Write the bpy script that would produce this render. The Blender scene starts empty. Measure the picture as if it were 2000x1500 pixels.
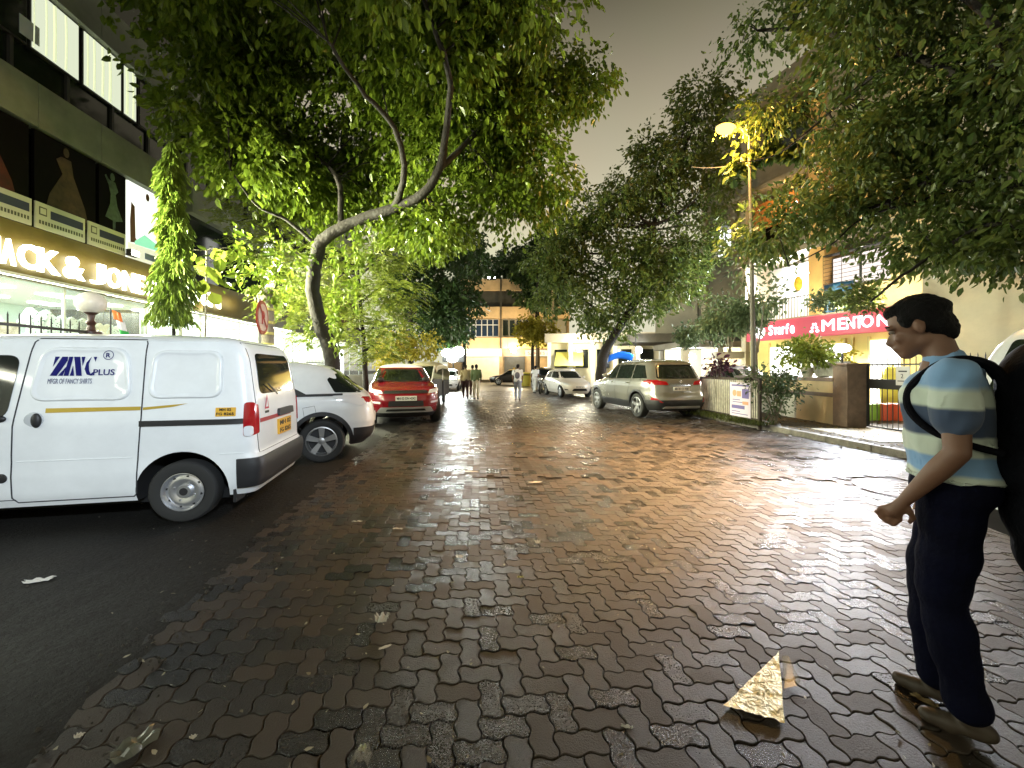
import bpy, bmesh, math, random
import numpy as np
from mathutils import Vector, Matrix
R = math.radians
C = bpy.context.scene.collection
random.seed(7); rng = np.random.default_rng(7)

# ------------------------------------------------------------------ camera, sky, exposure
F = 780.0; CH = 1.45; HZ = 722.0
cam_d = bpy.data.cameras.new("camera"); cam = bpy.data.objects.new("camera", cam_d); C.objects.link(cam)
cam.location = (0, 0, CH); cam.rotation_euler = (R(90), 0, 0)
cam_d.sensor_width = 36; cam_d.lens = 36*F/2000; cam_d.shift_y = -28/2000
cam_d.clip_end = 2000; cam_d.clip_start = .05
bpy.context.scene.camera = cam
sc = bpy.context.scene
sc.view_settings.view_transform = 'Standard'; sc.view_settings.look = 'None'
sc.view_settings.exposure = .85; sc.view_settings.gamma = 1
sc.render.engine = 'CYCLES'
sc.cycles.use_denoising = True
sc.cycles.max_bounces = 6; sc.cycles.diffuse_bounces = 3; sc.cycles.glossy_bounces = 3
sc.cycles.transmission_bounces = 4; sc.cycles.transparent_max_bounces = 8
sc.cycles.sample_clamp_indirect = 4; sc.cycles.sample_clamp_direct = 0
sc.cycles.caustics_reflective = False; sc.cycles.caustics_refractive = False
sc.cycles.use_light_tree = True

w = bpy.data.worlds.new("World"); sc.world = w; w.use_nodes = True
nt = w.node_tree; nt.nodes.clear()
out = nt.nodes.new('ShaderNodeOutputWorld'); bg = nt.nodes.new('ShaderNodeBackground')
tc = nt.nodes.new('ShaderNodeTexCoord'); sep = nt.nodes.new('ShaderNodeSeparateXYZ')
rp = nt.nodes.new('ShaderNodeValToRGB'); nz = nt.nodes.new('ShaderNodeTexNoise'); nz.inputs['Scale'].default_value = 1.6; nz.inputs['Detail'].default_value = 5
mx = nt.nodes.new('ShaderNodeMix'); mx.data_type = 'RGBA'; mx.blend_type = 'MULTIPLY'; mx.inputs[0].default_value = .35
nt.links.new(tc.outputs['Generated'], sep.inputs[0]); nt.links.new(sep.outputs['Z'], rp.inputs[0])
e = rp.color_ramp.elements; e[0].position = 0.0; e[0].color = (.36, .34, .25, 1); e[1].position = .84; e[1].color = (.014, .012, .008, 1)
e2 = rp.color_ramp.elements.new(.3); e2.color = (.33, .312, .22, 1)
e3 = rp.color_ramp.elements.new(.52); e3.color = (.19, .175, .122, 1); e4 = rp.color_ramp.elements.new(.68); e4.color = (.060, .053, .037, 1)
nt.links.new(tc.outputs['Generated'], nz.inputs['Vector'])
nt.links.new(rp.outputs[0], mx.inputs[6]); nt.links.new(nz.outputs['Color'], mx.inputs[7])
nt.links.new(mx.outputs[2], bg.inputs['Color']); bg.inputs['Strength'].default_value = 1.45
nt.links.new(bg.outputs[0], out.inputs[0])

# ------------------------------------------------------------------ naming helpers
def tag(o, label=None, cat=None, group=None, kind=None):
    if label: o['label'] = label
    if cat: o['category'] = cat
    if group: o['group'] = group
    if kind: o['kind'] = kind
    return o
def thing(name, label, cat, loc=(0, 0, 0), rz=0, group=None):
    o = bpy.data.objects.new(name, None); C.objects.link(o); o.empty_display_size = .2
    o.location = loc; o.rotation_euler = (0, 0, rz)
    return tag(o, label, cat, group)
def kids(o): return [c for c in bpy.data.objects if c.parent == o]
def copy_tree(o, parent=None):
    c = o.copy(); C.objects.link(c); c.parent = parent
    for ch in kids(o): copy_tree(ch, c)
    return c
def px(x, y, D): return Vector(((x-1000)*D/F, D, CH+(HZ-y)*D/F))
def gp(x, y, z=0):
    D = (CH-z)*F/(y-HZ); return Vector(((x-1000)*D/F, D, z))

# ------------------------------------------------------------------ materials
_M = {}
def mat(name, col=(.5, .5, .5), rough=.6, metal=0, emit=None, es=0, spec=None, alpha=None, coat=0, noise=None, bump=None, trans=0, attr=None):
    """noise=(scale, amount) colour variation; bump=(scale, strength, dist)"""
    if name in _M: return _M[name]
    m = bpy.data.materials.new(name); m.use_nodes = True; n = m.node_tree.nodes; l = m.node_tree.links
    b = n['Principled BSDF']; b.inputs['Base Color'].default_value = (*col, 1)
    b.inputs['Roughness'].default_value = rough; b.inputs['Metallic'].default_value = metal
    if spec is not None: b.inputs['Specular IOR Level'].default_value = spec
    if coat: b.inputs['Coat Weight'].default_value = coat; b.inputs['Coat Roughness'].default_value = .06
    if emit: b.inputs['Emission Color'].default_value = (*emit, 1); b.inputs['Emission Strength'].default_value = es
    if trans: b.inputs['Transmission Weight'].default_value = trans
    if alpha is not None: b.inputs['Alpha'].default_value = alpha
    if noise or bump: co = n.new('ShaderNodeTexCoord')
    if noise:
        t = n.new('ShaderNodeTexNoise'); t.inputs['Scale'].default_value = noise[0]; t.inputs['Detail'].default_value = 6; t.inputs['Roughness'].default_value = .65
        l.new(co.outputs['Object'], t.inputs['Vector'])
        r = n.new('ShaderNodeValToRGB'); r.color_ramp.elements[0].position = .3; r.color_ramp.elements[1].position = .7
        k = noise[1]; r.color_ramp.elements[0].color = (*[c*(1-k) for c in col], 1); r.color_ramp.elements[1].color = (*[min(1, c*(1+k)) for c in col], 1)
        l.new(t.outputs['Fac'], r.inputs[0]); l.new(r.outputs[0], b.inputs['Base Color'])
        mr = n.new('ShaderNodeMapRange'); mr.inputs[3].default_value = max(.02, rough*.75); mr.inputs[4].default_value = min(1, rough*1.25)
        l.new(t.outputs['Fac'], mr.inputs[0]); l.new(mr.outputs[0], b.inputs['Roughness'])
    if bump:
        t2 = n.new('ShaderNodeTexNoise'); t2.inputs['Scale'].default_value = bump[0]; t2.inputs['Detail'].default_value = 5
        l.new(co.outputs['Object'], t2.inputs['Vector']); bp = n.new('ShaderNodeBump'); bp.inputs['Strength'].default_value = bump[1]; bp.inputs['Distance'].default_value = bump[2]
        l.new(t2.outputs['Fac'], bp.inputs['Height']); l.new(bp.outputs[0], b.inputs['Normal'])
    _M[name] = m; return m
def glow(name, col, s):
    if name in _M: return _M[name]
    m = bpy.data.materials.new(name); m.use_nodes = True; n = m.node_tree.nodes; l = m.node_tree.links; n.clear()
    o = n.new('ShaderNodeOutputMaterial'); e = n.new('ShaderNodeEmission'); e.inputs[0].default_value = (*col, 1); e.inputs[1].default_value = s
    l.new(e.outputs[0], o.inputs[0]); _M[name] = m; return m
def leafmat(name, c1, c2, rough=.45, tr=.35):
    if name in _M: return _M[name]
    m = bpy.data.materials.new(name); m.use_nodes = True; n = m.node_tree.nodes; l = m.node_tree.links
    b = n['Principled BSDF']; o = n['Material Output']
    a = n.new('ShaderNodeAttribute'); a.attribute_name = 'rnd'
    r = n.new('ShaderNodeValToRGB'); r.color_ramp.elements[0].color = (*c1, 1); r.color_ramp.elements[1].color = (*c2, 1)
    l.new(a.outputs['Fac'], r.inputs[0]); l.new(r.outputs[0], b.inputs['Base Color'])
    b.inputs['Roughness'].default_value = rough
    t = n.new('ShaderNodeBsdfTranslucent'); l.new(r.outputs[0], t.inputs[0])
    mxs = n.new('ShaderNodeMixShader'); mxs.inputs[0].default_value = tr
    l.new(b.outputs[0], mxs.inputs[1]); l.new(t.outputs[0], mxs.inputs[2]); l.new(mxs.outputs[0], o.inputs[0])
    _M[name] = m; return m

# ------------------------------------------------------------------ mesh builder
class MB:
    def __init__(s): s.v = []; s.f = []; s.m = []; s.T = Matrix.Identity(4)
    def add(s, vs, fs, mi=0):
        k = len(s.v)
        for p in vs: s.v.append(tuple(s.T @ Vector(p)))
        for f in fs: s.f.append([i+k for i in f]); s.m.append(mi)
        return s
    def box(s, x0, x1, y0, y1, z0, z1, mi=0):
        return s.add([(x0,y0,z0),(x1,y0,z0),(x1,y1,z0),(x0,y1,z0),(x0,y0,z1),(x1,y0,z1),(x1,y1,z1),(x0,y1,z1)],
                     [(0,3,2,1),(4,5,6,7),(0,1,5,4),(1,2,6,5),(2,3,7,6),(3,0,4,7)], mi)
    def tube(s, pts, rad, n=8, mi=0, cap=True):
        pts = [Vector(p) for p in pts]; rad = rad if hasattr(rad, '__len__') else [rad]*len(pts)
        vs = []; up = None
        for i, p in enumerate(pts):
            d = (pts[min(i+1, len(pts)-1)]-pts[max(i-1, 0)]).normalized()
            if up is None: up = Vector((1, 0, 0)) if abs(d.z) > .8 else Vector((0, 0, 1))
            a = d.cross(up).normalized(); b = d.cross(a).normalized(); up = a.cross(d)
            for k in range(n):
                t = 2*math.pi*k/n; vs.append(p+(a*math.cos(t)+b*math.sin(t))*rad[i])
        fs = [(i*n+k, i*n+(k+1) % n, (i+1)*n+(k+1) % n, (i+1)*n+k) for i in range(len(pts)-1) for k in range(n)]
        if cap: fs += [tuple(range(n))[::-1], tuple(range((len(pts)-1)*n, len(pts)*n))]
        return s.add(vs, fs, mi)
    def lathe(s, prof, n=24, axis='Z', o=(0, 0, 0), mi=0, caps=True):
        """prof list of (r, h)"""
        vs = []
        for r, h in prof:
            for k in range(n):
                t = 2*math.pi*k/n; a, b = r*math.cos(t), r*math.sin(t)
                vs.append({'Z': (o[0]+a, o[1]+b, o[2]+h), 'Y': (o[0]+a, o[1]+h, o[2]-b), 'X': (o[0]+h, o[1]+a, o[2]+b)}[axis])
        fs = [(i*n+k, i*n+(k+1) % n, (i+1)*n+(k+1) % n, (i+1)*n+k) for i in range(len(prof)-1) for k in range(n)]
        if caps and prof[0][0] > 1e-5: fs.append(tuple(range(n))[::-1])
        if caps and prof[-1][0] > 1e-5: fs.append(tuple(range((len(prof)-1)*n, len(prof)*n)))
        return s.add(vs, fs, mi)
    def grid(s, fn, nu, nv, mi=0):
        vs = [fn(i/nu, j/nv) for i in range(nu+1) for j in range(nv+1)]
        return s.add(vs, [(i*(nv+1)+j, (i+1)*(nv+1)+j, (i+1)*(nv+1)+j+1, i*(nv+1)+j+1) for i in range(nu) for j in range(nv)], mi)
    def ell(s, c, r, nu=16, nv=10, mi=0):
        c = Vector(c); vs = []
        for j in range(nv+1):
            t = math.pi*j/nv
            for i in range(nu):
                p = 2*math.pi*i/nu; vs.append((c.x+r[0]*math.sin(t)*math.cos(p), c.y+r[1]*math.sin(t)*math.sin(p), c.z+r[2]*math.cos(t)))
        return s.add(vs, [(j*nu+i, (j+1)*nu+i, (j+1)*nu+(i+1) % nu, j*nu+(i+1) % nu) for j in range(nv) for i in range(nu)], mi)
    def prism(s, poly, o, a, b, d, mi=0):
        """poly in 2D placed at o with axes a,b, extruded by vector d"""
        o, a, b, d = Vector(o), Vector(a), Vector(b), Vector(d); n = len(poly)
        p0 = [o+a*x+b*y for x, y in poly]; p1 = [p+d for p in p0]
        return s.add(p0+p1, [tuple(range(n))[::-1], tuple(range(n, 2*n))]+[(i, (i+1) % n, n+(i+1) % n, n+i) for i in range(n)], mi)
    def text(s, st, o, right, up, h, width=None, ext=.01, bold=0, mi=0, align='L', shear=0):
        """letters of cap height h (metres) at o; right, up unit vectors"""
        cu = bpy.data.curves.new('t', 'FONT'); cu.body = st; cu.size = 1; cu.extrude = .5; cu.offset = bold; cu.resolution_u = 3; cu.shear = shear
        ob = bpy.data.objects.new('t', cu); C.objects.link(ob)
        dg = bpy.context.evaluated_depsgraph_get(); me = bpy.data.meshes.new_from_object(ob.evaluated_get(dg))
        V = np.array([v.co[:] for v in me.vertices]) if me.vertices else np.zeros((1, 3)); fs = [tuple(p.vertices) for p in me.polygons]
        bpy.data.objects.remove(ob); bpy.data.curves.remove(cu); bpy.data.meshes.remove(me)
        x0, x1 = V[:, 0].min(), V[:, 0].max(); y0, y1 = V[:, 1].min(), V[:, 1].max(); sx = sy = h/max(y1-y0, .01)
        if width: sx = width/(x1-x0)
        right, up, o = Vector(right).normalized(), Vector(up).normalized(), Vector(o); nn = right.cross(up)
        if align == 'C': o = o-right*(x1-x0)*sx/2
        vs = [o+right*((x-x0)*sx)+up*((y-y0)*sy)+nn*((z+.5)*ext) for x, y, z in V]
        return s.add(vs, fs, mi)
    def build(s, name, m, parent=None, smooth=False, ang=35, bevel=0, solid=0, subsurf=0):
        me = bpy.data.meshes.new(name); me.from_pydata(s.v, [], s.f); me.validate(); me.update()
        ms = m if isinstance(m, (list, tuple)) else [m]
        for x in ms: me.materials.append(x)
        if len(ms) > 1 and len(me.polygons) == len(s.m): me.polygons.foreach_set('material_index', s.m)
        if smooth:
            me.polygons.foreach_set('use_smooth', [True]*len(me.polygons))
            if ang < 180: me.set_sharp_from_angle(angle=R(ang))
        o = bpy.data.objects.new(name, me); C.objects.link(o); o.parent = parent
        if solid: q = o.modifiers.new('s', 'SOLIDIFY'); q.thickness = solid; q.offset = -1
        if bevel: q = o.modifiers.new('b', 'BEVEL'); q.width = bevel; q.segments = 2; q.limit_method = 'ANGLE'
        if subsurf: q = o.modifiers.new('u', 'SUBSURF'); q.levels = q.render_levels = subsurf
        return o
def npmesh(name, V, loops, starts, mats, parent=None, rnd=None, smooth=False):
    """V (n,3); loops flat index array; starts polygon loop starts"""
    me = bpy.data.meshes.new(name); me.vertices.add(len(V)); me.vertices.foreach_set('co', np.asarray(V, dtype=np.float32).ravel())
    me.loops.add(len(loops)); me.loops.foreach_set('vertex_index', np.asarray(loops, dtype=np.int32))
    me.polygons.add(len(starts)); me.polygons.foreach_set('loop_start', np.asarray(starts, dtype=np.int32))
    for x in (mats if isinstance(mats, (list, tuple)) else [mats]): me.materials.append(x)
    if rnd is not None:
        a = me.attributes.new('rnd', 'FLOAT', 'POINT'); a.data.foreach_set('value', np.asarray(rnd, dtype=np.float32))
    me.update(calc_edges=True)
    me.polygons.foreach_set('use_smooth', [smooth]*len(starts))
    o = bpy.data.objects.new(name, me); C.objects.link(o); o.parent = parent; return o
def evald(o):
    dg = bpy.context.evaluated_depsgraph_get(); return bpy.data.meshes.new_from_object(o.evaluated_get(dg))
def lamp(name, kind, loc, power, col, size=.1, target=None, spot=None, blend=.5, sy=None, parent=None):
    d = bpy.data.lights.new(name, kind); d.energy = power; d.color = col
    if kind == 'AREA':
        d.size = size
        if sy: d.shape = 'RECTANGLE'; d.size_y = sy
    else: d.shadow_soft_size = size
    if kind == 'SPOT': d.spot_size = R(spot or 120); d.spot_blend = blend
    o = bpy.data.objects.new(name, d); C.objects.link(o); o.location = loc
    if target is not None: o.rotation_euler = (Vector(target)-Vector(loc)).to_track_quat('-Z', 'Y').to_euler()
    if parent: o.parent = parent
    return o
# ------------------------------------------------------------------ lamps of the place (their fixtures are built below)
SODIUM = px(1417, 250, 9.9); FLOOD = px(884, 692, 31); SHOPW = (.93, 1.0, .80)
lamp('sodium_light', 'SPOT', SODIUM-Vector((0, 0, .12)), 31000, (1, .60, .27), .14, target=(2.3, 7.4, 0), spot=58, blend=1)
lamp('sodium_wide', 'SPOT', SODIUM-Vector((0, 0, .12)), 1300, (1, .62, .27), .14, target=(2.8, 13.5, 0), spot=130, blend=1)
lamp('sodium_glow', 'POINT', SODIUM-Vector((0, 0, .16)), 1000, (1, .52, .13), .12)
lamp('flood_light', 'SPOT', FLOOD, 1500, (.88, 1, .95), .6, target=(-1.0, 19, 0), spot=75, blend=.9)
lamp('flood_spill', 'POINT', FLOOD, 450, (.9, 1, .93), .2)
# ------------------------------------------------------------------ ground
def street_mat(name, base, var, r0, r1, bscale, bstr, rnd=False):
    m = bpy.data.materials.new(name); m.use_nodes = True; n = m.node_tree.nodes; l = m.node_tree.links; b = n['Principled BSDF']
    g = n.new('ShaderNodeNewGeometry')
    t = n.new('ShaderNodeTexNoise'); t.inputs['Scale'].default_value = .55; t.inputs['Detail'].default_value = 6; l.new(g.outputs['Position'], t.inputs['Vector'])
    t2 = n.new('ShaderNodeTexNoise'); t2.inputs['Scale'].default_value = bscale; t2.inputs['Detail'].default_value = 6; t2.inputs['Roughness'].default_value = .7; l.new(g.outputs['Position'], t2.inputs['Vector'])
    rp = n.new('ShaderNodeValToRGB'); rp.color_ramp.elements[0].position = .3; rp.color_ramp.elements[1].position = .7
    rp.color_ramp.elements[0].color = (*[c*(1-var) for c in base], 1); rp.color_ramp.elements[1].color = (*[c*(1+var) for c in base], 1)
    ad = n.new('ShaderNodeMath'); ad.operation = 'MULTIPLY_ADD'; ad.inputs[1].default_value = .5; l.new(t2.outputs['Fac'], ad.inputs[0])
    h = n.new('ShaderNodeMath'); h.operation = 'MULTIPLY'; h.inputs[1].default_value = .5; l.new(t.outputs['Fac'], h.inputs[0]); l.new(h.outputs[0], ad.inputs[2])
    last = ad
    if rnd:
        a = n.new('ShaderNodeAttribute'); a.attribute_name = 'rnd'
        ma = n.new('ShaderNodeMath'); ma.operation = 'MULTIPLY_ADD'; ma.inputs[1].default_value = .45; l.new(a.outputs['Fac'], ma.inputs[0]); 
        sb = n.new('ShaderNodeMath'); sb.operation = 'SUBTRACT'; sb.inputs[1].default_value = .22; l.new(last.outputs[0], sb.inputs[0]); l.new(sb.outputs[0], ma.inputs[2]); last = ma
    l.new(last.outputs[0], rp.inputs[0]); l.new(rp.outputs[0], b.inputs['Base Color'])
    mr = n.new('ShaderNodeMapRange'); mr.inputs[1].default_value = .3; mr.inputs[2].default_value = .7; mr.inputs[3].default_value = r0; mr.inputs[4].default_value = r1
    l.new(last.outputs[0], mr.inputs[0]); l.new(mr.outputs[0], b.inputs['Roughness'])
    bp = n.new('ShaderNodeBump'); bp.inputs['Strength'].default_value = bstr; bp.inputs['Distance'].default_value = .004; l.new(t2.outputs['Fac'], bp.inputs['Height'])
    l.new(bp.outputs[0], b.inputs['Normal']); b.inputs['Specular IOR Level'].default_value = .5
    return m
M_pav = street_mat('paver', (.031, .022, .015), .75, .24, .56, 130, 1.0, True)
M_joint = street_mat('joint', (.018, .014, .010), .3, .5, .8, 60, .6)
M_asph = street_mat('asphalt', (.0075, .0065, .005), .9, .45, .85, 28, 1.0)
M_asph.node_tree.nodes['Principled BSDF'].inputs['Specular IOR Level'].default_value = .35
M_asph.node_tree.nodes['Bump'].inputs['Distance'].default_value = .022
M_farpav = street_mat('far_paver', (.060, .050, .040), .4, .30, .5, 12, 1.0)
M_soil = street_mat('soil', (.060, .045, .026), .6, .6, .9, 25, 1.0)

def plane(name, x0, x1, y0, y1, z, m, n=1):
    b = MB(); b.grid(lambda u, v: (x0+(x1-x0)*u, y0+(y1-y0)*v, z), n, n); return b.build(name, m)
tag(plane('ground', -300, 300, -60, 600, -.03, M_asph), kind='structure')
# roadway bed beneath the interlocking blocks, and its plain continuation
PL = lambda D: -1.70-.135*D if D < 6 else -2.51-.081*(D-6)      # left edge of the paved strip
KR = lambda D: 7.12-.105*D                                       # kerb line on the right
b = MB(); rows = [0, 3, 6, 12, 20, 27]
for a, c in zip(rows[:-1], rows[1:]): b.add([(PL(a), a, -.012), (KR(a)+.05, a, -.012), (KR(c)+.05, c, -.012), (PL(c), c, -.012)], [(0, 1, 2, 3)])
b.add([(-3, -8, -.012), (9, -8, -.012), (KR(0)+.05, 0, -.012), (PL(0), 0, -.012)], [(0, 1, 2, 3)])
tag(b.build('road_bed', M_joint), kind='structure')
b = MB(); b.add([(PL(27), 27, -.004), (KR(27), 27, -.004), (KR(60), 60, -.004), (PL(60)-2, 60, -.004)], [(0, 1, 2, 3)])
b.add([(-40, 36, -.008), (40, 36, -.008), (40, 60, -.008), (-40, 60, -.008)], [(0, 1, 2, 3)])
tag(b.build('road_far', M_farpav), kind='structure')

def verge():
    import mathutils.noise as mn
    V = []; xs = 100; ys = 150
    for j in range(ys+1):
        D = .6+(j/ys)**1.5*24
        for i in range(xs+1):
            x = PL(D)+.75-(i/xs)**1.8*6.5; d = x-PL(D)
            n1 = mn.noise(Vector((x*1.3, D*1.3, 3)))*.016+mn.noise(Vector((x*5, D*5, 1)))*.008+mn.noise(Vector((x*15, D*15, 1)))*.003
            V.append((x, D, .004-max(0, d+.18)*.036*(1+max(0, d)*2)+n1*(.5 if d < -1 else 1)-(.006 if d < -.9 else 0)))
    b = MB(); b.add(V, [(j*(xs+1)+i+1, j*(xs+1)+i, (j+1)*(xs+1)+i, (j+1)*(xs+1)+i+1) for j in range(ys) for i in range(xs)]); return tag(b.build('dirt_verge', M_asph, None, True, 180), kind='structure')
verge()
def pavers():
    W = .098; sdir = Vector((-.0805, .9968)); rdir = Vector((.9968, .0805)); Vs = []; LP = []; ST = []; RN = []; nv = 0; nl = 0
    def put(cx, cy, w, h):
        nonlocal nv, nl
        P = rdir*cx+sdir*cy; D = P.y
        if D < .9 or D > 27.5 or P.x < PL(D)-.1 or P.x > KR(D)-.1: return
        if abs(P.x) > D*1.32+1.2: return
        k = 7 if D < 4.5 else 4 if D < 9 else 2 if D < 14 else 1
        amp = .0082
        hz = random.gauss(0, .0012); tx, ty = random.gauss(0, .0075), random.gauss(0, .0075)
        if P.x > -.5 and (abs(D+.03*P.x-5.28) < .045 or abs(D+.02*P.x-6.5) < .04): hz -= .014
        hz += .006*math.sin(P.x*1.7+1)*math.sin(D*1.3)+.003*math.sin(P.x*4.1)*math.sin(D*3.7+2)
        if abs(P.x-4.75) < .55 and abs(D-4.85) < .55:
            if (P.x-4.75)**2+(D-4.85)**2 < .3: return
        nw, nh = round(w/W), round(h/W)
        g_ = abs(random.gauss(0, .0006)); rings = [(.0010+g_, -.012), (.0020+g_, -.0030), (.0052+g_, .0)] if D < 9 else [(.003, -.010), (.006, 0)]
        off = nv; m = 2*(nw+nh)*k
        for ins, z in rings:
            x0, x1, y0, y1 = cx+ins, cx+w-ins, cy+ins, cy+h-ins; pts = []
            for i in range(nw*k): pts.append((x0+(x1-x0)*i/(nw*k), y0))
            for i in range(nh*k): pts.append((x1, y0+(y1-y0)*i/(nh*k)))
            for i in range(nw*k): pts.append((x1-(x1-x0)*i/(nw*k), y1))
            for i in range(nh*k): pts.append((x0, y1-(y1-y0)*i/(nh*k)))
            for x, y in pts:
                wx = x+(amp*math.sin(2*math.pi*y/W) if k > 1 else 0); wy = y+(amp*math.sin(2*math.pi*x/W) if k > 1 else 0)
                q = rdir*wx+sdir*wy; Vs.append((q.x, q.y, z+hz+(x-cx-w/2)*tx+(y-cy-h/2)*ty))
        nr = len(rings); rv = random.random()
        RN.extend([rv]*(m*nr)); nv += m*nr
        for r in range(nr-1):
            for i in range(m):
                j = (i+1) % m; ST.append(nl); LP.extend((off+r*m+i, off+r*m+j, off+(r+1)*m+j, off+(r+1)*m+i)); nl += 4
        ST.append(nl); LP.extend(range(off+(nr-1)*m, off+nr*m)); nl += m
    for j in range(-8, 300):
        for i in range(-70, 105):
            f = (i-j) % 4
            if f == 0: put(i*W, j*W, 2*W, W)
            elif f == 3: put(i*W, j*W, W, 2*W)
    o = npmesh('paved_road', Vs, LP, ST, M_pav, rnd=RN); return tag(o, kind='structure')
pavers()
# pavement on the right with a kerb, soil verge
b = MB()
ys = [3, 5, 6.6, 8, 10, 13, 17, 22, 30, 44]
for a, c in zip(ys[:-1], ys[1:]):
    k0, k1 = KR(a), KR(c)
    b.add([(k0+.14, a, .115), (k0+14, a, .115), (k1+14, c, .115), (k1+.14, c, .115)], [(0, 1, 2, 3)])
tag(b.build('pavement', M_soil), kind='structure')
M_kerb = mat('kerb_stone', (.21, .19, .16), .6, noise=(9, .4), bump=(40, .5, .01))
b = MB()
for i in range(46):
    a = 2.6+i*.9; c = a+.885
    b.add([(KR(a), a, -.02), (KR(a)+.15, a, -.02), (KR(c)+.15, c, -.02), (KR(c), c, -.02), (KR(a), a, .12), (KR(a)+.15, a, .12), (KR(c)+.15, c, .12), (KR(c), c, .12)],
          [(4, 5, 6, 7), (0, 1, 5, 4), (3, 0, 4, 7), (2, 3, 7, 6), (1, 2, 6, 5)])
tag(b.build('kerb', M_kerb, bevel=.012), kind='structure')
# concrete apron before the gate
b = MB(); b.box(6.75, 12.5, 7.3, 9.0, .10, .13); tag(b.build('gate_apron', mat('apron', (.50, .46, .38), .55, noise=(4, .25))), kind='structure')
# left footpath behind parked vehicles
b = MB(); b.add([(-6.9, 1, .1), (-5.9-.081*1, 1, .1), (-5.9-.081*32, 32, .1), (-12, 32, .1), (-12, 1, .1)], [(0, 1, 2, 3, 4)])
tag(b.build('footpath', mat('footpath', (.13, .12, .10), .6, noise=(5, .3))), kind='structure')
b = MB()
for i in range(30):
    a = 1+i*1.02; x = -5.9-.081*a; b.box(x, x+.14, a, a+1.0, -.02, .12)
tag(b.build('footpath_kerb', M_kerb, bevel=.012), kind='structure')
# manhole
t = thing('manhole_cover', 'round iron manhole cover shining wet in the block paving near the gate', 'manhole cover', (4.75, 4.85, 0))
b = MB(); b.lathe([(.47, -.02), (.47, .004), (.455, .007), (.40, .007), (.395, .002)], 40)
b.build('rim', mat('manhole_rim', (.10, .09, .09), .5, .6, bump=(30, .4, .01)), t, True)
b = MB(); b.lathe([(.39, -.02), (.39, .004), (.01, .006)], 40)
for i in range(-3, 4):
    for j in range(-3, 4):
        if i*i+j*j < 11: b.box(i*.1-.035, i*.1+.035, j*.1-.012, j*.1+.012, .004, .012)
b.build('lid', mat('manhole_lid', (.24, .23, .23), .33, .75, bump=(40, .5, .01)), t, True)
# ------------------------------------------------------------------ vehicles
M_white = mat('white_paint', (.80, .82, .83), .32, coat=.5, noise=(2.2, .07))
M_black = mat('black_plastic', (.018, .018, .02), .5)
M_void = mat('wheel_well', (.006, .006, .006), .9)
M_glass = mat('car_glass', (.012, .016, .014), .05, spec=.8)
M_tyre = mat('tyre_rubber', (.02, .02, .02), .75, bump=(60, .4, .004))
M_steel = mat('wheel_steel', (.62, .63, .66), .3, .85)
M_alloy = mat('alloy', (.42, .42, .42), .35, .8)
M_chrome = mat('chrome', (.8, .8, .8), .15, 1)
M_red = mat('tail_red', (.34, .008, .012), .15, emit=(.8, .01, .01), es=.0)
M_clear = mat('lamp_clear', (.75, .77, .8), .1, spec=.9)
M_seam = mat('panel_gap', (.03, .03, .035), .8)
M_plate_w = mat('plate_white', (.75, .75, .72), .4)
M_plate_y = mat('plate_yellow', (.72, .40, .04), .4)
M_ink = mat('plate_ink', (.02, .02, .02), .5)
M_seat = mat('seat_fabric', (.05, .05, .055), .9)

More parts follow.
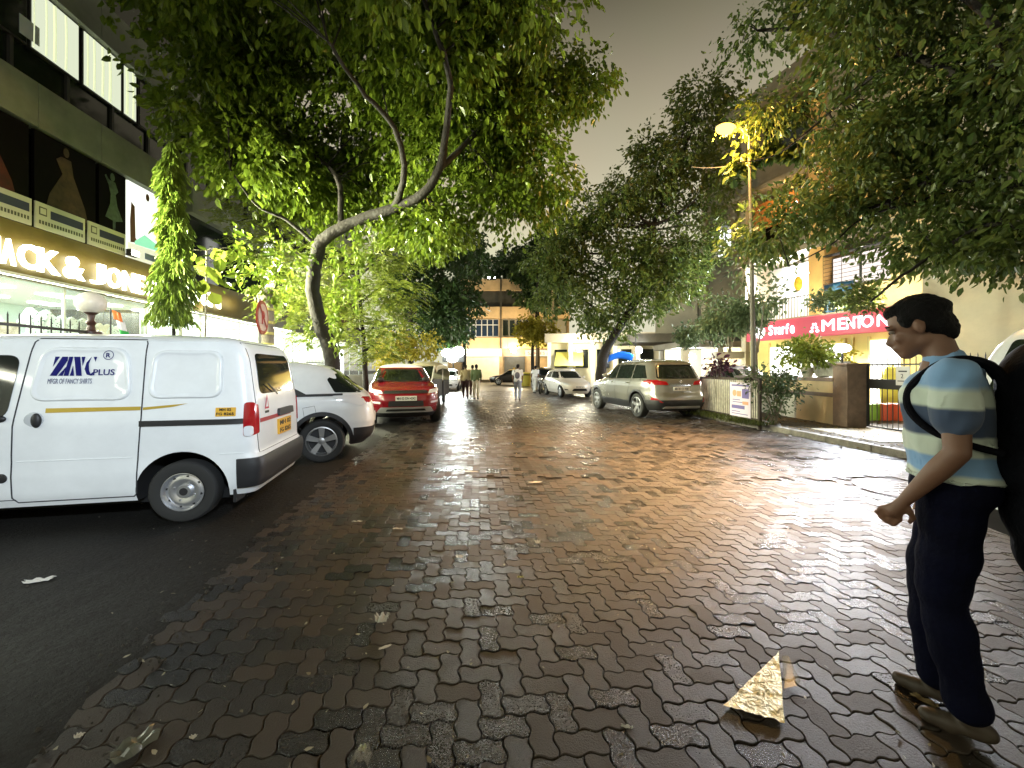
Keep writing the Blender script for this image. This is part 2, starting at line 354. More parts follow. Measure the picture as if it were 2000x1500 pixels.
def sm(tab, z):
    """piecewise table lookup with gentle smoothing"""
    def li(q):
        if q <= tab[0][0]: return tab[0][1]
        for (a, b), (c, d) in zip(tab[:-1], tab[1:]):
            if q <= c: return b+(d-b)*(q-a)/(c-a)
        return tab[-1][1]
    return (li(z-.015)+li(z)+li(z+.015))/3 if tab[0][0]+.015 < z < tab[-1][0]-.015 else li(z)
class Shell:
    def __init__(s, L, W, H, zb, rear, front, width, nr=10, nf=6, wheels=(.8, 3.3), Rw=.32, arch=.38, slices=None):
        s.L, s.W, s.H, s.zb, s.rt, s.ft, s.wt = L, W, H, zb, rear, front, width
        s.nr, s.nf, s.wheels, s.Rw, s.arch = nr, nf, wheels, Rw, arch
    def dims(s, z): return sm(s.rt, z), sm(s.ft, z), sm(s.wt, z)
    def hw(s, x, z):
        a, b, w = s.dims(z); m = (a+b)/2; hl = (b-a)/2; n = s.nr if x < m else s.nf
        t = min(.9999, abs(x-m)/hl); return w*(1-t**n)**(1/n)
    def ex(s, y, z, front):
        a, b, w = s.dims(z); m = (a+b)/2; hl = (b-a)/2; n = s.nf if front else s.nr
        t = min(.9999, abs(y)/w); return m+(hl if front else -hl)*(1-t**n)**(1/n)
    def ring(s, z, off=0, N=168):
        a, b, w = s.dims(z); m = (a+b)/2; hl = (b-a)/2; out = []
        for k in range(N):
            t = 2*math.pi*(k+.5)/N; c, q = math.cos(t), math.sin(t); n = s.nf if c > 0 else s.nr
            out.append((m+(hl+off)*math.copysign(abs(c)**(2/n), c), (w+off)*math.copysign(abs(q)**(2/n), q), z))
        return out
    def body(s, root, m):
        zs = [s.zb+(s.H-.10-s.zb)*i/46 for i in range(47)]+[s.H-.10+.10*q for q in (.25, .45, .62, .76, .86, .93, .98, 1)]
        b = MB(); N = 168; V = []
        for z in zs: V += s.ring(z)
        fs = [(i*N+k, i*N+(k+1) % N, (i+1)*N+(k+1) % N, (i+1)*N+k) for i in range(len(zs)-1) for k in range(N)]
        fs += [tuple(range(N))[::-1], tuple(range((len(zs)-1)*N, len(zs)*N))]
        b.add(V, fs); o = b.build('body', [m, M_void])
        for xc in s.wheels:
            c = MB(); c.lathe([(s.arch, -s.W), (s.arch, s.W)], 40, 'Y', (xc, 0, s.Rw)); co = c.build('cutter', M_void)
            q = o.modifiers.new('c', 'BOOLEAN'); q.object = co; q.operation = 'DIFFERENCE'; q.solver = 'EXACT'; q.material_mode = 'TRANSFER'
            me = evald(o); o.modifiers.clear(); o.data = me; bpy.data.objects.remove(co)
        me = o.data; me.polygons.foreach_set('use_smooth', [True]*len(me.polygons)); me.set_sharp_from_angle(angle=R(38))
        o.parent = root; return o
    def band(s, name, m, root, z0, z1, off, xlo=-9, xhi=9, keep=None):
        N = 168; b = MB(); k = 6; V = []; zs = [z0]+[z0+(z1-z0)*i/k for i in range(k+1)]+[z1]; of = [0]+[off]*(k+1)+[0]
        for z, f in zip(zs, of): V += s.ring(z, f)
        fs = []; V0 = list(V)
        for i, (x, y, z) in enumerate(V):
            if xhi < x < xhi+.35: V[i] = (xhi, y, z)
            if xlo-.35 < x < xlo: V[i] = (xlo, y, z)
            for a in s.wheels:
                d = math.hypot(x-a, z-s.Rw)
                if d < s.arch: V[i] = (a+math.copysign(math.sqrt(s.arch**2-(z-s.Rw)**2), x-a), y, z)
        for i in range(len(zs)-1):
            for q in range(N):
                idx = (i*N+q, i*N+(q+1) % N, (i+1)*N+(q+1) % N, (i+1)*N+q); xx = [V[t][0] for t in idx]
                if min(V0[t][0] for t in idx) > xhi or max(V0[t][0] for t in idx) < xlo: continue
                if any(all((V0[t][0]-a)**2+(V0[t][2]-s.Rw)**2 < s.arch**2 for t in idx) for a in s.wheels): continue
                fs.append(idx)
        b.add(V, fs); return b.build(name, m, root, True)
    def proj(s, p, face, off):
        if face in 'LR':
            y = s.hw(p[0], p[1])+off; return (p[0], y if face == 'L' else -y, p[1])
        if face == 'F': return (s.ex(p[0], p[1], True)+off, p[0], p[1])
        return (s.ex(p[0], p[1], False)-off, p[0], p[1])
    def patch(s, mb, poly, face, off=.004, rnd=0, mi=0, rings=6, lip=True):
        P = rounded(poly, rnd) if rnd else dens(poly)
        cx = sum(p[0] for p in P)/len(P); cy = sum(p[1] for p in P)/len(P); n = len(P); V = []
        sc_ = ([1.0] if lip else [])+[1-.999*i/rings for i in range(rings+1)]; of = ([-.004] if lip else [])+[off]*(rings+1)
        for k, o in zip(sc_, of): V += [s.proj((cx+(x-cx)*k, cy+(y-cy)*k), face, o) for x, y in P]
        mb.add(V, [(i*n+j, i*n+(j+1) % n, (i+1)*n+(j+1) % n, (i+1)*n+j) for i in range(len(sc_)-1) for j in range(n)], mi)
    def line(s, mb, pts, face, r=.004, off=0, mi=0):
        P = []
        for (a, b), (c, d) in zip(pts[:-1], pts[1:]):
            k = max(2, int(math.hypot(c-a, d-b)/.06)); P += [(a+(c-a)*i/k, b+(d-b)*i/k) for i in range(k)]
        P.append(pts[-1]); mb.tube([s.proj(p, face, off) for p in P], r, 5, mi)
    def archtrim(s, root, m, w=.05, off=.012, faces='LR'):
        for xc in s.wheels:
            for fc in faces:
                b = MB(); V = []; n = 30
                rr = [(s.arch-.012, 0), (s.arch-.012, off), (s.arch+w, off), (s.arch+w, -.004)]
                for r, o in rr:
                    for i in range(n+1):
                        t = math.pi*(-.06+1.12*i/n); x, z = xc+r*math.cos(t), max(s.zb+.001, s.Rw+r*math.sin(t)); V.append(s.proj((x, z), fc, o))
                b.add(V, [(i*(n+1)+j, i*(n+1)+j+1, (i+1)*(n+1)+j+1, (i+1)*(n+1)+j) for i in range(3) for j in range(n)]); b.build('arch_trim', m, root, True, 50)
def dens(P, d=.05):
    o = []
    for (a, b), (c, e_) in zip(P, P[1:]+P[:1]):
        k = max(1, int(math.hypot(c-a, e_-b)/d)); o += [(a+(c-a)*i/k, b+(e_-b)*i/k) for i in range(k)]
    return o
def rounded(P, r):
    o = []; n = len(P)
    for i in range(n):
        a, b, c = Vector(P[i-1]), Vector(P[i]), Vector(P[(i+1) % n]); u = (a-b); v = (c-b); k = min(r, u.length*.45, v.length*.45)
        p, q = b+u.normalized()*k, b+v.normalized()*k
        for j in range(7):
            t = j/6; o.append(tuple(p*(1-t)**2+b*2*t*(1-t)+q*t*t))
    return dens(o, .06)
def wheel(root, x, y, Rw, Wt, side, style, face_m):
    """side=+1: outer face towards +y"""
    b = MB(); ri = Rw*(.62 if style == 'steel' else .68); h = Wt/2
    prof = [(ri, -h), (Rw*.93, -h), (Rw*.985, -h*.8), (Rw, -h*.6), (Rw, h*.6), (Rw*.985, h*.8), (Rw*.93, h*.98), (Rw*.80, h*1.04), (ri*1.02, h*.9), (ri, h*.8)]
    b.lathe(prof, 40, 'Y', (0, 0, 0), caps=False)
    o = b.build('tyre', M_tyre, None, True)
    r = MB(); 
    if style == 'steel':
        r.lathe([(ri, h*.98), (ri*.97, h*.99), (ri*.93, h*.72), (ri*.86, h*.55), (ri*.72, h*.66), (ri*.60, h*.70), (ri*.42, h*.52), (ri*.36, h*.50), (ri*.33, h*.78), (ri*.10, h*.80), (.001, h*.80)], 40, 'Y', caps=False)
        for k in range(8):
            t = 2*math.pi*k/8+.2; c = (ri*.79*math.cos(t), 0, ri*.79*math.sin(t)); r.lathe([(ri*.062, h*.55), (ri*.062, h*.625), (.001, h*.63)], 12, 'Y', c, 1, False)
        for k in range(4):
            t = math.pi/2*k+.4; r.lathe([(ri*.07, h*.5), (ri*.06, h*.66), (.001, h*.67)], 6, 'Y', (ri*.5*math.cos(t), 0, ri*.5*math.sin(t)), 0, False)
        r.lathe([(ri*.2, h*.80), (ri*.18, h*.86), (.001, h*.86)], 16, 'Y', (0, 0, 0), 1, False)
    else:
        r.lathe([(ri, h*.95), (ri*.93, h*.98), (ri*.90, h*.5), (ri*.88, -h*.2), (.001, -h*.2)], 40, 'Y', (0, 0, 0), 0, False)
        r.lathe([(ri*.86, h*-.1), (.001, -h*.08)], 30, 'Y', (0, 0, 0), 1, False)
        r.lathe([(ri*.22, h*.2), (ri*.22, h*.8), (ri*.12, h*.86), (.001, h*.86)], 20, 'Y')
        n = 5
        for k in range(n):
            t = 2*math.pi*k/n+.31; c, s_ = math.cos(t), math.sin(t)
            for dd in ((-.11, .11) if style == 'twin' else (0,)):
                c2, s2 = math.cos(t+dd), math.sin(t+dd); w0, w1 = (ri*.10, ri*.10) if style == 'twin' else (ri*.15, ri*.21)
                V = []
                for q, w_, hh in ((.12, w0, .78), (.92, w1, .88)):
                    for sg in (-1, 1):
                        for y_ in (h*hh-.03, h*hh): V.append((ri*q*c2-sg*w_*s2, y_, ri*q*s2+sg*w_*c2))
                r.add(V, [(0, 1, 3, 2), (4, 6, 7, 5), (1, 5, 7, 3), (0, 2, 6, 4), (0, 4, 5, 1), (2, 3, 7, 6)])
    o2 = r.build('rim', [face_m, M_black], o, True, 40)
    t = thing_part('wheel', root, (x, y, Rw)); o.parent = t
    if side < 0: t.scale = (1, -1, 1)
    # make the tyre itself the sub-part and keep depth at three levels
    o2.parent = t; return t
def thing_part(name, root, loc):
    o = bpy.data.objects.new(name, None); C.objects.link(o); o.empty_display_size = .1; o.parent = root; o.location = loc; return o
def wheels4(root, S, Wt, style, m):
    for x in S.wheels:
        for sd in (1, -1): wheel(root, x, sd*(sm(S.wt, S.Rw+S.arch*.5)-Wt/2-.005), S.Rw, Wt, sd, style, m)
def plate(root, S, face, y0, y1, z0, z1, m, txt, rows=1):
    b = MB(); f = (face == 'F'); sgn = 1 if f else -1; yc = (y0+y1)/2
    X = max(S.ex(y, z, f)*sgn for y in (y0, y1) for z in (z0, z1))*sgn+.006*sgn; Xb = X+.012*sgn
    b.box(min(X-.05*sgn, Xb), max(X-.05*sgn, Xb), y0, y1, z0, z1, 0)
    right = (0, 1, 0) if f else (0, -1, 0); lines = txt.split('|'); hh = (z1-z0)/len(lines)
    for i, t in enumerate(lines):
        b.text(t, (Xb, yc, z1-hh*(i+1)+hh*.2), right, (0, 0, 1), hh*.6, width=(y1-y0)*.88, ext=.003, bold=.01, mi=1, align='C')
    return b.build('number_plate', [m, M_ink], root)
def mirror(root, S, x, z, m, sides=(1, -1), sz=1):
    for sd in sides:
        y = S.hw(x, z); b = MB(); b.tube([(x, sd*(y-.02), z), (x, sd*(y+.08), z+.01)], .02, 6)
        b.ell((x, sd*(y+.15), z+.05), (.05*sz, .10*sz, .075*sz), 14, 8); b.build('wing_mirror', m, root, True)
def handle(root, S, x, z, m, faces='LR', ln=.17):
    for f in faces:
        b = MB(); b.tube([S.proj((x-ln/2, z), f, .0), S.proj((x-ln/2+.02, z), f, .028), S.proj((x+ln/2-.02, z), f, .028), S.proj((x+ln/2, z), f, 0)], .013, 6); b.build('door_handle', m, root, True)
def windows(root, S, polys, faces, m, rnd=.05, name='side_window', off=.004):
    for fc in faces:
        for P in polys:
            b = MB(); S.patch(b, P, fc, off, rnd); b.build(name, m, root, True, 40)
def lampset(root, S, P, face, m, name, rnd=.03, off=.012, mirror_y=False):
    for sg in ((1, -1) if face in 'FB' else ('L', 'R')):
        b = MB()
        if face in 'FB': S.patch(b, [(p[0]*sg, p[1]) for p in P], face, off, rnd)
        else: S.patch(b, P, sg, off, rnd)
        b.build(name, m, root, True, 50)

# ---- the white delivery van ------------------------------------------------
VAN = Shell(3.675, 1.475, 1.80, .23,
    [(.23, .08), (.34, .02), (.50, 0), (.58, .01), (.62, .05), (1.0, .06), (1.15, .07), (1.55, .135), (1.68, .18), (1.75, .25), (1.785, .42), (1.80, .8)],
    [(.23, 3.52), (.42, 3.66), (.70, 3.66), (.85, 3.60), (.95, 3.50), (1.05, 3.36), (1.55, 2.86), (1.70, 2.62), (1.78, 2.3), (1.80, 2.0)],
    [(.23, .690), (.32, .722), (.5, .737), (.64, .734), (.68, .7375), (.96, .7375), (1.05, .728), (1.40, .680), (1.62, .648), (1.72, .615), (1.77, .55), (1.80, .35)],
    nr=15, nf=7, wheels=(.66, 3.0), Rw=.292, arch=.385)
van = thing('delivery_van', 'white panel van with blue ZINC PLUS lettering on its sliding door, parked at the left', 'van', (-2.618, 4.621, 0), R(192))
S = VAN; body = S.body(van, M_white); wheels4(van, S, .165, 'steel', M_steel)
M_ridge = M_white
def ridge_frame(b, P, face, rnd, wd=.03, dep=.020):
    Q = rounded(P, rnd); n = len(Q); cx = sum(p[0] for p in Q)/n; cy = sum(p[1] for p in Q)/n
    V = []; prof = [(0, -.003), (.007, dep*.5), (.014, dep*.9), (.022, dep), (.034, dep*.9), (.045, dep*.55), (.058, dep*.35), (.2, dep*.32)]
    def ins(p, d):
        v = Vector((cx-p[0], cy-p[1])); L = v.length; return (p[0]+v.x/L*d, p[1]+v.y/L*d)
    for d, o in prof: V += [S.proj(ins(p, d), face, o) for p in Q]
    for k in (.66, .33, .0005): V += [S.proj((cx+(ins(p, .2)[0]-cx)*k, cy+(ins(p, .2)[1]-cy)*k), face, dep*.32) for p in Q]
    m = len(prof)+3; b.add(V, [(i*n+j, i*n+(j+1) % n, (i+1)*n+(j+1) % n, (i+1)*n+j) for i in range(m-1) for j in range(n)])
for fc in 'LR':
    b = MB(); ridge_frame(b, [(1.07, 1.165), (1.87, 1.165), (1.80, 1.66), (1.13, 1.66)], fc, .14); b.build('pressed_panel', M_white, van, True, 60)
    b = MB(); ridge_frame(b, [(.33, 1.175), (.96, 1.175), (.94, 1.64), (.35, 1.64)], fc, .12); b.build('pressed_panel', M_white, van, True, 60)
    b = MB(); S.line(b, [(1.02, 1.735), (1.00, 1.70), (.99, 1.0), (1.035, .30), (1.06, .275), (1.93, .275), (1.965, .32), (1.95, .95), (1.875, 1.70), (1.85, 1.735), (1.02, 1.735)], fc, .0058)
    S.line(b, [(1.94, .30), (2.78, .30), (2.86, .95), (2.62, 1.55)], fc, .004); b.build('door_seam', M_seam, van, True)
    b = MB(); S.line(b, [(.42, 1.725), (2.4, 1.725)], fc, .006, .002); b.build('roof_gutter', M_white, van, True)
    b = MB(); S.line(b, [(.15, .64), (.35, .64)], fc, .006); S.line(b, [(1.06, .64), (1.92, .64)], fc, .006); b.build('body_crease', M_white, van, True)
    b = MB(); S.patch(b, [(.14, .925), (1.00, .925), (1.00, .975), (.14, .975)], fc, .014); b.build('slide_rail', M_black, van, True, 40)
    b = MB(); S.patch(b, [(1.0, 1.075), (1.72, 1.065), (1.72, 1.105), (1.0, 1.108)], fc, .0045 if fc == 'L' else .004); S.patch(b, [(.74, 1.10), (.98, 1.075), (.98, 1.10), (.62, 1.13)], fc, .0045)
    b.build('gold_stripe', mat('gold_tape', (.48, .34, .05), .3, .3), van, True, 50)
    b = MB(); S.patch(b, [(2.00, 1.02), (2.72, 1.02), (2.44, 1.58), (1.95, 1.58)], fc, .005, .10); b.build('front_window', M_glass, van, True, 40)
    b = MB(); b.ell(S.proj((1.80, 1.0), fc, .0), (.075, .006, .075), 24, 8); b.build('handle_dish', mat('dish', (.5, .52, .54), .3), van, True)
    b = MB(); b.ell(S.proj((1.775, 1.0), fc, .012), (.038, .022, .065), 16, 10); b.build('door_handle', M_black, van, True)
    b = MB(); b.ell(S.proj((2.03, .50), fc, .002), (.045, .006, .042), 16, 8); b.build('fuel_cap', M_black, van, True)
    b = MB(); b.ell(S.proj((2.04, 1.02), fc, .012), (.05, .02, .03), 16, 8); b.build('door_handle', M_black, van, True)
    # tail lamp wraps the rear corner
    b = MB(); S.patch(b, [(.070, .80), (.150, .80), (.150, 1.13), (.078, 1.13)], fc, .014, .03); S.patch(b, [((.60 if fc == 'L' else -.60), .82), ((.69 if fc == 'L' else -.69), .80), ((.68 if fc == 'L' else -.68), 1.13), ((.60 if fc == 'L' else -.60), 1.10)], 'B', .012, .02)
    tl = b.build('tail_lamp', M_red, van, True, 50)
    b = MB(); S.patch(b, [(.075, .80), (.145, .80), (.145, .90), (.078, .90)], fc, .02, .03); b.build('reversing_lens', M_clear, tl, True, 50)
S.band('rear_bumper', M_black, van, .30, .585, .022, xhi=.20)
S.band('front_bumper', M_black, van, .30, .56, .02, xlo=3.45)
b = MB(); S.patch(b, [(-.52, 1.20), (.52, 1.20), (.47, 1.62), (-.47, 1.62)], 'B', .006, .09); b.build('rear_window', M_glass, van, True, 40)
b = MB(); S.line(b, [(-.60, .62), (.60, .62), (.62, .8), (.62, 1.15), (.56, 1.72), (-.56, 1.72), (-.62, 1.15), (-.62, .8), (-.60, .62)], 'B', .004); b.build('tailgate_seam', M_seam, van, True)
b = MB(); S.patch(b, [(-.34, .915), (.56, .915), (.56, .955), (-.34, .955)], 'B', .006); b.build('red_stripe', mat('red_tape', (.35, .02, .03), .4), van, True)
b = MB(); S.patch(b, [(-.38, .93), (.10, .93), (.08, 1.01), (-.36, 1.01)], 'B', .03, .02); b.build('plate_garnish', M_black, van, True)
plate(van, S, 'B', -.30, .10, .72, .89, M_plate_y, 'MH 02|FG 8265')
b = MB(); X = S.ex(.38, 1.07, False)-.006
b.prism([(0, 0), (.11, 0), (.055, .15)], (X, .44, 1.04), (0, -1, 0), (0, 0, 1), (.002, 0, 0), 0); b.prism([(.025, .02), (.085, .02), (.055, .10)], (X-.002, .44, 1.04), (0, -1, 0), (0, 0, 1), (.002, 0, 0), 1)
for i in range(5): b.box(X-.002, X, .335+i*.022, .350+i*.022, .995, 1.02, 2)
b.build('warning_triangle', [mat('sticker_red', (.5, .02, .05), .4), M_white, M_ink], van)
b = MB(); S.patch(b, [(-.60, .98), (.60, .98), (.52, 1.60), (-.52, 1.60)], 'F', .006, .08); b.build('windscreen', M_glass, van, True, 40)
lampset(van, S, [(.42, .68), (.66, .70), (.64, .90), (.45, .86)], 'F', M_clear, 'headlight')
plate(van, S, 'F', -.25, .25, .42, .54, M_plate_y, 'MH 02 FG 8265'); mirror(van, S, 2.85, 1.08, M_black)
# mud flap, underbody
b = MB(); b.box(.22, .245, .50, .70, .16, .40); b.box(.22, .245, -.70, -.50, .16, .40); b.build('mud_flap', M_black, van)
b = MB(); b.box(.3, 3.4, -.55, .55, .17, .26); b.build('underbody', M_void, van)
# yellow registration sticker on the flank
def flank(x, z, side=1, off=.006): return S.proj((x, z), 'L' if side > 0 else 'R', off)
M_navy = mat('navy_vinyl', (.006, .007, .13), .6, spec=.15)
b = MB(); S.patch(b, [(.215, 1.0), (.385, 1.0), (.385, 1.085), (.215, 1.085)], 'L', .005, .008)
b.build('registration_sticker', M_plate_y, van, True)
b = MB(); rt = Vector(flank(.2, 1.04))-Vector(flank(.3, 1.04))
for i, t in enumerate(('MH 02', 'FG 8265')):
    p = Vector(flank(.30, 1.052-.040*i)); b.text(t, p+Vector((0, .002, 0)), (-1, 0, 0), (0, 0, 1), .027, width=(.10, .15)[i], ext=.002, bold=.02, align='C')
b.build('registration_text', M_ink, van)
# lettering (read from the street side, +y face): letters follow the panel
b = MB(); upv = (Vector(flank(1.4, 1.60))-Vector(flank(1.4, 1.40))).normalized(); O = Vector(flank(1.715, 1.395, off=.0115)); rv = Vector((-1, 0, 0)); SX = .80
h = .175
def gly(polys, x0):
    for P in polys: b.prism([((x0+x)*.001*SX, y*.001) for x, y in P], O, rv, upv, rv.cross(upv)*.002)
gly([[(0, 0), (62, 0), (148, 140), (148, 175), (95, 175)], [(30, 175), (70, 175), (18, 85)], [(75, 0), (118, 0), (148, 90)]], 0)     # Z with striped cuts
gly([[(128, 0), (172, 0), (196, 175), (160, 175)]], 0)                                                                                # I
gly([[(206, 175), (262, 175), (298, 0), (246, 0)], [(186, 0), (226, 0), (206, 90)], [(276, 175), (312, 175), (296, 92)]], 0)          # N
gly([[(318, 60), (330, 120), (372, 175), (352, 110), (362, 50), (388, 0), (345, 10)], [(392, 175), (424, 175), (414, 130)], [(372, 12), (398, 0), (412, 40)]], 0)
b.text('PLUS', O+rv*.405*SX+upv*.004, rv, upv, .056, width=.165, ext=.002, bold=.012)
b.build('zinc_lettering', M_navy, van)
b = MB(); b.text('R', O+rv*.425+upv*.170, rv, upv, .042, ext=.002, bold=.02, align='C')
V = []; n = 28
for r_ in (.046, .040):
    for k in range(n): t = 2*math.pi*k/n; V.append(O+rv*(.427+r_*.9*math.cos(t))+upv*(.192+r_*.95*math.sin(t))+rv.cross(upv)*.002)
b.add(V, [(k, (k+1) % n, n+(k+1) % n, n+k) for k in range(n)]); b.build('registered_mark', M_navy, van)
b = MB(); b.text('MFGR OF FANCY SHIRTS', O-rv*.01-upv*.072, rv, upv, .046, width=.33, ext=.002); b.build('shirts_lettering', mat('grey_vinyl', (.10, .11, .20), .5), van)
# rear wiper
b = MB(); b.tube([(S.ex(.1, 1.18, False)-.02, .10, 1.18), (S.ex(.3, 1.30, False)-.03, .34, 1.30)], .008, 5); b.build('rear_wiper', M_black, van)

def generic(name, label, cat, loc, rz, S, paint, group=None, roof=None, win=(), wheel_style='alloy', wheel_m=None, rear=None, front=None, seams=(), clad=None, Wt=.2):
    t = thing(name, label, cat, loc, rz, group); S.body(t, paint); wheels4(t, S, Wt, wheel_style, wheel_m or M_alloy)
    windows(t, S, win, 'LR', M_glass, .03)
    if rear: windows(t, S, [rear], 'B', M_glass, .06, 'rear_window', .005)
    if front: windows(t, S, [front], 'F', M_glass, .06, 'windscreen', .005)
    for fc in 'LR':
        b = MB()
        for P in seams: S.line(b, P, fc, .004)
        if seams: b.build('door_seam', M_seam, t, True)
    if clad: S.band('sill_cladding', M_black, t, S.zb+.005, clad, .010); S.archtrim(t, M_black)
    return t
# ---- white compact SUV, nose to the shops (tail seen at an angle) -----------
S = NX = Shell(3.99, 1.81, 1.60, .24,
    [(.24, .18), (.36, .06), (.50, .02), (.62, .0), (.80, .03), (.92, .06), (1.0, .10), (1.06, .16), (1.30, .46), (1.44, .62), (1.52, .78), (1.57, 1.1), (1.60, 1.6)],
    [(.24, 3.84), (.5, 3.99), (.78, 3.97), (.92, 3.82), (.99, 3.45), (1.05, 2.98), (1.15, 2.80), (1.50, 2.20), (1.57, 1.95), (1.60, 1.7)],
    [(.24, .80), (.40, .875), (.62, .90), (.85, .90), (.98, .885), (1.06, .85), (1.40, .70), (1.50, .63), (1.57, .50), (1.60, .25)], nr=6.5, nf=5, wheels=(.80, 3.30), Rw=.335, arch=.41)
nx = generic('parked_suv', 'white compact SUV with black arch trims, parked between the van and the red SUV', 'car', (-2.506, 7.302, 0), R(200), S, M_white,
    win=[[(1.38, 1.06), (1.98, 1.045), (1.90, 1.43), (1.64, 1.41)], [(2.02, 1.045), (2.72, 1.04), (2.32, 1.40), (1.96, 1.435)]], wheel_style='twin', wheel_m=M_alloy, front=[(-.66, 1.10), (.66, 1.10), (.56, 1.46), (-.56, 1.46)],
    seams=[[(1.30, 1.03), (1.32, .75), (1.18, .62), (1.05, .5)], [(2.0, 1.03), (1.98, .40)], [(2.9, 1.0), (2.85, .4)]], clad=.40)
windows(nx, S, [[(-.60, 1.10), (.60, 1.10), (.54, 1.47), (-.54, 1.47)]], 'B', M_glass, .05, 'rear_window', .006)
for fc in 'LR':
    b = MB(); S.patch(b, [(.98, 1.045), (1.40, 1.055), (1.62, 1.40)], fc, .004, .02); b.build('quarter_panel', M_black, nx, True)
    b = MB(); S.patch(b, [(.50, 1.035), (2.75, 1.02), (2.75, 1.05), (.50, 1.075)], fc, .008, .01); b.build('waist_strip', M_black, nx, True)
    b = MB(); S.patch(b, [(.22, 1.08), (.62, 1.09), (.74, 1.30), (.60, 1.40), (.48, 1.34)], fc, .006, .03); b.build('black_pillar', M_glass, nx, True)
    b = MB(); S.patch(b, [(.14, .90), (.22, .86), (.60, .97), (.66, 1.04), (.24, 1.05)], fc, .012, .03); tl = b.build('tail_lamp', M_clear, nx, True, 50)
    b = MB(); sg = 1 if fc == 'L' else -1; S.patch(b, [(sg*.50, .93), (sg*.84, .90), (sg*.83, 1.02), (sg*.50, 1.0)], 'B', .012, .02); b.build('tail_lens', M_red, tl, True, 50)
    b = MB(); q = [(.95+.09*math.cos(t), .80+.085*math.sin(t)) for t in [2*math.pi*i/20 for i in range(21)]]
    if fc == 'L': S.line(b, [(.86, .72), (1.04, .72), (1.06, .86), (.90, .89), (.86, .72)], fc, .003); b.build('fuel_flap_seam', M_seam, nx, True)
S.band('rear_bumper_cladding', M_black, nx, .30, .52, .014, xhi=.34)
b = MB(); S.patch(b, [(-.5, .32), (.5, .32), (.45, .44), (-.45, .44)], 'B', .03, .03); b.build('skid_plate', mat('silver_plastic', (.55, .55, .55), .35, .5), nx, True)
plate(nx, S, 'B', -.26, .26, .56, .68, M_plate_w, 'MH 02 EP 4410'); handle(nx, S, 1.50, .93, M_black); handle(nx, S, 2.45, .93, M_black); mirror(nx, S, 2.78, 1.06, M_black)
lampset(nx, S, [(.5, .78), (.84, .80), (.84, .88), (.55, .90)], 'F', M_clear, 'headlight')
# ---- red SUV, white roof, facing us ----------------------------------------
M_redp = mat('red_paint', (.20, .006, .012), .22, coat=.7, noise=(1.5, .06))
S = EV = Shell(4.37, 1.90, 1.63, .24,
    [(.24, .15), (.5, .02), (.8, .0), (1.02, .05), (1.12, .18), (1.35, .45), (1.50, .62), (1.58, .9), (1.63, 1.5)],
    [(.24, 4.18), (.34, 4.30), (.5, 4.36), (.68, 4.37), (.82, 4.33), (.92, 4.24), (.985, 4.02), (1.03, 3.60), (1.075, 3.15), (1.12, 3.02), (1.50, 2.38), (1.58, 2.10), (1.63, 1.8)],
    [(.24, .84), (.40, .93), (.62, .95), (.85, .95), (1.0, .93), (1.08, .885), (1.15, .85), (1.48, .69), (1.56, .62), (1.60, .50), (1.63, .25)], nr=6, nf=4.2, wheels=(.82, 3.48), Rw=.365, arch=.44)
ev = generic('parked_suv', 'wet red SUV with a white roof and silver skid plate, facing the camera', 'car', (-4.03, 14.25, 0), math.atan2(-.95, .31), S, M_redp,
    win=[[(.75, 1.14), (1.75, 1.12), (1.72, 1.48), (1.05, 1.44)], [(1.80, 1.12), (2.85, 1.11), (2.35, 1.48), (1.77, 1.49)]], wheel_style='twin', front=[(-.79, 1.115), (.79, 1.115), (.63, 1.475), (-.63, 1.475)],
    seams=[[(1.78, 1.08), (1.76, .45)], [(3.05, 1.05), (2.98, .45)]], clad=.36, Wt=.23)
b = MB(); N = 168; zs = [1.515, 1.54, 1.56, 1.575, 1.59, 1.60, 1.612, 1.622, 1.632]; V = []
for z in zs: V += S.ring(min(z, 1.63), .006 if z > 1.516 else -.002)
V = [(x, y, z+(.005 if z > 1.625 else 0)) for x, y, z in V]
b.add(V, [(i*N+k, i*N+(k+1) % N, (i+1)*N+(k+1) % N, (i+1)*N+k) for i in range(len(zs)-1) for k in range(N)]+[tuple(range((len(zs)-1)*N, len(zs)*N))]); b.build('roof', M_white, ev, True)
b = MB(); S.patch(b, [(-.56, .845), (.56, .845), (.53, .925), (-.53, .925)], 'F', .014, .03); b.build('grille', mat('grille_black', (.012, .012, .012), .35, bump=(120, 1, .01)), ev, True)
b = MB(); S.patch(b, [(-.72, .36), (.72, .36), (.62, .50), (-.62, .50)], 'F', .03, .03); b.build('skid_plate', mat('silver_plastic', (.55, .55, .55), .35, .5), ev, True)
b = MB(); S.patch(b, [(-.50, .40), (.50, .40), (.46, .455), (-.46, .455)], 'F', .036, .02); b.build('lower_intake', M_black, ev, True)
b = MB(); S.patch(b, [(-.44, .52), (.44, .52), (.42, .66), (-.42, .66)], 'F', .006, .03); b.build('middle_intake', M_black, ev, True)
lampset(ev, S, [(.56, .84), (.90, .87), (.925, .965), (.60, .925)], 'F', M_clear, 'headlight')
lampset(ev, S, [(.62, .585), (.86, .60), (.86, .65), (.62, .64)], 'F', M_clear, 'fog_lamp', .02)
lampset(ev, S, [(.56, .52), (.90, .55), (.90, .70), (.60, .70)], 'F', mat('deep_red', (.20, .006, .012), .3), 'lamp_recess', .03, .008)
plate(ev, S, 'F', -.26, .26, .665, .78, M_plate_w, 'MH 02 DN 4242')
b = MB(); z = .955
for i, ch in enumerate('RANGE ROVER'):
    y = -.46+.092*i
    if ch != ' ': X = S.ex(y, z, True)+.014; b.text(ch, (X, y, z-.012), (0, 1, 0), (-.5, 0, .87), .045, ext=.004, bold=.01, align='C')
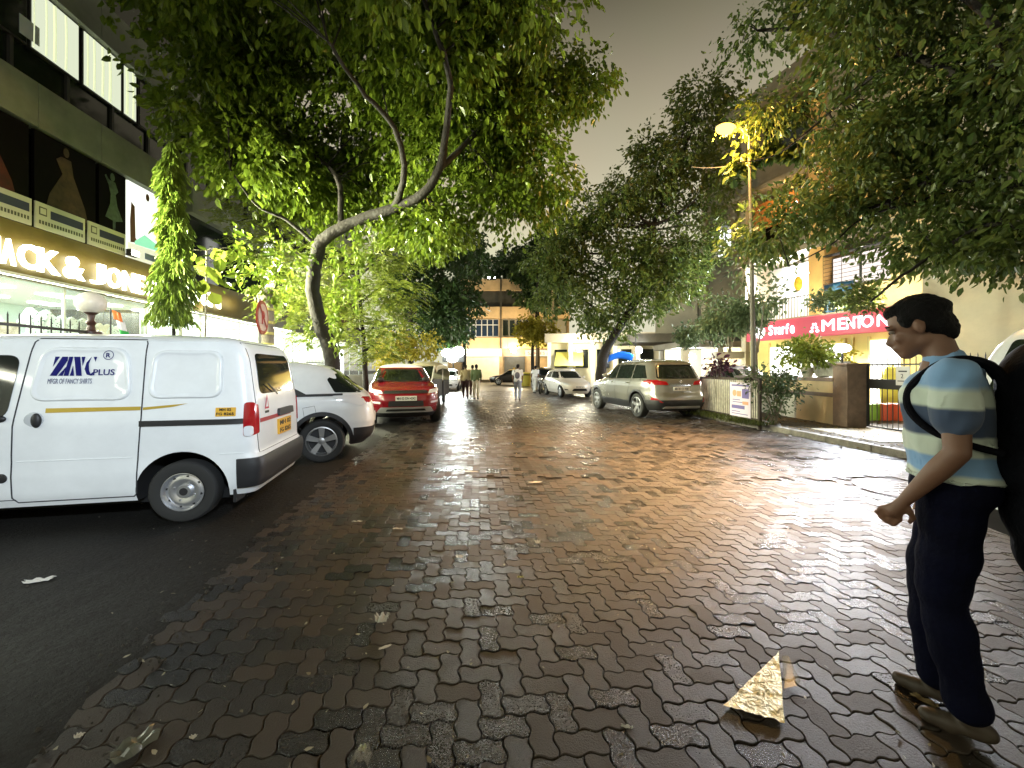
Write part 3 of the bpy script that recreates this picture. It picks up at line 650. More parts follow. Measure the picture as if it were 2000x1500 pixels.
b.build('bonnet_lettering', M_chrome, ev); mirror(ev, S, 3.0, 1.12, M_black)
b = MB(); b.tube([(3.13, .1, 1.10), (3.08, -.30, 1.13), (3.02, -.60, 1.16)], .008, 5); b.tube([(3.13, .5, 1.10), (3.10, .15, 1.13), (3.05, -.1, 1.16)], .008, 5); b.build('wiper', M_black, ev)
# ---- silver people carrier at the right kerb, tail towards us ---------------
M_silver = mat('silver_paint', (.27, .265, .235), .26, .55, coat=.7, noise=(1.2, .05))
S = HX = Shell(4.79, 1.90, 1.79, .26,
    [(.26, .14), (.36, .04), (.52, .0), (.66, .02), (.80, .07), (1.0, .10), (1.10, .13), (1.20, .19), (1.55, .38), (1.66, .48), (1.72, .62), (1.76, .95), (1.79, 1.6)],
    [(.26, 4.62), (.5, 4.79), (.85, 4.76), (.98, 4.60), (1.06, 4.2), (1.12, 3.75), (1.20, 3.55), (1.62, 2.95), (1.73, 2.6), (1.79, 2.1)],
    [(.26, .84), (.45, .93), (.70, .95), (.95, .945), (1.10, .92), (1.18, .89), (1.55, .76), (1.66, .71), (1.73, .60), (1.79, .28)], nr=6.5, nf=4.5, wheels=(.95, 3.80), Rw=.37, arch=.44)
hx = generic('parked_suv', 'silver seven seat SUV seen from behind at the right kerb beside the railing', 'car', (4.906, 11.44, 0), math.atan2(.975, -.22), S, M_silver,
    win=[[(.50, 1.20), (1.28, 1.18), (1.28, 1.60), (.78, 1.58)], [(1.34, 1.18), (2.30, 1.165), (2.28, 1.62), (1.34, 1.61)], [(2.36, 1.165), (3.40, 1.16), (2.88, 1.60), (2.34, 1.62)]], wheel_style='alloy',
    rear=[(-.70, 1.19), (.70, 1.19), (.60, 1.58), (-.60, 1.58)], front=[(-.76, 1.2), (.76, 1.2), (.62, 1.6), (-.62, 1.6)],
    seams=[[(1.31, 1.15), (1.45, .8), (1.42, .45)], [(2.33, 1.15), (2.30, .42)], [(3.5, 1.14), (3.45, .42)]], clad=.50, Wt=.24)
lampset(hx, S, [(.40, 1.01), (.86, 1.01), (.87, 1.16), (.46, 1.11)], 'B', M_red, 'tail_lamp', .03)
for fc in 'LR':
    b = MB(); S.patch(b, [(.15, 1.02), (.62, 1.08), (.60, 1.13), (.16, 1.16)], fc, .012, .02); b.build('tail_lamp', M_red, hx, True)
    b = MB(); S.line(b, [(.55, 1.735), (2.9, 1.70)], fc, .016, .03); b.build('roof_rail', M_chrome, hx, True)
S.band('rear_bumper', M_black, hx, .30, .58, .016, xhi=.45)
b = MB(); S.patch(b, [(-.62, .33), (.62, .33), (.56, .40), (-.56, .40)], 'B', .03, .02); b.build('skid_plate', mat('silver_plastic', (.55, .55, .55), .35, .5), hx, True)
lampset(hx, S, [(.62, .50), (.86, .56), (.86, .64), (.80, .64)], 'B', M_red, 'rear_reflector', .02, .024)
b = MB(); S.patch(b, [(-.36, .995), (.36, .995), (.36, 1.035), (-.36, 1.035)], 'B', .016, .01); b.build('chrome_strip', M_chrome, hx, True)
b = MB(); b.ell((S.ex(0, 1.10, False)-.01, 0, 1.10), (.012, .055, .04), 16, 8); b.build('badge', M_chrome, hx, True)
plate(hx, S, 'B', -.26, .26, .84, .95, M_plate_w, 'MH 01 CT 9081'); mirror(hx, S, 3.5, 1.2, M_silver)
for x in (1.5, 2.55): handle(hx, S, x, 1.04, M_chrome)
b = MB(); S.patch(b, [(-.58, 1.60), (.58, 1.60), (.55, 1.66), (-.55, 1.66)], 'B', .05, .02); b.build('roof_spoiler', M_silver, hx, True)
b = MB(); b.tube([(S.ex(0, 1.2, False)-.02, 0, 1.2), (S.ex(.3, 1.28, False)-.02, .38, 1.27)], .009, 5); b.build('rear_wiper', M_black, hx)
# ---- hatchbacks and others --------------------------------------------------
def hatch_shell(L=3.94, W=1.71, H=1.50):
    k = H/1.5
    return Shell(L, W, H, .22, [(.22, .14), (.5, .0), (.8, .03), (.98*k, .10), (1.05*k, .2), (1.30*k, .42), (1.42*k, .62), (1.47*k, .95), (1.50*k, 1.5)],
        [(.22, L-.17), (.34, L-.06), (.52, L), (.68, L-.02), (.78, L-.14), (.86*k, L-.45), (.93*k, L-.85), (.99*k, L-1.05), (1.38*k, L-1.78), (1.45*k, L-2.05), (1.50*k, L-2.4)],
        [(.22, W*.44), (.4, W*.485), (.65, W*.5), (.85, W*.495), (.96*k, W*.475), (1.35*k, W*.385), (1.43*k, W*.34), (1.50*k, W*.15)], nr=5.5, nf=3.8, wheels=(.70, L-.80), Rw=.30, arch=.355)
def hatch(name, label, loc, rz, paint, group=None, H=1.5, L=3.94, ptxt='MH 04 BY 6612', cat='car'):
    S = hatch_shell(L, 1.71, H); k = H/1.5
    t = generic(name, label, cat, loc, rz, S, paint, group, win=[[(.70, 1.03*k), (1.55, 1.01*k), (1.55, 1.36*k), (.95, 1.33*k)], [(1.60, 1.01*k), (L-1.28, 1.0*k), (L-1.85, 1.35*k), (1.60, 1.36*k)]],
        rear=[(-.58, 1.05*k), (.58, 1.05*k), (.50, 1.36*k), (-.50, 1.36*k)], front=[(-.67, 1.0*k), (.67, 1.0*k), (.54, 1.37*k), (-.54, 1.37*k)], seams=[[(1.575, .98), (1.55, .35)], [(L-1.15, .95), (L-1.2, .35)]], Wt=.18)
    lampset(t, S, [(.42, .64), (.72, .67), (.80, .83), (.60, .78)], 'F', M_clear, 'headlight')
    lampset(t, S, [(.50, .84), (.78, .84), (.74, 1.0), (.56, 1.0)], 'B', M_red, 'tail_lamp')
    b = MB(); S.patch(b, [(-.42, .36), (.42, .36), (.34, .48), (-.34, .48)], 'F', .01, .05); b.build('grille', M_black, t, True)
    lampset(t, S, [(.56, .40), (.70, .40), (.72, .46), (.60, .45)], 'F', M_black, 'fog_lamp_recess', .02)
    plate(t, S, 'F', -.25, .25, .52, .62, M_plate_w, ptxt); plate(t, S, 'B', -.25, .25, .66, .77, M_plate_w, ptxt)
    mirror(t, S, L-1.15, 1.0*k, paint, sz=.8); handle(t, S, 1.45, .88*k, M_chrome); handle(t, S, 2.4, .88*k, M_chrome); return t
M_pearl = mat('pearl_paint', (.78, .74, .68), .28, coat=.6)
M_dark = mat('dark_paint', (.05, .05, .055), .25, coat=.7)
M_grey = mat('grey_paint', (.16, .16, .17), .3, .4, coat=.5)
hatch('parked_hatchback', 'white hatchback facing us in front of the silver SUV', (2.60, 24.15, 0), math.atan2(-.965, .22), M_pearl, 'hatchbacks parked in the lane')
hatch('parked_hatchback', 'dark hatchback half hidden beyond the white hatchback', (2.2, 30.2, 0), math.atan2(-.98, .12), M_dark, 'hatchbacks parked in the lane', 1.62, ptxt='MH 02 AK 1937')
hatch('parked_hatchback', 'white car with a pale blue-green windscreen behind the red SUV', (-4.7, 21.2, 0), math.atan2(-.98, .16), M_white, 'hatchbacks parked in the lane', 1.58, 3.6, 'MH 03 CS 2210')
hatch('parked_hatchback', 'white car under the floodlight at the end of the left row', (-4.7, 30.5, 0), math.atan2(-.99, .08), M_white, 'hatchbacks parked in the lane', 1.52, 3.8, 'MH 02 BR 7755')
hatch('parked_hatchback', 'grey car standing inside the compound behind the railing', (9.0, 17.5, .12), math.atan2(-.99, -.02), M_grey, 'hatchbacks parked in the lane', ptxt='MH 02 CB 3304')
# white SUV at the right edge of the picture, tail towards us
S = Shell(4.3, 1.82, 1.86, .28, [(.28, .12), (.5, .0), (.8, .02), (1.1, .06), (1.35, .12), (1.6, .22), (1.74, .32), (1.82, .55), (1.86, 1.2)],
    [(.28, 4.15), (.6, 4.3), (.95, 4.2), (1.05, 3.6), (1.15, 3.2), (1.68, 2.6), (1.8, 2.3), (1.86, 1.9)], [(.28, .82), (.5, .9), (1.1, .91), (1.2, .89), (1.65, .80), (1.78, .72), (1.86, .35)], nr=9, nf=5, wheels=(.9, 3.4), Rw=.36, arch=.43)
rs = generic('parked_suv', 'white SUV at the right edge behind the man, only its tail corner showing', 'car', (4.30, 3.24, 0), R(-90), S, M_white,
    win=[[(.34, 1.30), (1.15, 1.28), (1.15, 1.66), (.44, 1.66)], [(1.22, 1.22), (2.1, 1.21), (2.1, 1.67), (1.22, 1.67)], [(2.16, 1.21), (3.05, 1.20), (2.62, 1.64), (2.16, 1.66)]], rear=[(-.70, 1.22), (.70, 1.22), (.66, 1.66), (-.66, 1.66)],
    front=[(-.72, 1.2), (.72, 1.2), (.64, 1.66), (-.64, 1.66)], seams=[[(1.18, 1.2), (1.2, .5)], [(2.13, 1.18), (2.1, .45)]], clad=.46)
lampset(rs, S, [(.70, .85), (.88, .85), (.87, 1.15), (.72, 1.15)], 'B', M_red, 'tail_lamp'); plate(rs, S, 'B', -.26, .26, .7, .82, M_plate_w, 'MH 02 CW 5520'); mirror(rs, S, 3.1, 1.2, M_black)
# taxi
M_taxi = mat('taxi_black', (.03, .025, .022), .25, coat=.7); M_hood = mat('rickshaw_hood', (.50, .47, .30), .5); M_ty = mat('taxi_yellow', (.75, .52, .06), .35)
S = Shell(4.25, 1.66, 1.50, .24, [(.24, .10), (.5, 0), (.8, .02), (.93, .06), (.97, .25), (1.0, .62), (1.05, .78), (1.38, 1.25), (1.46, 1.5), (1.5, 1.9)],
    [(.24, 4.1), (.5, 4.25), (.75, 4.2), (.86, 3.8), (.95, 3.2), (1.0, 3.05), (1.38, 2.45), (1.46, 2.25), (1.5, 2.0)], [(.24, .76), (.45, .82), (.8, .83), (.95, .79), (1.36, .64), (1.44, .56), (1.5, .3)], nr=5, nf=4, wheels=(.85, 3.35), Rw=.33, arch=.37)
tx = generic('taxi', 'black taxi with a yellow roof crossing the end of the street', 'taxi', (2.05, 38.6, 0), R(181), S, M_taxi,
    win=[[(1.0, 1.02), (2.05, 1.01), (2.05, 1.36), (1.35, 1.34)], [(2.1, 1.01), (2.95, 1.0), (2.5, 1.34), (2.1, 1.36)]], rear=[(-.6, 1.03), (.6, 1.03), (.52, 1.36), (-.52, 1.36)], front=[(-.6, 1.03), (.6, 1.03), (.52, 1.36), (-.52, 1.36)], wheel_m=M_steel, Wt=.18)
b = MB(); zs = [1.40, 1.42, 1.44, 1.46, 1.475, 1.49, 1.504]; V = []
for z in zs: V += S.ring(min(z, 1.5), .008)
V = [(x, y, z+(.006 if z > 1.495 else 0)) for x, y, z in V]
b.add(V, [(i*N+k, i*N+(k+1) % N, (i+1)*N+(k+1) % N, (i+1)*N+k) for i in range(len(zs)-1) for k in range(N)]+[tuple(range((len(zs)-1)*N, len(zs)*N))]); b.build('roof', M_ty, tx, True)
b = MB(); b.box(1.75, 1.95, -.25, .25, 1.51, 1.62); b.build('roof_sign', M_ty, tx, bevel=.02)
lampset(tx, S, [(.5, .62), (.74, .62), (.74, .76), (.5, .76)], 'F', M_clear, 'headlight'); lampset(tx, S, [(.5, .65), (.76, .65), (.76, .8), (.5, .8)], 'B', M_red, 'tail_lamp'); plate(tx, S, 'F', -.25, .25, .40, .5, M_plate_y, 'MH 01 J 4471')
# auto rickshaw behind the red SUV
t = thing('auto_rickshaw', 'dark auto rickshaw with a pale hood parked behind the red SUV', 'rickshaw', (-3.55, 17.2, 0), R(-95))
b = MB(); prof = [(0, .35), (1.1, .35), (1.35, .55), (1.5, 1.0), (1.3, 1.1), (0, 1.05)]
b.prism(prof, (0, -.58, 0), (1, 0, 0), (0, 0, 1), (0, 1.16, 0)); b.box(-.95, .05, -.63, .63, .35, 1.0); b.build('body', M_black, t, bevel=.03)
b = MB(); V = []; n = 10
for x, zz in ((-1.0, 1.0), (-.95, 1.62), (-.6, 1.76), (.2, 1.80), (.9, 1.74), (1.22, 1.60)):
    for i in range(n+1): a = math.pi*i/n; V.append((x, .64*math.cos(a), max(1.0, zz-.30)+(zz-max(1.0, zz-.30))*math.sin(a)**.5))
b.add(V, [(i*(n+1)+j, i*(n+1)+j+1, (i+1)*(n+1)+j+1, (i+1)*(n+1)+j) for i in range(5) for j in range(n)]); b.build('hood', M_hood, t, True, solid=.03)
b = MB()
for sd in (-1, 1): b.tube([(1.42, sd*.5, 1.0), (1.2, sd*.58, 1.62)], .025); b.tube([(.1, sd*.6, 1.0), (.1, sd*.6, 1.6)], .025)
b.build('frame', mat('pale_frame', (.6, .6, .5), .4), t, True)
b = MB(); b.add([(1.42, -.48, 1.02), (1.42, .48, 1.02), (1.21, .52, 1.6), (1.21, -.52, 1.6)], [(0, 1, 2, 3)]); b.build('windscreen', M_glass, t)
for x, y in ((1.35, 0), (-.5, .5), (-.5, -.5)): wheel(t, x, y, .2, .09, 1 if y >= 0 else -1, 'steel', M_steel)
b = MB(); b.ell((1.56, 0, .78), (.06, .09, .09)); b.build('headlight', M_clear, t, True)
# ------------------------------------------------------------------ shop row on the left  (local x along the street, y<0 towards it)
LM = Matrix.Translation((-8.9, 0, 0)) @ Matrix.Rotation(math.atan2(.9967, -.0808), 4, 'Z')
LRZ = math.atan2(.9967, -.0808)
def lroot(name, label, cat, u, y, z, group=None):
    p = LM @ Vector((u, y, z)); return thing(name, label, cat, p, LRZ, group)
M_stone = mat('grey_stone', (.20, .215, .17), .55, noise=(1.6, .25), bump=(30, .3, .01))
M_dkgl = mat('dark_window', (.010, .015, .011), .12, spec=.5)
M_frame = mat('dark_frame', (.03, .03, .03), .5)
M_dkwall = mat('dark_wall', (.05, .05, .045), .7, noise=(2, .3))
M_fascia = mat('fascia_brown', (.10, .075, .02), .45, noise=(3, .2))
M_mint = mat('mint_wall', (.62, .80, .70), .6, noise=(1.2, .08))
M_ceil = mat('shop_ceiling', (.80, .85, .82), .6)
M_flr = mat('shop_floor', (.5, .48, .42), .3)
G_panel = glow('ceiling_panel', (.90, 1, .94), 7)
G_win = glow('lit_window', (.93, 1, .74), .46)
G_letter = glow('sign_letters', (1, .97, .70), 5)
M_lite_gl = mat('clear_glass', (.95, 1, .98), .02, alpha=.12, spec=.6)
bl = lroot('shop_building', 'dark grey office block with lit shops below, at the left of the street', 'building', 0, 0, 0)
U0, U1 = -4, 11.75
def slab(name, m, x0, x1, y0, y1, z0, z1, par=bl, bevel=0): b = MB(); b.box(x0, x1, y0, y1, z0, z1); return b.build(name, m, par, bevel=bevel)
for i, (a, c) in enumerate([(U0, U1), (12.25, 30)]):
    slab('wall', M_dkwall, a, c, 4.0, 10, 0, 15.4); slab('plinth', M_stone, a, c, -.05, 4.0, -.03, .35)
    slab('floor_slab', M_dkwall, a, c, 0.02, 4.0, 3.25, 4.3)
    slab('floor_slab', M_dkwall, a, c, .35, 4.0, 6.9, 7.1); slab('floor_slab', M_dkwall, a, c, .35, 4, 9.6, 9.9)
    slab('dark_glazing', M_dkgl, a, c, .12, .16, 4.3, 6.3)
    slab('dark_glazing', M_dkgl, a, c, .10, .14, 7.1, 7.9 if i == 0 else 9.3)
    slab('dark_glazing', M_dkgl, a, c, .10, .14, 10.0, 12.6)
    for z0, z1, y in ((6.28, 7.16, -.12), (9.12, 10.05, -.12), (12.5, 13.5, -.12)):
        b = MB(); n = int((c-a)/1.33)+1
        for k in range(n):
            x0 = a+k*1.33; b.box(x0+.006, min(c, x0+1.33)-.006, y, .3, z0, z1)
        b.build('stone_band', M_stone, bl, bevel=.008)
    b = MB(); 
    k = a
    while k < c: b.box(k-.03, k+.03, .04, .12, 7.16, 9.12); b.box(k-.03, k+.03, .04, .12, 10.05, 12.5); k += 1.06
    b.build('mullions', M_frame, bl)
slab('side_wall', M_dkwall, 11.76, 12.24, 1.2, 10, 0, 15); slab('recess_pipe', M_stone, 11.95, 12.05, 1.0, 1.12, 0, 15)
# lit and unlit first-floor windows
for x0, x1, lit in ((3.0, 4.0, 0), (4.06, 5.0, 0), (5.2, 6.0, 0), (6.7, 7.9, 0), (7.95, 8.93, 1), (9.0, 9.98, 1), (10.02, 10.42, 1), (10.48, 11.7, 0)):
    f = slab('window', M_frame, x0, x1, .02, .10, 7.84, 9.12)
    b = MB(); b.box(x0+.03, x1-.03, .008, .02, 7.88, 9.08); b.build('pane', G_win if lit == 1 else M_dkgl, f)
    if lit == 1:
        b = MB()
        for q in range(int((x1-x0)/.2)):
            xx = x0+.06+q*.2+random.uniform(-.02, .05); b.tube([(xx, .0, 7.9), (xx+.01, -.002, 8.5), (xx, 0, 9.06)], .012+.02*random.random(), 5)
        b.build('curtain', mat('curtain', (.75, .72, .5), .8, emit=(.9, 1, .62), es=.42), f)
b = MB(); b.box(7.75, 8.1, -.004, .006, 7.98, 8.35); b.build('window_blind', mat('blind', (.45, .5, .55), .7), bl)
# shop interior
slab('shop_ceiling', M_ceil, U0, 30, .05, 4.0, 3.18, 3.24); slab('shop_floor', M_flr, U0, 30, 0, 4.0, .35, .37)
slab('back_wall', M_mint, U0, 30, 3.4, 3.5, .37, 3.18)
for x in (4.2, 12.0, 17, 23): slab('partition', mat('partition', (.70, .72, .60), .5), x, x+.15, .1, 3.4, .37, 3.18)
for x in [U0+.6+i*1.25 for i in range(26)]:
    for y in (.75, 2.2):
        pl = slab('ceiling_light', G_panel, x, x+.55, y, y+.35, 3.15, 3.178)
slab('shop_glass', M_lite_gl, U0, 30, .03, .04, .37, 3.2)
b = MB(); x = U0
while x < 30: b.box(x-.02, x+.02, .0, .05, .37, 3.2); x += 2.1
b.box(U0, 30, -.03, .05, 3.18, 3.26); b.build('shop_frame', mat('shop_frame', (.8, .85, .82), .3), bl)
for i in range(9):
    x = -3+i*3.4; lamp('shop_light', 'AREA', LM @ Vector((x, -.25, 3.1)), (40, 60, 120, 170, 300, 460, 460, 320, 200)[i], (1, 1, .78), 2.6, target=LM @ Vector((x, -5.5, 5.2)), sy=.35)
for x in (12.5, 15.2, 18.0, 21.0, 24.0, 27.0): slab('backlit_display', glow('display_white', (.92, 1, .93), 2.2), x, x+2.3, 1.0, 1.05, .9, 2.9)  # glowing panels added to make the far shops blaze white
# merchandise panels on the back wall
for i in range(16):
    x = 4.6+i*1.15; c = random.choice([(.5, .42, .32), (.2, .25, .25), (.75, .7, .55), (.3, .5, .45), (.75, .55, .4)])
    slab('display_panel', mat('display_%d' % (i % 5), c, .6, noise=(7, .6)), x, x+.6, 3.36, 3.40, 1.4+random.uniform(-.2, .1), 2.7)
# fascia with glowing letters
fs = lroot('shop_sign', 'long brown fascia with glowing white JACK & JONES letters above the shop window', 'sign', 0, 0, 0)
b = MB(); b.box(U0, 11.75, -.42, .0, 3.2, 4.16); b.box(12.25, 18, -.42, .0, 3.2, 4.16); b.build('fascia_board', M_fascia, fs, bevel=.01)
b = MB(); b.box(U0, 18, -.46, -.40, 3.16, 3.22); b.build('fascia_trim', mat('fascia_trim', (.75, .75, .7), .3), fs)
def uof(x, a=8.45): return a/(-(x-1000)/780-.081)
sp = [('J', -42, -4), ('A', -2, 27), ('C', 31, 73), ('K', 70, 116), ('&', 121, 164), ('J', 174, 204), ('O', 206, 236), ('N', 238, 262), ('E', 264, 281), ('S', 286, 302)]
for ch, a, c in sp:
    ua, uc = uof(a), uof(c); b = MB(); b.text(ch, (ua, -.45, 3.33), (1, 0, 0), (0, 0, 1), .46, width=(uc-ua)*.93, ext=.05, bold=.022); b.build('letter', G_letter, fs)
for ch, a, c in [('3', 366, 388), ('6', 392, 406), ('N', 408, 430)]:
    ua, uc = uof(a), uof(c); b = MB(); b.text(ch, (ua, -.45, 3.42), (1, 0, 0), (0, 0, 1), .44, width=(uc-ua)*.93, ext=.05, bold=.022); b.build('letter', G_letter, fs)
for k in range(5): lamp('letter_wash', 'AREA', LM @ Vector((7.3+k*.8, -.62, 3.69)), 2, (1, .82, .35), .8, target=LM @ Vector((7.3+k*.8, 0, 3.69)), sy=.3)
lamp('letter_wash', 'AREA', LM @ Vector((13.2, -.62, 3.69)), 3, (1, .82, .35), 1.4, target=LM @ Vector((13.2, 0, 3.69)), sy=.3)
# fashion posters behind the first-floor glass
def poster(u0, u1, z0, z1, label, back, gown, shape):
    t = lroot('fashion_poster', label, 'poster', u0, 0, z0); W_, H_ = u1-u0, z1-z0
    b = MB(); b.box(0, W_, -.06, .0, 0, H_); b.build('poster_sheet', back, t)
    b = MB(); b.prism([(W_*x, H_*y) for x, y in shape], (0, -.066, 0), (1, 0, 0), (0, 0, 1), (0, .004, 0)); b.ell((W_*.48, -.066, H_*.90), (.06, .004, .10), 12, 8)
    b.build('figure', gown, t); return t
M_pd = mat('poster_dark', (.003, .0022, .002), .6, spec=.1)
gown = [(.40, .82), (.56, .82), (.60, .62), (.80, .25), (.85, .08), (.15, .05), (.22, .28), (.42, .60), (.32, .76)]
dress = [(.38, .84), (.58, .84), (.70, .72), (.60, .66), (.66, .50), (.88, .30), (.60, .26), (.58, .02), (.50, .02), (.50, .26), (.22, .28), (.40, .50), (.42, .64), (.25, .90), (.20, .88)]
poster(6.4, 7.85, 4.62, 6.24, 'dark poster of a red gown at the far left above the shop sign', M_pd, mat('gown_red', (.07, .010, .005), .7, noise=(6, .6)), gown)
poster(7.95, 9.22, 4.62, 6.24, 'dark poster of a tan gown between the red gown and white dress posters', M_pd, mat('gown_tan', (.055, .034, .020), .7, noise=(6, .6)), gown)
poster(9.30, 10.0, 4.62, 6.24, 'dark poster of a pale green short dress beside the lit poster', M_pd, mat('dress_pale', (.08, .12, .085), .7, noise=(6, .6)), dress)
t = poster(10.06, 11.3, 4.25, 6.22, 'bright backlit fashion poster behind the columnar tree', glow('lit_poster', (.95, 1, .86), .8), mat('figure_brown', (.16, .07, .03), .6), [(.08, .74), (.16, .70), (.18, .3), (.24, .24), (.06, .22), (.05, .5)])
b = MB(); b.prism([(.2, .5), (.5, .75), (.9, .62), (1.1, .55), (1.1, .45), (.2, .42)], (0, -.068, 0), (1, 0, 0), (0, 0, 1), (0, .004, 0)); b.build('landscape', mat('poster_green', (.2, .5, .35), .6, emit=(.3, .8, .5), es=.5), t)
b = MB(); b.box(0, 1.24, -.072, -.062, 0, .42); b.build('caption_strip', mat('caption', (.6, .58, .5), .6, emit=(.9, .9, .7), es=.4), t)
b = MB(); b.box(.5, .95, -.078, -.072, .12, .28); b.build('caption_block', mat('caption_blue', (.2, .25, .4), .5), t)
# small caption boards
for (a, c), lab in (((-60, 64), 'first'), ((68, 168), 'second'), ((172, 247), 'third')):
    ua, uc = uof(a), uof(c); t = lroot('notice_board', {'first': 'white board with grey bar cut by the left edge, above the fascia', 'second': 'largest whole white board with dark blue bar above the letters CK', 'third': 'smallest white board with dark blue bar beside the lit poster'}[lab], 'board', ua, -.45, 4.17, 'caption boards above the fascia')
    w_ = uc-ua; b = MB(); b.box(0, w_-.03, 0, .03, 0, .50); b.build('board', mat('board_white', (.62, .64, .50), .5), t)
    b = MB(); b.box(w_*.27, w_*.92, -.006, .0, .24, .40)
    b.build('blue_bar', mat('board_blue', (.03, .035, .09), .4), t)
    b = MB(); b.box(w_*.06, w_*.2, -.005, .0, .26, .42); b.box(w_*.08, w_*.18, -.009, -.005, .285, .395, 1); b.build('emblem', [mat('board_ink', (.10, .11, .07), .6), mat('board_white', (1, 1, 1))], t)
    b = MB(); 
    for q in range(16): b.box(w_*(.06+.055*q), w_*(.06+.055*q+.032), -.004, .0, .09, .16)
    b.build('small_print', mat('board_ink', (.1, .1, .1)), t)
# shirts on hangers in the window
M_floral = mat('floral_shirt', (.70, .80, .74), .8)
def floral(name, base, spot, scale):
    m = bpy.data.materials.new(name); m.use_nodes = True; n = m.node_tree.nodes; l = m.node_tree.links; b = n['Principled BSDF']; b.inputs['Roughness'].default_value = .85
    co = n.new('ShaderNodeTexCoord'); v = n.new('ShaderNodeTexVoronoi'); v.inputs['Scale'].default_value = scale; l.new(co.outputs['Object'], v.inputs['Vector'])
    r = n.new('ShaderNodeValToRGB'); r.color_ramp.interpolation = 'CONSTANT'; r.color_ramp.elements[0].color = (*spot, 1); r.color_ramp.elements[1].color = (*base, 1); r.color_ramp.elements[1].position = .26
    l.new(v.outputs['Distance'], r.inputs[0]); l.new(r.outputs[0], b.inputs['Base Color']); return m
fl = [floral('print_a', (.78, .82, .74), (.12, .22, .18), 14), floral('print_b', (.70, .82, .74), (.10, .15, .10), 18), mat('shirt_cream', (.7, .68, .5), .8), mat('shirt_grey', (.25, .28, .26), .8), floral('print_c', (.55, .6, .52), (.1, .1, .1), 22)]
labs = ['cream shirt hanging in the shop window at the far left edge', 'white floral shirt hanging left of the globe lamp above the spikes', 'mint floral shirt hanging directly left of the globe lamp', 'grey patterned dress just right of the globe lamp', 'dark grey top in the window above the small flag', 'pale shirt in the window left of the columnar tree', 'cream shirt deep in the lit shop window right of the flag', 'mint patterned shirt hanging right of the columnar tree']
for i, (pxx, k, s_) in enumerate(((8, 2, 1), (118, 0, 1.15), (152, 1, 1.0), (192, 4, .95), (208, 3, .8), (262, 1, .8), (242, 2, .8), (350, 0, .9))):
    u = uof(pxx, 8.9)+.35; t = lroot('hanging_shirt', labs[i], 'shirt', u, .75, 2.30, 'shirts hanging in the shop window')
    b = MB(); sh = [(-.12, .42), (-.20, .40), (-.36, .12), (-.27, .06), (-.19, .22), (-.21, -.36), (.21, -.36), (.19, .22), (.27, .06), (.36, .12), (.20, .40), (.12, .42), (0, .34)]
    b.prism([(x*s_, y*s_) for x, y in sh], (0, -.03, 0), (1, 0, 0), (0, 0, 1), (0, .06, 0)); b.build('cloth', fl[k], t, bevel=.02)
    b = MB(); b.tube([(-.16*s_, 0, .40*s_), (0, 0, .47*s_), (.16*s_, 0, .40*s_)], .008, 5); b.tube([(0, 0, .47*s_), (0, 0, .60), (.04, 0, .64), (.05, 0, .60)], .006, 5); b.build('hanger', M_frame, t)
# boundary wall and spiked railing along the footpath
M_iron = mat('black_iron', (.015, .015, .015), .45)
fx = lambda D: -6.75-.081*(D-6.3)
t = thing('spiked_railing', 'black spiked railing on a low wall in front of the lit shops', 'railing', (fx(2), 2, 0), math.atan2(.9968, -.0808))
b = MB(); b.box(0, 4.35, -.1, .1, 0, 1.35); b.box(5.2, 22, -.1, .1, 0, 1.2); b.build('wall', M_stone, t, bevel=.01)
b = MB(); b.box(0, 4.35, -.015, .015, 2.03, 2.07); b.box(0, 4.35, -.012, .012, 1.50, 1.53); b.box(5.2, 22, -.015, .015, 1.70, 1.73); b.build('rail', M_iron, t)
b = MB(); x = .05
while x < 4.35: b.tube([(x, 0, 1.35), (x, 0, 2.18), (x, 0, 2.22)], [.009, .009, .002], 5); x += .135
b.build('spikes', M_iron, t); b = MB(); x = 5.25
while x < 22: b.tube([(x, 0, 1.2), (x, 0, 1.8), (x, 0, 1.84)], [.009, .009, .002], 5); x += .135
b.build('spikes', M_iron, t)
p = px(178, 592, 6.45)
t = thing('globe_lamp', 'unlit white globe lamp on a dark post above the van roof', 'lamp', (p.x, p.y, 0))
b = MB(); b.box(-.16, .16, -.16, .16, 0, 2.02); b.build('pillar', M_stone, t, bevel=.02)
b = MB(); b.lathe([(.14, 2.02), (.14, 2.06), (.06, 2.09), (.045, 2.16), (.065, 2.20), (.04, 2.25), (.05, 2.33), (.10, 2.38), (.10, 2.41)], 20); b.build('stem', mat('lamp_brown', (.05, .02, .015), .4), t, True)
b = MB(); b.ell((0, 0, p.z+.0), (.192, .192, .175), 28, 18); b.build('globe', mat('opal_globe', (.75, .70, .62), .25, noise=(4, .15)), t, True)
p = px(216, 645, 6.9)
t = thing('small_flag', 'small orange white and green flag beside the globe lamp', 'flag', (p.x, p.y, 0))
b = MB(); b.tube([(0, 0, 0), (0, 0, 2.50)], .012, 6); b.build('stick', M_frame, t)
for k, (c, nm) in enumerate((((.85, .22, .05), 'orange_band'), ((.8, .8, .78), 'white_band'), ((.03, .35, .06), 'green_band'))):
    b = MB(); b.grid(lambda u, v: (.02+.05*k+.16*u+.04*v, .03*math.sin(6*u+k), 2.48-.16*k-.16*v-.05*u), 6, 3); b.build(nm, mat(nm, c, .7), t, True, solid=.003)
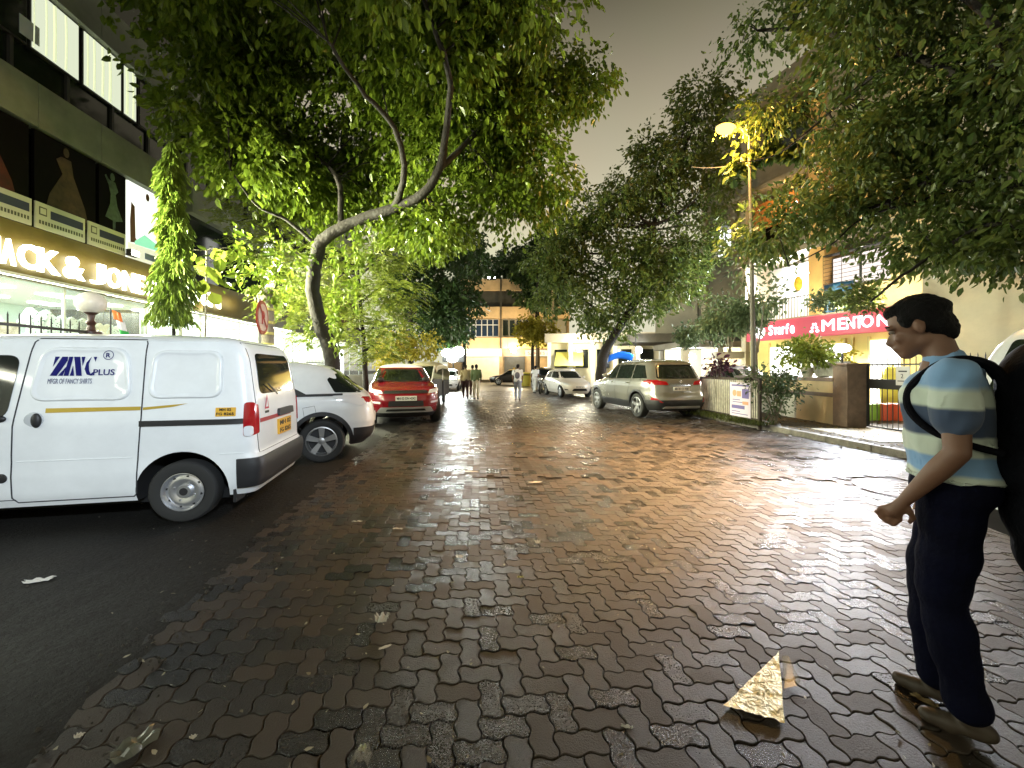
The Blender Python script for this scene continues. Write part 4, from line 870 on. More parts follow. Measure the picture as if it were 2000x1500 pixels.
# no-parking sign and striped stump of a tree
p = px(507, 620, 7.35)
t = thing('traffic_sign', 'round red-rimmed traffic sign seen edge-on behind the van roof', 'road sign', (p.x, p.y, 0), R(105))
b = MB(); b.tube([(0, 0, 0), (0, 0, 2.75)], .03, 10); b.build('post', mat('sign_post', (.35, .36, .3), .4, .4), t, True)
b = MB(); b.lathe([(.31, -.01), (.31, .01), (.0, .012)], 36, 'Y', (0, -.045, p.z)); b.build('sign_back', mat('sign_red', (.30, .03, .02), .4), t, True)
b = MB(); b.lathe([(.25, -.013), (.0, -.014)], 36, 'Y', (0, -.045, p.z), caps=False); b.build('sign_face', mat('sign_face', (.55, .40, .36), .4), t, True)
b = MB(); b.text('P', (0, -.062, p.z-.12), (1, 0, 0), (0, 0, 1), .24, ext=.004, bold=.03, align='C'); b.prism([(-.2, .17), (-.17, .2), (.2, -.17), (.17, -.2)], (0, -.07, p.z), (1, 0, 0), (0, 0, 1), (0, .004, 0)); b.build('sign_symbol', mat('sign_red2', (.35, .02, .03), .4), t)
# small wall plates / lit board seen through the leaves
t = lroot('hanging_banner', 'bright white vertical banner hanging between the leaves beside the shop row', 'banner', 14.8, -.9, 4.3)
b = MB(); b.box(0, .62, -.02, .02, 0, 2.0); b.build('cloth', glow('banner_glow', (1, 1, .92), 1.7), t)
b = MB(); b.box(.2, .42, -.03, -.02, .5, .75); b.box(.24, .36, -.03, -.02, .85, 1.1); b.build('print', mat('banner_ink', (.3, .3, .45), .6), t)
b = MB(); b.tube([(.31, 0, 2.0), (.31, .9, 2.35)], .012, 5); b.build('bracket', M_frame, t)

# ------------------------------------------------------------------ right hand building (local x away along the facade, y>0 towards the street)
RD = Vector((-.31, .951, 0)).normalized(); RRZ = math.atan2(RD.y, RD.x); RM = Matrix.Translation((12.8, 13.5, 0)) @ Matrix.Rotation(RRZ, 4, 'Z')
def rroot(name, label, cat, u, y, z, group=None): return thing(name, label, cat, RM @ Vector((u, y, z)), RRZ, group)
M_cream = mat('cream_render', (.62, .47, .26), .7, noise=(1.2, .15), bump=(25, .3, .01))
M_greyw = mat('grey_render', (.28, .25, .19), .8, noise=(1.0, .3), bump=(25, .4, .01))
M_paleW = mat('pale_render', (.56, .50, .38), .8, noise=(.8, .18), bump=(25, .3, .01))
M_orange = mat('orange_render', (.62, .38, .14), .7, noise=(1.5, .15))
M_yel = mat('yellow_render', (.75, .62, .22), .6, noise=(1.2, .1))
rb = rroot('apartment_building', 'tall apartment block with balconies rising above the red shop sign at the right', 'building', 0, 0, 0)
def rs_(name, m, x0, x1, y0, y1, z0, z1, bevel=0, par=None): b = MB(); b.box(x0, x1, y0, y1, z0, z1); return b.build(name, m, par or rb, bevel=bevel)
rs_('core_wall', M_greyw, -12, 8.2, -9, -1.6, 0, 13.2)
rs_('roof_slab', M_greyw, -12, 8.4, -9, .5, 13.2, 13.6, .02); rs_('parapet', M_greyw, -12, 8.4, -.1, .1, 13.6, 14.2)
for z in (3.55, 6.4, 9.6): rs_('balcony_slab', M_greyw, -12, 8.2, -1.6, .35, z-.15, z+.05, .01)
for x0, x1 in ((2.05, 2.65), (8.0, 8.3), (5.55, 5.8)): rs_('column', M_orange if x0 == 2.05 else M_paleW, x0, x1, -1.6, .12, 0, 13.2, .01)
for x0, x1, z0, z1, m in ((-1.6, 0.0, 3.6, 13.2, M_cream), (-12, -3.4, 3.6, 13.2, M_greyw), (-3.4, -1.6, 3.6, 13.2, M_paleW), (5.8, 8.0, 3.6, 7.0, M_greyw), (5.8, 8.0, 8.5, 13.2, M_greyw), (2.65, 5.55, 9.65, 10.6, M_greyw), (2.65, 5.55, 6.4, 7.2, M_greyw), (-0, 2.05, 6.4, 8.0, M_cream), (0, 2.05, 9.6, 13.2, M_greyw)):
    rs_('facade_panel', m, x0, x1, -.3, 0, z0, z1)
rs_('facade_panel', M_greyw, 5.8, 6.5, -.3, 0, 7.0, 8.5); rs_('facade_panel', M_greyw, 7.55, 8.0, -.3, 0, 7.0, 8.5)
def rwindow(x0, x1, z0, z1, lit, bars=True, y=.0, g=G_win, depth=.25):
    f = rs_('window', M_frame, x0, x1, y-.28, y-.24, z0, z1); b = MB(); b.box(x0+.04, x1-.04, y-.24, y-.235, z0+.04, z1-.04); b.build('pane', lit, f)
    b = MB(); xm = (x0+x1)/2; b.box(xm-.03, xm+.03, y-.235, y-.2, z0, z1)
    if bars:
        z = z0
        while z <= z1+.01: b.box(x0, x1, y+depth, y+depth+.012, z-.008, z+.008); z += (z1-z0)/8
        x = x0
        while x <= x1+.01: b.box(x-.007, x+.007, y+depth, y+depth+.012, z0, z1); x += (x1-x0)/3.001
        b.box(x0, x1, y, y+depth+.02, z0-.06, z0-.02); b.box(x0, x1, y, y+depth+.02, z1+.02, z1+.06)
    b.build('grille', M_iron, f)
Gw2 = glow('cool_window', (.95, .97, 1), 2.2); Gw3 = glow('pink_window', (1, .86, .78), .75)
rwindow(6.5, 7.55, 7.0, 8.5, Gw2, True, 0, depth=.5)
rwindow(.05, 2.0, 4.55, 5.75, Gw3); rwindow(-1.5, -.3, 7.0, 8.5, M_dkgl, False, .02)
rwindow(2.7, 5.5, 10.7, 13.0, M_dkgl, False, -.8); rwindow(2.7, 5.5, 7.3, 9.4, M_dkgl, False, -.8)
# orange timber screen on the second floor balcony
b = MB()
for i in range(22): b.box(3.1+i*.1, 3.17+i*.1, .0, .04, 7.75, 8.95)
b.build('slatted_screen', mat('orange_slats', (.50, .20, .05), .6), rb)
rs_('facade_panel', M_cream, 0, 2.05, -.3, 0, 3.6, 4.5)
lamp('screen_light', 'POINT', RM @ Vector((3.8, .55, 8.7)), 25, (1, .6, .2), .1)
# bright balcony
rs_('balcony_back', mat('white_wall', (.8, .8, .78), .6), 2.65, 5.55, -1.5, -1.4, 3.6, 6.2)
f = rs_('tube_light', glow('tube_white', (.95, .97, 1), 26), 3.2, 4.6, -.95, -.90, 5.55, 5.62)
lamp('balcony_light', 'AREA', RM @ Vector((3.9, -.75, 5.3)), 750, (.92, .95, 1), 1.5, target=RM @ Vector((3.6, 6, 3.6)), sy=.5)
lamp('balcony_fill', 'POINT', RM @ Vector((3.9, -.6, 5.2)), 60, (.95, .96, 1), .2)
b = MB(); x = 2.7
while x < 5.5: b.box(x-.01, x+.01, .1, .12, 3.6, 4.45); x += .13
b.box(2.65, 5.55, .09, .13, 4.43, 4.47); b.build('balcony_rail', M_iron, rb)
t = rroot('hanging_lantern', 'yellow and orange paper lantern hanging in the bright balcony', 'lantern', 3.15, .0, 4.55)
b = MB(); b.ell((0, 0, .45), (.16, .16, .30), 16, 10); b.build('shade', mat('lantern_yellow', (.8, .45, .04), .6, noise=(6, .4)), t, True)
b = MB(); b.tube([(0, 0, .75), (0, 0, 1.5)], .008, 5); b.build('cord', M_frame, t); b = MB()
for k in range(6): b.tube([(.05*math.cos(k), .05*math.sin(k), .16), (.06*math.cos(k), .06*math.sin(k), -.05)], .008, 4)
b.build('tassel', mat('lantern_red', (.6, .1, .03), .6), t)
t = rroot('blue_tarpaulin', 'dark blue tarpaulin draped beside the orange column above the red sign', 'tarpaulin', 1.1, .15, 3.55)
b = MB(); b.grid(lambda u, v: (.95*u-.15*v*(1-u), .10*math.sin(9*u+3*v)+.05*v, 1.15*v), 14, 8); b.build('sheet', mat('tarp_blue', (.01, .07, .17), .5), t, True, solid=.01)
# shop below with the red sign
t = rroot('shop_sign', 'long red sign with white MENTON lettering over the yellow shop', 'sign', 0, 0, 0)
b = MB(); b.box(-2.2, 5.15, .36, .52, 2.72, 3.52); b.build('board', mat('sign_red_board', (.60, .07, .12), .35, emit=(.9, .10, .16), es=.22), t, bevel=.01)
G_sgn = glow('white_letters', (1, .97, 1), 2)
def su(x, y=.5): k = (x-1000)/780; return ((12.8-.951*y)-(13.5-.31*y)*k)/(.31+.951*k)
mdir = (-1, 0, 0)
for ch, a, c in (('M', 1607, 1636), ('E', 1638, 1655), ('N', 1655, 1674), ('T', 1672, 1690), ('O', 1684, 1712), ('N', 1715, 1742), ('E', 1746, 1768), ('Z', 1772, 1796)):
    ua, uc = su(a), su(c); b = MB(); b.text(ch, (ua, .53, 2.90), mdir, (0, 0, 1), .42, width=(ua-uc)*.84, ext=.03, bold=0 if ch == 'M' else .010); b.build('letter', G_sgn, t)
b = MB()
for dx in (-.11, .11):
    for k in range(3): b.ell((su(1592)+dx*(1-.3*k), .54, 2.93+.13*k), (.07-.015*k, .015, .055), 12, 6)
b.build('emblem', G_sgn, t)
for ch, a, c in (('S', 1503, 1512), ('v', 1513, 1520), ('a', 1521, 1528), ('r', 1529, 1534), ('f', 1536, 1543), ('e', 1545, 1554)):
    ua, uc = su(a), su(c); b = MB(); b.text(ch, (ua, .53, 2.92), mdir, (0, 0, 1), .42 if ch in 'Sf' else .32, width=(ua-uc)*.84, ext=.03, bold=.02); b.build('letter', G_sgn, t)
b = MB(); b.ell((su(1485), .54, 3.1), (.26, .03, .30), 20, 10); b.build('round_logo', G_sgn, t, True)
lamp('sign_spill', 'AREA', RM @ Vector((1.2, .9, 2.62)), 130, (.95, .95, 1), 4.5, target=RM @ Vector((1.2, 3.2, 0)), sy=.3)
M_shopw = glow('shop_lit_white', (1, .98, .90), 2.6)
sh = rroot('lit_shop', 'yellow-walled shop with a bright white door under the red sign', 'shop', 0, 0, 0)
rs_('wall', M_yel, -2.2, 5.15, -.2, .32, 0, 2.72, par=sh)
rs_('door', M_shopw, su(1752), su(1695), .325, .36, .12, 2.45, par=sh); rs_('shop_window', M_shopw, su(1640), su(1500), .325, .36, .9, 2.4, par=sh)
for x in (su(1757), su(1692), su(1660), su(1645), su(1570), su(1498)): b = MB(); b.box(x-.03, x+.03, .33, .40, .1, 2.6); b.build('door_frame', mat('door_frame', (.6, .5, .2), .5), sh)
lamp('shop_front_light', 'AREA', RM @ Vector((.6, .7, 2.4)), 260, (1, .95, .80), 3.0, target=RM @ Vector((.8, 4.0, 0)), sy=.5)
t = rroot('wall_bin', 'bright yellow sack standing against the shop wall by the gate', 'sack', su(1768), 1.2, 0)
b = MB(); b.ell((0, 0, .8), (.28, .22, .82), 16, 12); b.build('sack', mat('sack_yellow', (.75, .65, .1), .6, bump=(6, .8, .05)), t, True)
for i, (xx, c, z, lab) in enumerate(((1700, (.30, .62, .05), .12, 'lime green plastic crate on the ground just inside the gate'), (1722, (.75, .12, .04), .12, 'left red-orange plastic crate inside the gate beside the green crate'), (1748, (.75, .14, .05), .12, 'right red-orange plastic crate inside the gate nearest the man'))):
    p = px(xx, 790, 10.6); t = thing('plastic_crate', lab, 'crate', (p.x, p.y, z), R(18*i), 'crates inside the gate')
    b = MB(); b.box(-.24, .24, -.17, .17, 0, .03); 
    for s_ in (-1, 1): b.box(-.24, .24, s_*.17-.012, s_*.17+.012, .03, .42); b.box(s_*.24-.012, s_*.24+.012, -.17, .17, .03, .42)
    for k in range(5): b.box(-.25, .25, -.19, .19, .40, .43) if k == 0 else b.box(-.2+.09*k-.02, -.2+.09*k, -.185, -.18, .05, .38)
    b.build('shell', mat('crate_%d' % i, c, .4, emit=c, es=0), t)
# ---- compound wall, pillar, gate, kerbside planters ----
M_brown = mat('brown_stone', (.20, .14, .10), .6, noise=(5, .3), bump=(40, .5, .01))
t = thing('compound_wall', 'low cream compound wall with brown bands right of the railing', 'wall', (8.0, 9.66, .1), R(88.5))
b = MB(); b.box(0, 1.35, 0, .2, 0, .68); b.build('lower_panel', M_cream, t, bevel=.008)
b = MB(); b.box(1.35, 4.4, 0, .2, 0, .68); b.build('lower_panel', mat('whitewash', (.55, .53, .46), .8, noise=(3, .25)), t, bevel=.008)
b = MB(); b.box(0, 4.4, -.012, .212, .68, .78); b.build('brown_band', M_brown, t); b = MB(); b.box(0, 4.4, 0, .2, .78, 1.06); b.build('upper_panel', M_cream, t)
b = MB(); b.box(-.02, 4.42, -.05, .25, 1.06, 1.15); b.build('coping', M_brown, t, bevel=.008)
t = thing('gate_pillar', 'square brown stone pillar between the compound wall and the iron gate', 'pillar', (8.0, 9.47, .1))
b = MB(); b.box(-.23, .23, -.21, .21, 0, 1.44); b.build('shaft', M_brown, t, bevel=.012); b = MB(); b.box(-.26, .26, -.24, .24, 1.44, 1.50); b.build('cap', M_brown, t, bevel=.012)
def gate(y0, y1, lab, plate_=False):
    t = thing('iron_gate', lab, 'gate', (8.22, y0, .1), R(-90), 'leaves of the iron gate'); L = y0-y1
    b = MB(); 
    for x in (0.02, L-.02): b.box(x-.02, x+.02, -.02, .02, .05, 1.50)
    for z in (.06, 1.46): b.box(0, L, -.018, .018, z-.018, z+.018)
    b.build('frame', M_iron, t); b = MB(); b.box(0.02, L-.02, -.012, .012, .92, 1.14); b.build('middle_plate', M_iron, t); b = MB(); n = int(L/.115)
    for i in range(1, n): x = L*i/n; b.tube([(x, 0, .06), (x, 0, 1.60), (x, 0, 1.66)], [.009, .009, .001], 6)
    b.build('bars', M_iron, t)
    if plate_: b = MB(); b.box(.72, 1.02, -.032, -.022, 1.02, 1.42); b.box(.78, .96, -.036, -.032, 1.30, 1.33, 1); b.box(.76, .98, -.036, -.032, 1.10, 1.12, 1); b.text('2', (.86, -.036, 1.17), (1, 0, 0), (0, 0, 1), .09, ext=.003, mi=1, align='C'); b.build('notice_plate', [mat('notice_grey', (.45, .45, .42), .6), M_ink], t)
gate(9.24, 8.0, 'black iron gate leaf with a small grey notice, next to the brown pillar', True); gate(7.97, 6.7, 'black iron gate leaf hidden behind the walking man')
t = thing('spiked_wall', 'cream wall topped with spikes behind the man and the white SUV', 'wall', (8.3, 6.3, .1), R(-84))
b = MB(); b.box(0, 4.4, -.12, .12, 0, 2.15); b.build('wall', M_cream, t, bevel=.01)
b = MB(); x = .1
while x < 4.4: b.tube([(x, 0, 2.15), (x, 0, 2.62), (x, 0, 2.68)], [.012, .012, .002], 5); x += .17
b.box(0, 4.4, -.01, .01, 2.48, 2.51); b.build('spikes', M_iron, t)
t = thing('annexe', 'pale two storey annexe wall behind the spiked wall at the far right', 'building', (10.2, 8.6, 0), R(-70))
b = MB(); b.box(-1.0, 7, -.1, 3, 0, 6.2); b.build('wall', M_paleW, t); b = MB(); b.box(-1.1, 7.1, -.3, 3.1, 6.2, 6.35); b.build('roof_slab', M_greyw, t)
b = MB(); b.tube([(2.2, -.16, 0), (2.2, -.16, 6.2)], .05, 8); b.build('drain_pipe', M_greyw, t, True)
# planters and pots on the coping
M_conc = mat('planter_concrete', (.34, .33, .27), .8, noise=(6, .35), bump=(40, .5, .01))
t = thing('planter_box', 'large rectangular concrete planter on the wall coping beside the pillar', 'planter', (8.1, 10.15, 1.25), R(88.5))
b = MB()
P0, P1 = [(-.36, -.13), (.36, -.13), (.36, .13), (-.36, .13)], [(-.42, -.17), (.42, -.17), (.42, .17), (-.42, .17)]
b.add([(x, y, .03) for x, y in P0]+[(x, y, .40) for x, y in P1]+[(x*.9, y*.8, .40) for x, y in P1]+[(x*.9, y*.8, .34) for x, y in P1],
      [(3, 2, 1, 0)]+[(i, (i+1) % 4, 4+(i+1) % 4, 4+i) for i in range(4)]+[(4+i, 4+(i+1) % 4, 8+(i+1) % 4, 8+i) for i in range(4)]+[(8+i, 8+(i+1) % 4, 12+(i+1) % 4, 12+i) for i in range(4)]+[(12, 13, 14, 15)])
b.build('box', M_conc, t, bevel=.01); b = MB(); b.box(-.3, -.2, -.12, .12, 0, .05); b.box(.2, .3, -.12, .12, 0, .05); b.build('feet', M_conc, t)
t = thing('plant_pot', 'small round concrete pot on the coping left of the large planter', 'pot', (8.1, 10.95, 1.25))
b = MB(); b.lathe([(.11, 0), (.17, .24), (.18, .27), (.15, .27), (.14, .22), (.0, .22)], 20); b.build('pot', M_conc, t, True)
# kerbside railing with a poster
t = thing('tree_guard', 'white barred kerbside railing with a dark top rail and pale poster', 'railing', (5.97, 9.6, .1), math.atan2(.9968, -.0805))
b = MB(); b.box(0, 2.6, -.03, .03, 1.08, 1.14); b.box(0, 2.6, -.02, .02, .12, .16)
for x in (.02, 2.58): b.box(x-.03, x+.03, -.03, .03, -.1, 1.1)
b.build('frame', mat('rusty_frame', (.05, .035, .028), .6, noise=(9, .4)), t)
b = MB(); x = .12
while x < 2.5: b.box(x-.02, x+.02, -.008, .008, .16, 1.08); x += .085
b.build('bars', mat('bar_white', (.55, .50, .42), .6, noise=(8, .3)), t)
pp = thing_part('poster', t, (0, 0, 0))
M_pp = mat('poster_paper', (.72, .62, .74), .5); M_pi = mat('poster_violet', (.16, .13, .34), .5); M_po = mat('poster_orange', (.7, .35, .2), .5)
b = MB(); b.box(.30, 1.12, .03, .036, .14, 1.02); b.build('paper', M_pp, pp)
b = MB(); b.box(.36, 1.04, .036, .040, .92, .965); b.box(.52, 1.04, .036, .040, .34, .43); b.box(.36, .62, .036, .040, .62, .86); b.box(.70, 1.0, .036, .040, .56, .58); b.box(.60, 1.0, .036, .040, .50, .52); b.box(.70, 1.04, .036, .040, .26, .28); b.box(.40, 1.04, .036, .040, .20, .22); b.build('violet_print', M_pi, pp)
b = MB(); b.lathe([(.085, 0), (.001, .002)], 20, 'Y', (.92, .037, .74)); b.box(.66, .82, .036, .040, .66, .80); b.box(.38, .60, .036, .040, .46, .54); b.build('orange_print', M_po, pp)
p = px(1645, 680, 9.47); t = thing('pillar_lamp', 'round white lamp glowing on a short stem on top of the brown gate pillar', 'lamp', (p.x, p.y, 1.6))
b = MB(); b.tube([(0, 0, 0), (0, 0, p.z-1.72)], .025, 8); b.build('stem', M_iron, t, True); b = MB(); b.ell((0, 0, p.z-1.6), (.17, .17, .10), 20, 10); b.build('globe', glow('pillar_glow', (.92, .95, 1), 16), t, True)
lamp('sign_uplight', 'AREA', RM @ Vector((.6, .95, 3.6)), 130, (1, .88, .58), 3.0, target=RM @ Vector((.6, .0, 7)), sy=.2)  # unseen light added to brighten the cream facade above the sign
lamp('pillar_light', 'SPOT', (p.x-.05, p.y-.25, p.z), 620, (.84, .90, 1), .16, target=(4.6, 5.6, 0), spot=120, blend=.9)
# ---- end wall, grey canopies and low shops beyond the silver SUV ----
t = thing('end_building', 'plain cream gable wall standing over grey canopies beyond the silver SUV', 'building', (0, 0, 0))
b = MB(); p0 = px(1280, 722, 25); p1 = px(1362, 722, 23.5)
b.add([(p0.x, 25, 3.4), (p1.x, 23.5, 3.4), (p1.x+3, 30, 3.4), (p0.x+3, 32, 3.4), (p0.x, 25, 9.1), (p1.x, 23.5, 9.1), (p1.x+3, 30, 9.1), (p0.x+3, 32, 9.1)], [(0, 3, 2, 1), (4, 5, 6, 7), (0, 1, 5, 4), (1, 2, 6, 5), (2, 3, 7, 6), (3, 0, 4, 7)]); b.build('gable_wall', M_paleW, t)
b = MB(); b.box(9.3, 13, 24.6, 25.0, 0, 3.4); b.box(11.0, 11.25, 23.2, 24, 0, 9); b.build('rear_wall', M_greyw, t)
lowb = [(8.3, 12.0, 19.5, 23.5, 2.55, 2.85), (6.6, 9.4, 22.5, 26, 3.0, 3.5), (9.6, 11.6, 18.8, 20, 2.0, 2.3)]
for x0, x1, y0, y1, z0, z1 in lowb: b = MB(); b.box(x0, x1, y0, y1, z0, z1); b.build('canopy', M_greyw, t, bevel=.02)
for x in (8.5, 10.2, 11.7): b = MB(); b.box(x, x+.3, 19.8, 20.1, 0, 2.55); b.build('canopy_post', M_paleW, t)
b = MB(); b.box(8.6, 13, 22.4, 22.6, 0, 2.6); b.build('shop_back', mat('lit_cream', (.75, .68, .48), .6), t)
lamp('canopy_light', 'POINT', (8.9, 20.6, 2.2), 160, (.85, .92, 1), .15); lamp('canopy_light', 'POINT', (11.2, 20.8, 2.3), 110, (1, .9, .65), .15)
t = thing('bulkhead_lamp', 'very bright blue-white lamp glaring above the silver SUV roof', 'lamp', px(1248, 684, 19.3))
b = MB(); b.ell((0, 0, 0), (.16, .10, .16), 16, 10); b.build('bulb', glow('lamp_bluewhite', (.85, .93, 1), 60), t, True); b = MB(); b.tube([(0, .1, 0), (0, .5, .1), (0, .5, 1.0)], .02, 6); b.build('bracket', M_iron, t)
t = thing('bulkhead_lamp', 'bright white lamp under the canopy right of the blue-white lamp', 'lamp', px(1350, 697, 20.2))
b = MB(); b.ell((0, 0, 0), (.22, .12, .18), 16, 10); b.build('bulb', glow('lamp_bluewhite', (1, 1, 1), 60), t, True); b = MB(); b.tube([(0, .1, 0), (0, .5, .1), (0, .5, .4)], .02, 6); b.build('bracket', M_iron, t)
t = thing('blue_awning', 'bright blue plastic sheet beside the glaring lamp behind the silver SUV', 'tarpaulin', px(1212, 700, 19.6))
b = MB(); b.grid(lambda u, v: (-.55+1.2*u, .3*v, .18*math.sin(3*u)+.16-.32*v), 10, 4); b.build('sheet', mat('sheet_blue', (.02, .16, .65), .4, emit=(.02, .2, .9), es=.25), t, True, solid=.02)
t = thing('low_shops', 'row of low cream shops with white pillars and a yellow awning, in mid-distance', 'building', (4.2, 31, 0), R(-10))
b = MB(); b.box(-1.6, 8, 2.0, 6, 0, 3.6); b.build('wall', mat('lit_cream', (.75, .68, .48), .6), t); b = MB(); b.box(-1.7, 8, .4, 6, 3.6, 4.3); b.build('parapet', M_paleW, t)
for i in range(6): b = MB(); x = -1.5+i*1.7; b.box(x, x+.28, .5, .8, 0, 3.6); b.build('pillar', mat('white_wall', (.8, .8, .78)), t)
for i in range(5): b = MB(); x = -1.0+i*1.7; b.box(x, x+1.0, 1.9, 1.98, 1.6, 3.1); b.build('window', M_dkgl, t)
b = MB(); b.add([(-.9, 0, 1.75), (1.3, 0, 1.75), (1.3, 1.9, 2.9), (-.9, 1.9, 2.9)], [(0, 1, 2, 3)]); b.build('awning', mat('awning_yellow', (.8, .75, .2), .5), t, solid=.04)
lamp('low_shop_light', 'POINT', (5.0, 30.0, 3.0), 380, (1, .93, .7), .2); lamp('low_shop_light', 'POINT', (8.2, 29, 3.2), 160, (1, .95, .8), .2)
# ---- building closing the street ----
t = thing('commercial_building', 'beige three storey building closing the far end of the street', 'building', (-7.5, 46, 0))
def cb(name, m, x0, x1, y0, y1, z0, z1, par=None): b = MB(); b.box(x0, x1, y0, y1, z0, z1); return b.build(name, m, par or t)
M_bei = mat('beige_render', (.66, .47, .27), .75, noise=(.7, .2)); M_beid = mat('stained_beige', (.42, .31, .19), .8, noise=(1, .3))
cb('wall', M_beid, 0, 14.2, .8, 10, 0, 11.4)
cb('ledge', M_bei, 1.6, 14.2, 0, .8, 3.9, 5.15); cb('ledge', M_bei, 1.6, 14.2, 0, .8, 7.4, 8.7); cb('ledge', M_bei, 1.6, 14.2, 0, .8, 10.6, 11.9)
cb('recess', M_dkwall, 1.6, 14.2, .5, .8, 8.7, 10.6); cb('drain_pipe', M_dkwall, 6.15, 6.3, -.12, -.0, 3.9, 12)
for i in range(6): f = cb('window', mat('white_frame', (.7, .72, .75), .5), 2.0+i*.66, 2.0+i*.66+.64, .45, .55, 5.3, 7.3); cb('pane', mat('blue_pane', (.02, .035, .07), .1), 2.04+i*.66, 2.0+i*.66+.60, .43, .45, 5.35, 6.6, f); cb('pane', mat('blue_pane', (0, 0, 0)), 2.04+i*.66, 2.0+i*.66+.60, .43, .45, 6.7, 7.25, f)
for i in range(5): f = cb('window', mat('grey_frame', (.3, .3, .27), .5), 6.4+i*.78, 6.4+i*.78+.70, .45, .55, 5.3, 7.3); cb('pane', M_dkgl, 6.45+i*.78, 6.4+i*.78+.65, .43, .45, 5.4, 7.2, f)
cb('window', mat('grey_frame', (0, 0, 0)), 10.8, 13.8, .45, .55, 5.3, 7.3)
cb('shutter', mat('shutter_white', (.78, .72, .58), .5, noise=(2, .1)), 1.8, 6.0, .2, .5, .3, 3.1); cb('shutter', M_beid, 9.3, 11.8, .3, .5, .3, 2.9); cb('shop_opening', M_dkwall, 6.6, 9.0, .5, .7, .3, 3.0)
cb('yellow_panel', M_yel, 7.0, 14.2, -.05, 0, 3.95, 5.1); cb('air_conditioner', M_paleW, 8.8, 9.8, -.4, 0, 8.75, 9.35)
def sgn(name, lab, x0, x1, z0, z1, txt, m, ink, dy=-.25):
    q = thing(name, lab, 'sign', (-7.5+x0, 46+dy, z0)); b = MB(); b.box(0, x1-x0, 0, .12, 0, z1-z0); b.build('board', m, q)
    b = MB(); n = len(txt)
    for i, s_ in enumerate(txt): hh = (z1-z0)/n; b.text(s_, ((x1-x0)/2, -.01, z1-z0-hh*(i+.78)), (1, 0, 0), (0, 0, 1), hh*.5, width=(x1-x0)*.86, ext=.02, align='C')
    b.build('lettering', ink, q)
sgn('shop_sign', 'wide white shop sign with two dim lines of text above the closed shutter', 1.7, 6.3, 3.0, 3.85, ['STATIONERY  XEROX', 'LAMINATION  BINDING'], glow('board_lit', (1, .92, .72), 1.3), mat('ink_soft', (.35, .3, .2), .7))
sgn('shop_sign', 'cream shop sign with red capital letters at the far end of the street', 9.0, 13.4, 3.0, 3.7, ['SAREES & BLA'], glow('board_cream', (1, .85, .5), 1.0), mat('ink_red', (.5, .06, .03), .6))
q = thing('lit_signboard', 'blank white backlit signboard on a pole near the far corner', 'sign', px(1080, 752, 36))
b = MB(); b.box(-.5, .5, -.05, .05, 2.0, 3.7); b.build('panel', glow('board_white_lit', (1, 1, .95), 4), q); b = MB(); b.tube([(0, .08, -.2), (0, .08, 9)], .11, 8); b.build('pole', M_bei, q, True)
lamp('far_wash', 'POINT', (.5, 43.3, 3.4), 520, (1, .82, .5), .2); lamp('far_wash', 'POINT', (-4.2, 42.6, 4.6), 480, (1, .85, .55), .2); lamp('far_wash', 'POINT', (3.6, 41, 4.5), 520, (1, .70, .25), .2)
q = thing('street_bulb', 'small bright white lamp on the far building over the taxi', 'lamp', px(1003, 684, 45.4)); b = MB(); b.ell((0, 0, 0), (.30, .2, .30)); b.build('bulb', glow('bulb_far', (1, 1, .95), 40), q, True); b = MB(); b.tube([(0, .1, 0), (0, .6, .2)], .04, 6); b.build('bracket', M_iron, q)
q = thing('roof_light', 'pair of tiny white lights on the roof of the far building', 'lamp', px(960, 542, 46)); b = MB(); b.ell((-.3, 0, 0), (.12, .12, .12)); b.build('bulb', glow('bulb_far', (1, 1, 1), 40), q); b = MB(); b.ell((.35, 0, 0), (.08, .08, .08)); b.build('bulb', glow('bulb_far', (1, 1, 1), 40), q); b = MB(); b.box(-.5, .5, -.04, .04, -.3, -.12); b.build('bracket', M_iron, q)
# ---- flood lamp, street lamp, wires ----
q = thing('flood_lamp', 'glaring white floodlight on a pole at the left end of the street', 'floodlight', (FLOOD.x, FLOOD.y+.25, 0))
b = MB(); b.tube([(0, .1, 0), (0, .1, FLOOD.z+.3)], .06, 8); b.build('pole', M_iron, q, True); b = MB(); b.ell((-.5, -.05, FLOOD.z+.12), (.40, .10, .30), 20, 12); b.ell((.42, -.05, FLOOD.z+.2), (.46, .10, .40), 20, 12); b.ell((-.05, -.05, FLOOD.z-.35), (.42, .10, .26), 20, 12); b.build('lens', glow('flood_glow', (.95, 1, .97), 50), q, True)  # extra lens heads added to widen the floodlight's glare
b = MB(); b.box(-.85, .85, .06, .14, FLOOD.z-.6, FLOOD.z+.55); b.build('housing', M_iron, q)
bx = px(1468, 722, 10.1).x
q = thing('street_lamp', 'sodium street lamp glowing orange on a thin pale pole over the right kerb', 'street lamp', (bx, 10.1, 0))
b = MB(); b.tube([(.05, 0, .1), (.02, 0, 3), (-.02, 0, 5.5), (-.06, 0, SODIUM.z-.5)], [.065, .055, .045, .035], 10); b.build('pole', mat('pole_paint', (.17, .16, .13), .6, .2, noise=(5, .2)), q, True)
sx = SODIUM.x-bx; b = MB(); b.tube([(-.06, 0, SODIUM.z-.52), (-.1, -.05, SODIUM.z-.12), (sx*.5, -.12, SODIUM.z+.08), (sx+.15, -.2, SODIUM.z+.03)], .028, 8); b.build('arm', mat('pole_paint', (0, 0, 0)), q, True)
b = MB(); b.ell((sx, -.2, SODIUM.z+.03), (.26, .12, .07), 20, 10); hd = b.build('lamp_head', mat('lamp_shell', (.3, .3, .3), .4), q, True)
b = MB(); b.ell((sx-.02, -.26, SODIUM.z-.06), (.25, .14, .13), 20, 10); b.build('lens', glow('sodium_glow_lens', (1, .47, .06), 5), hd, True)
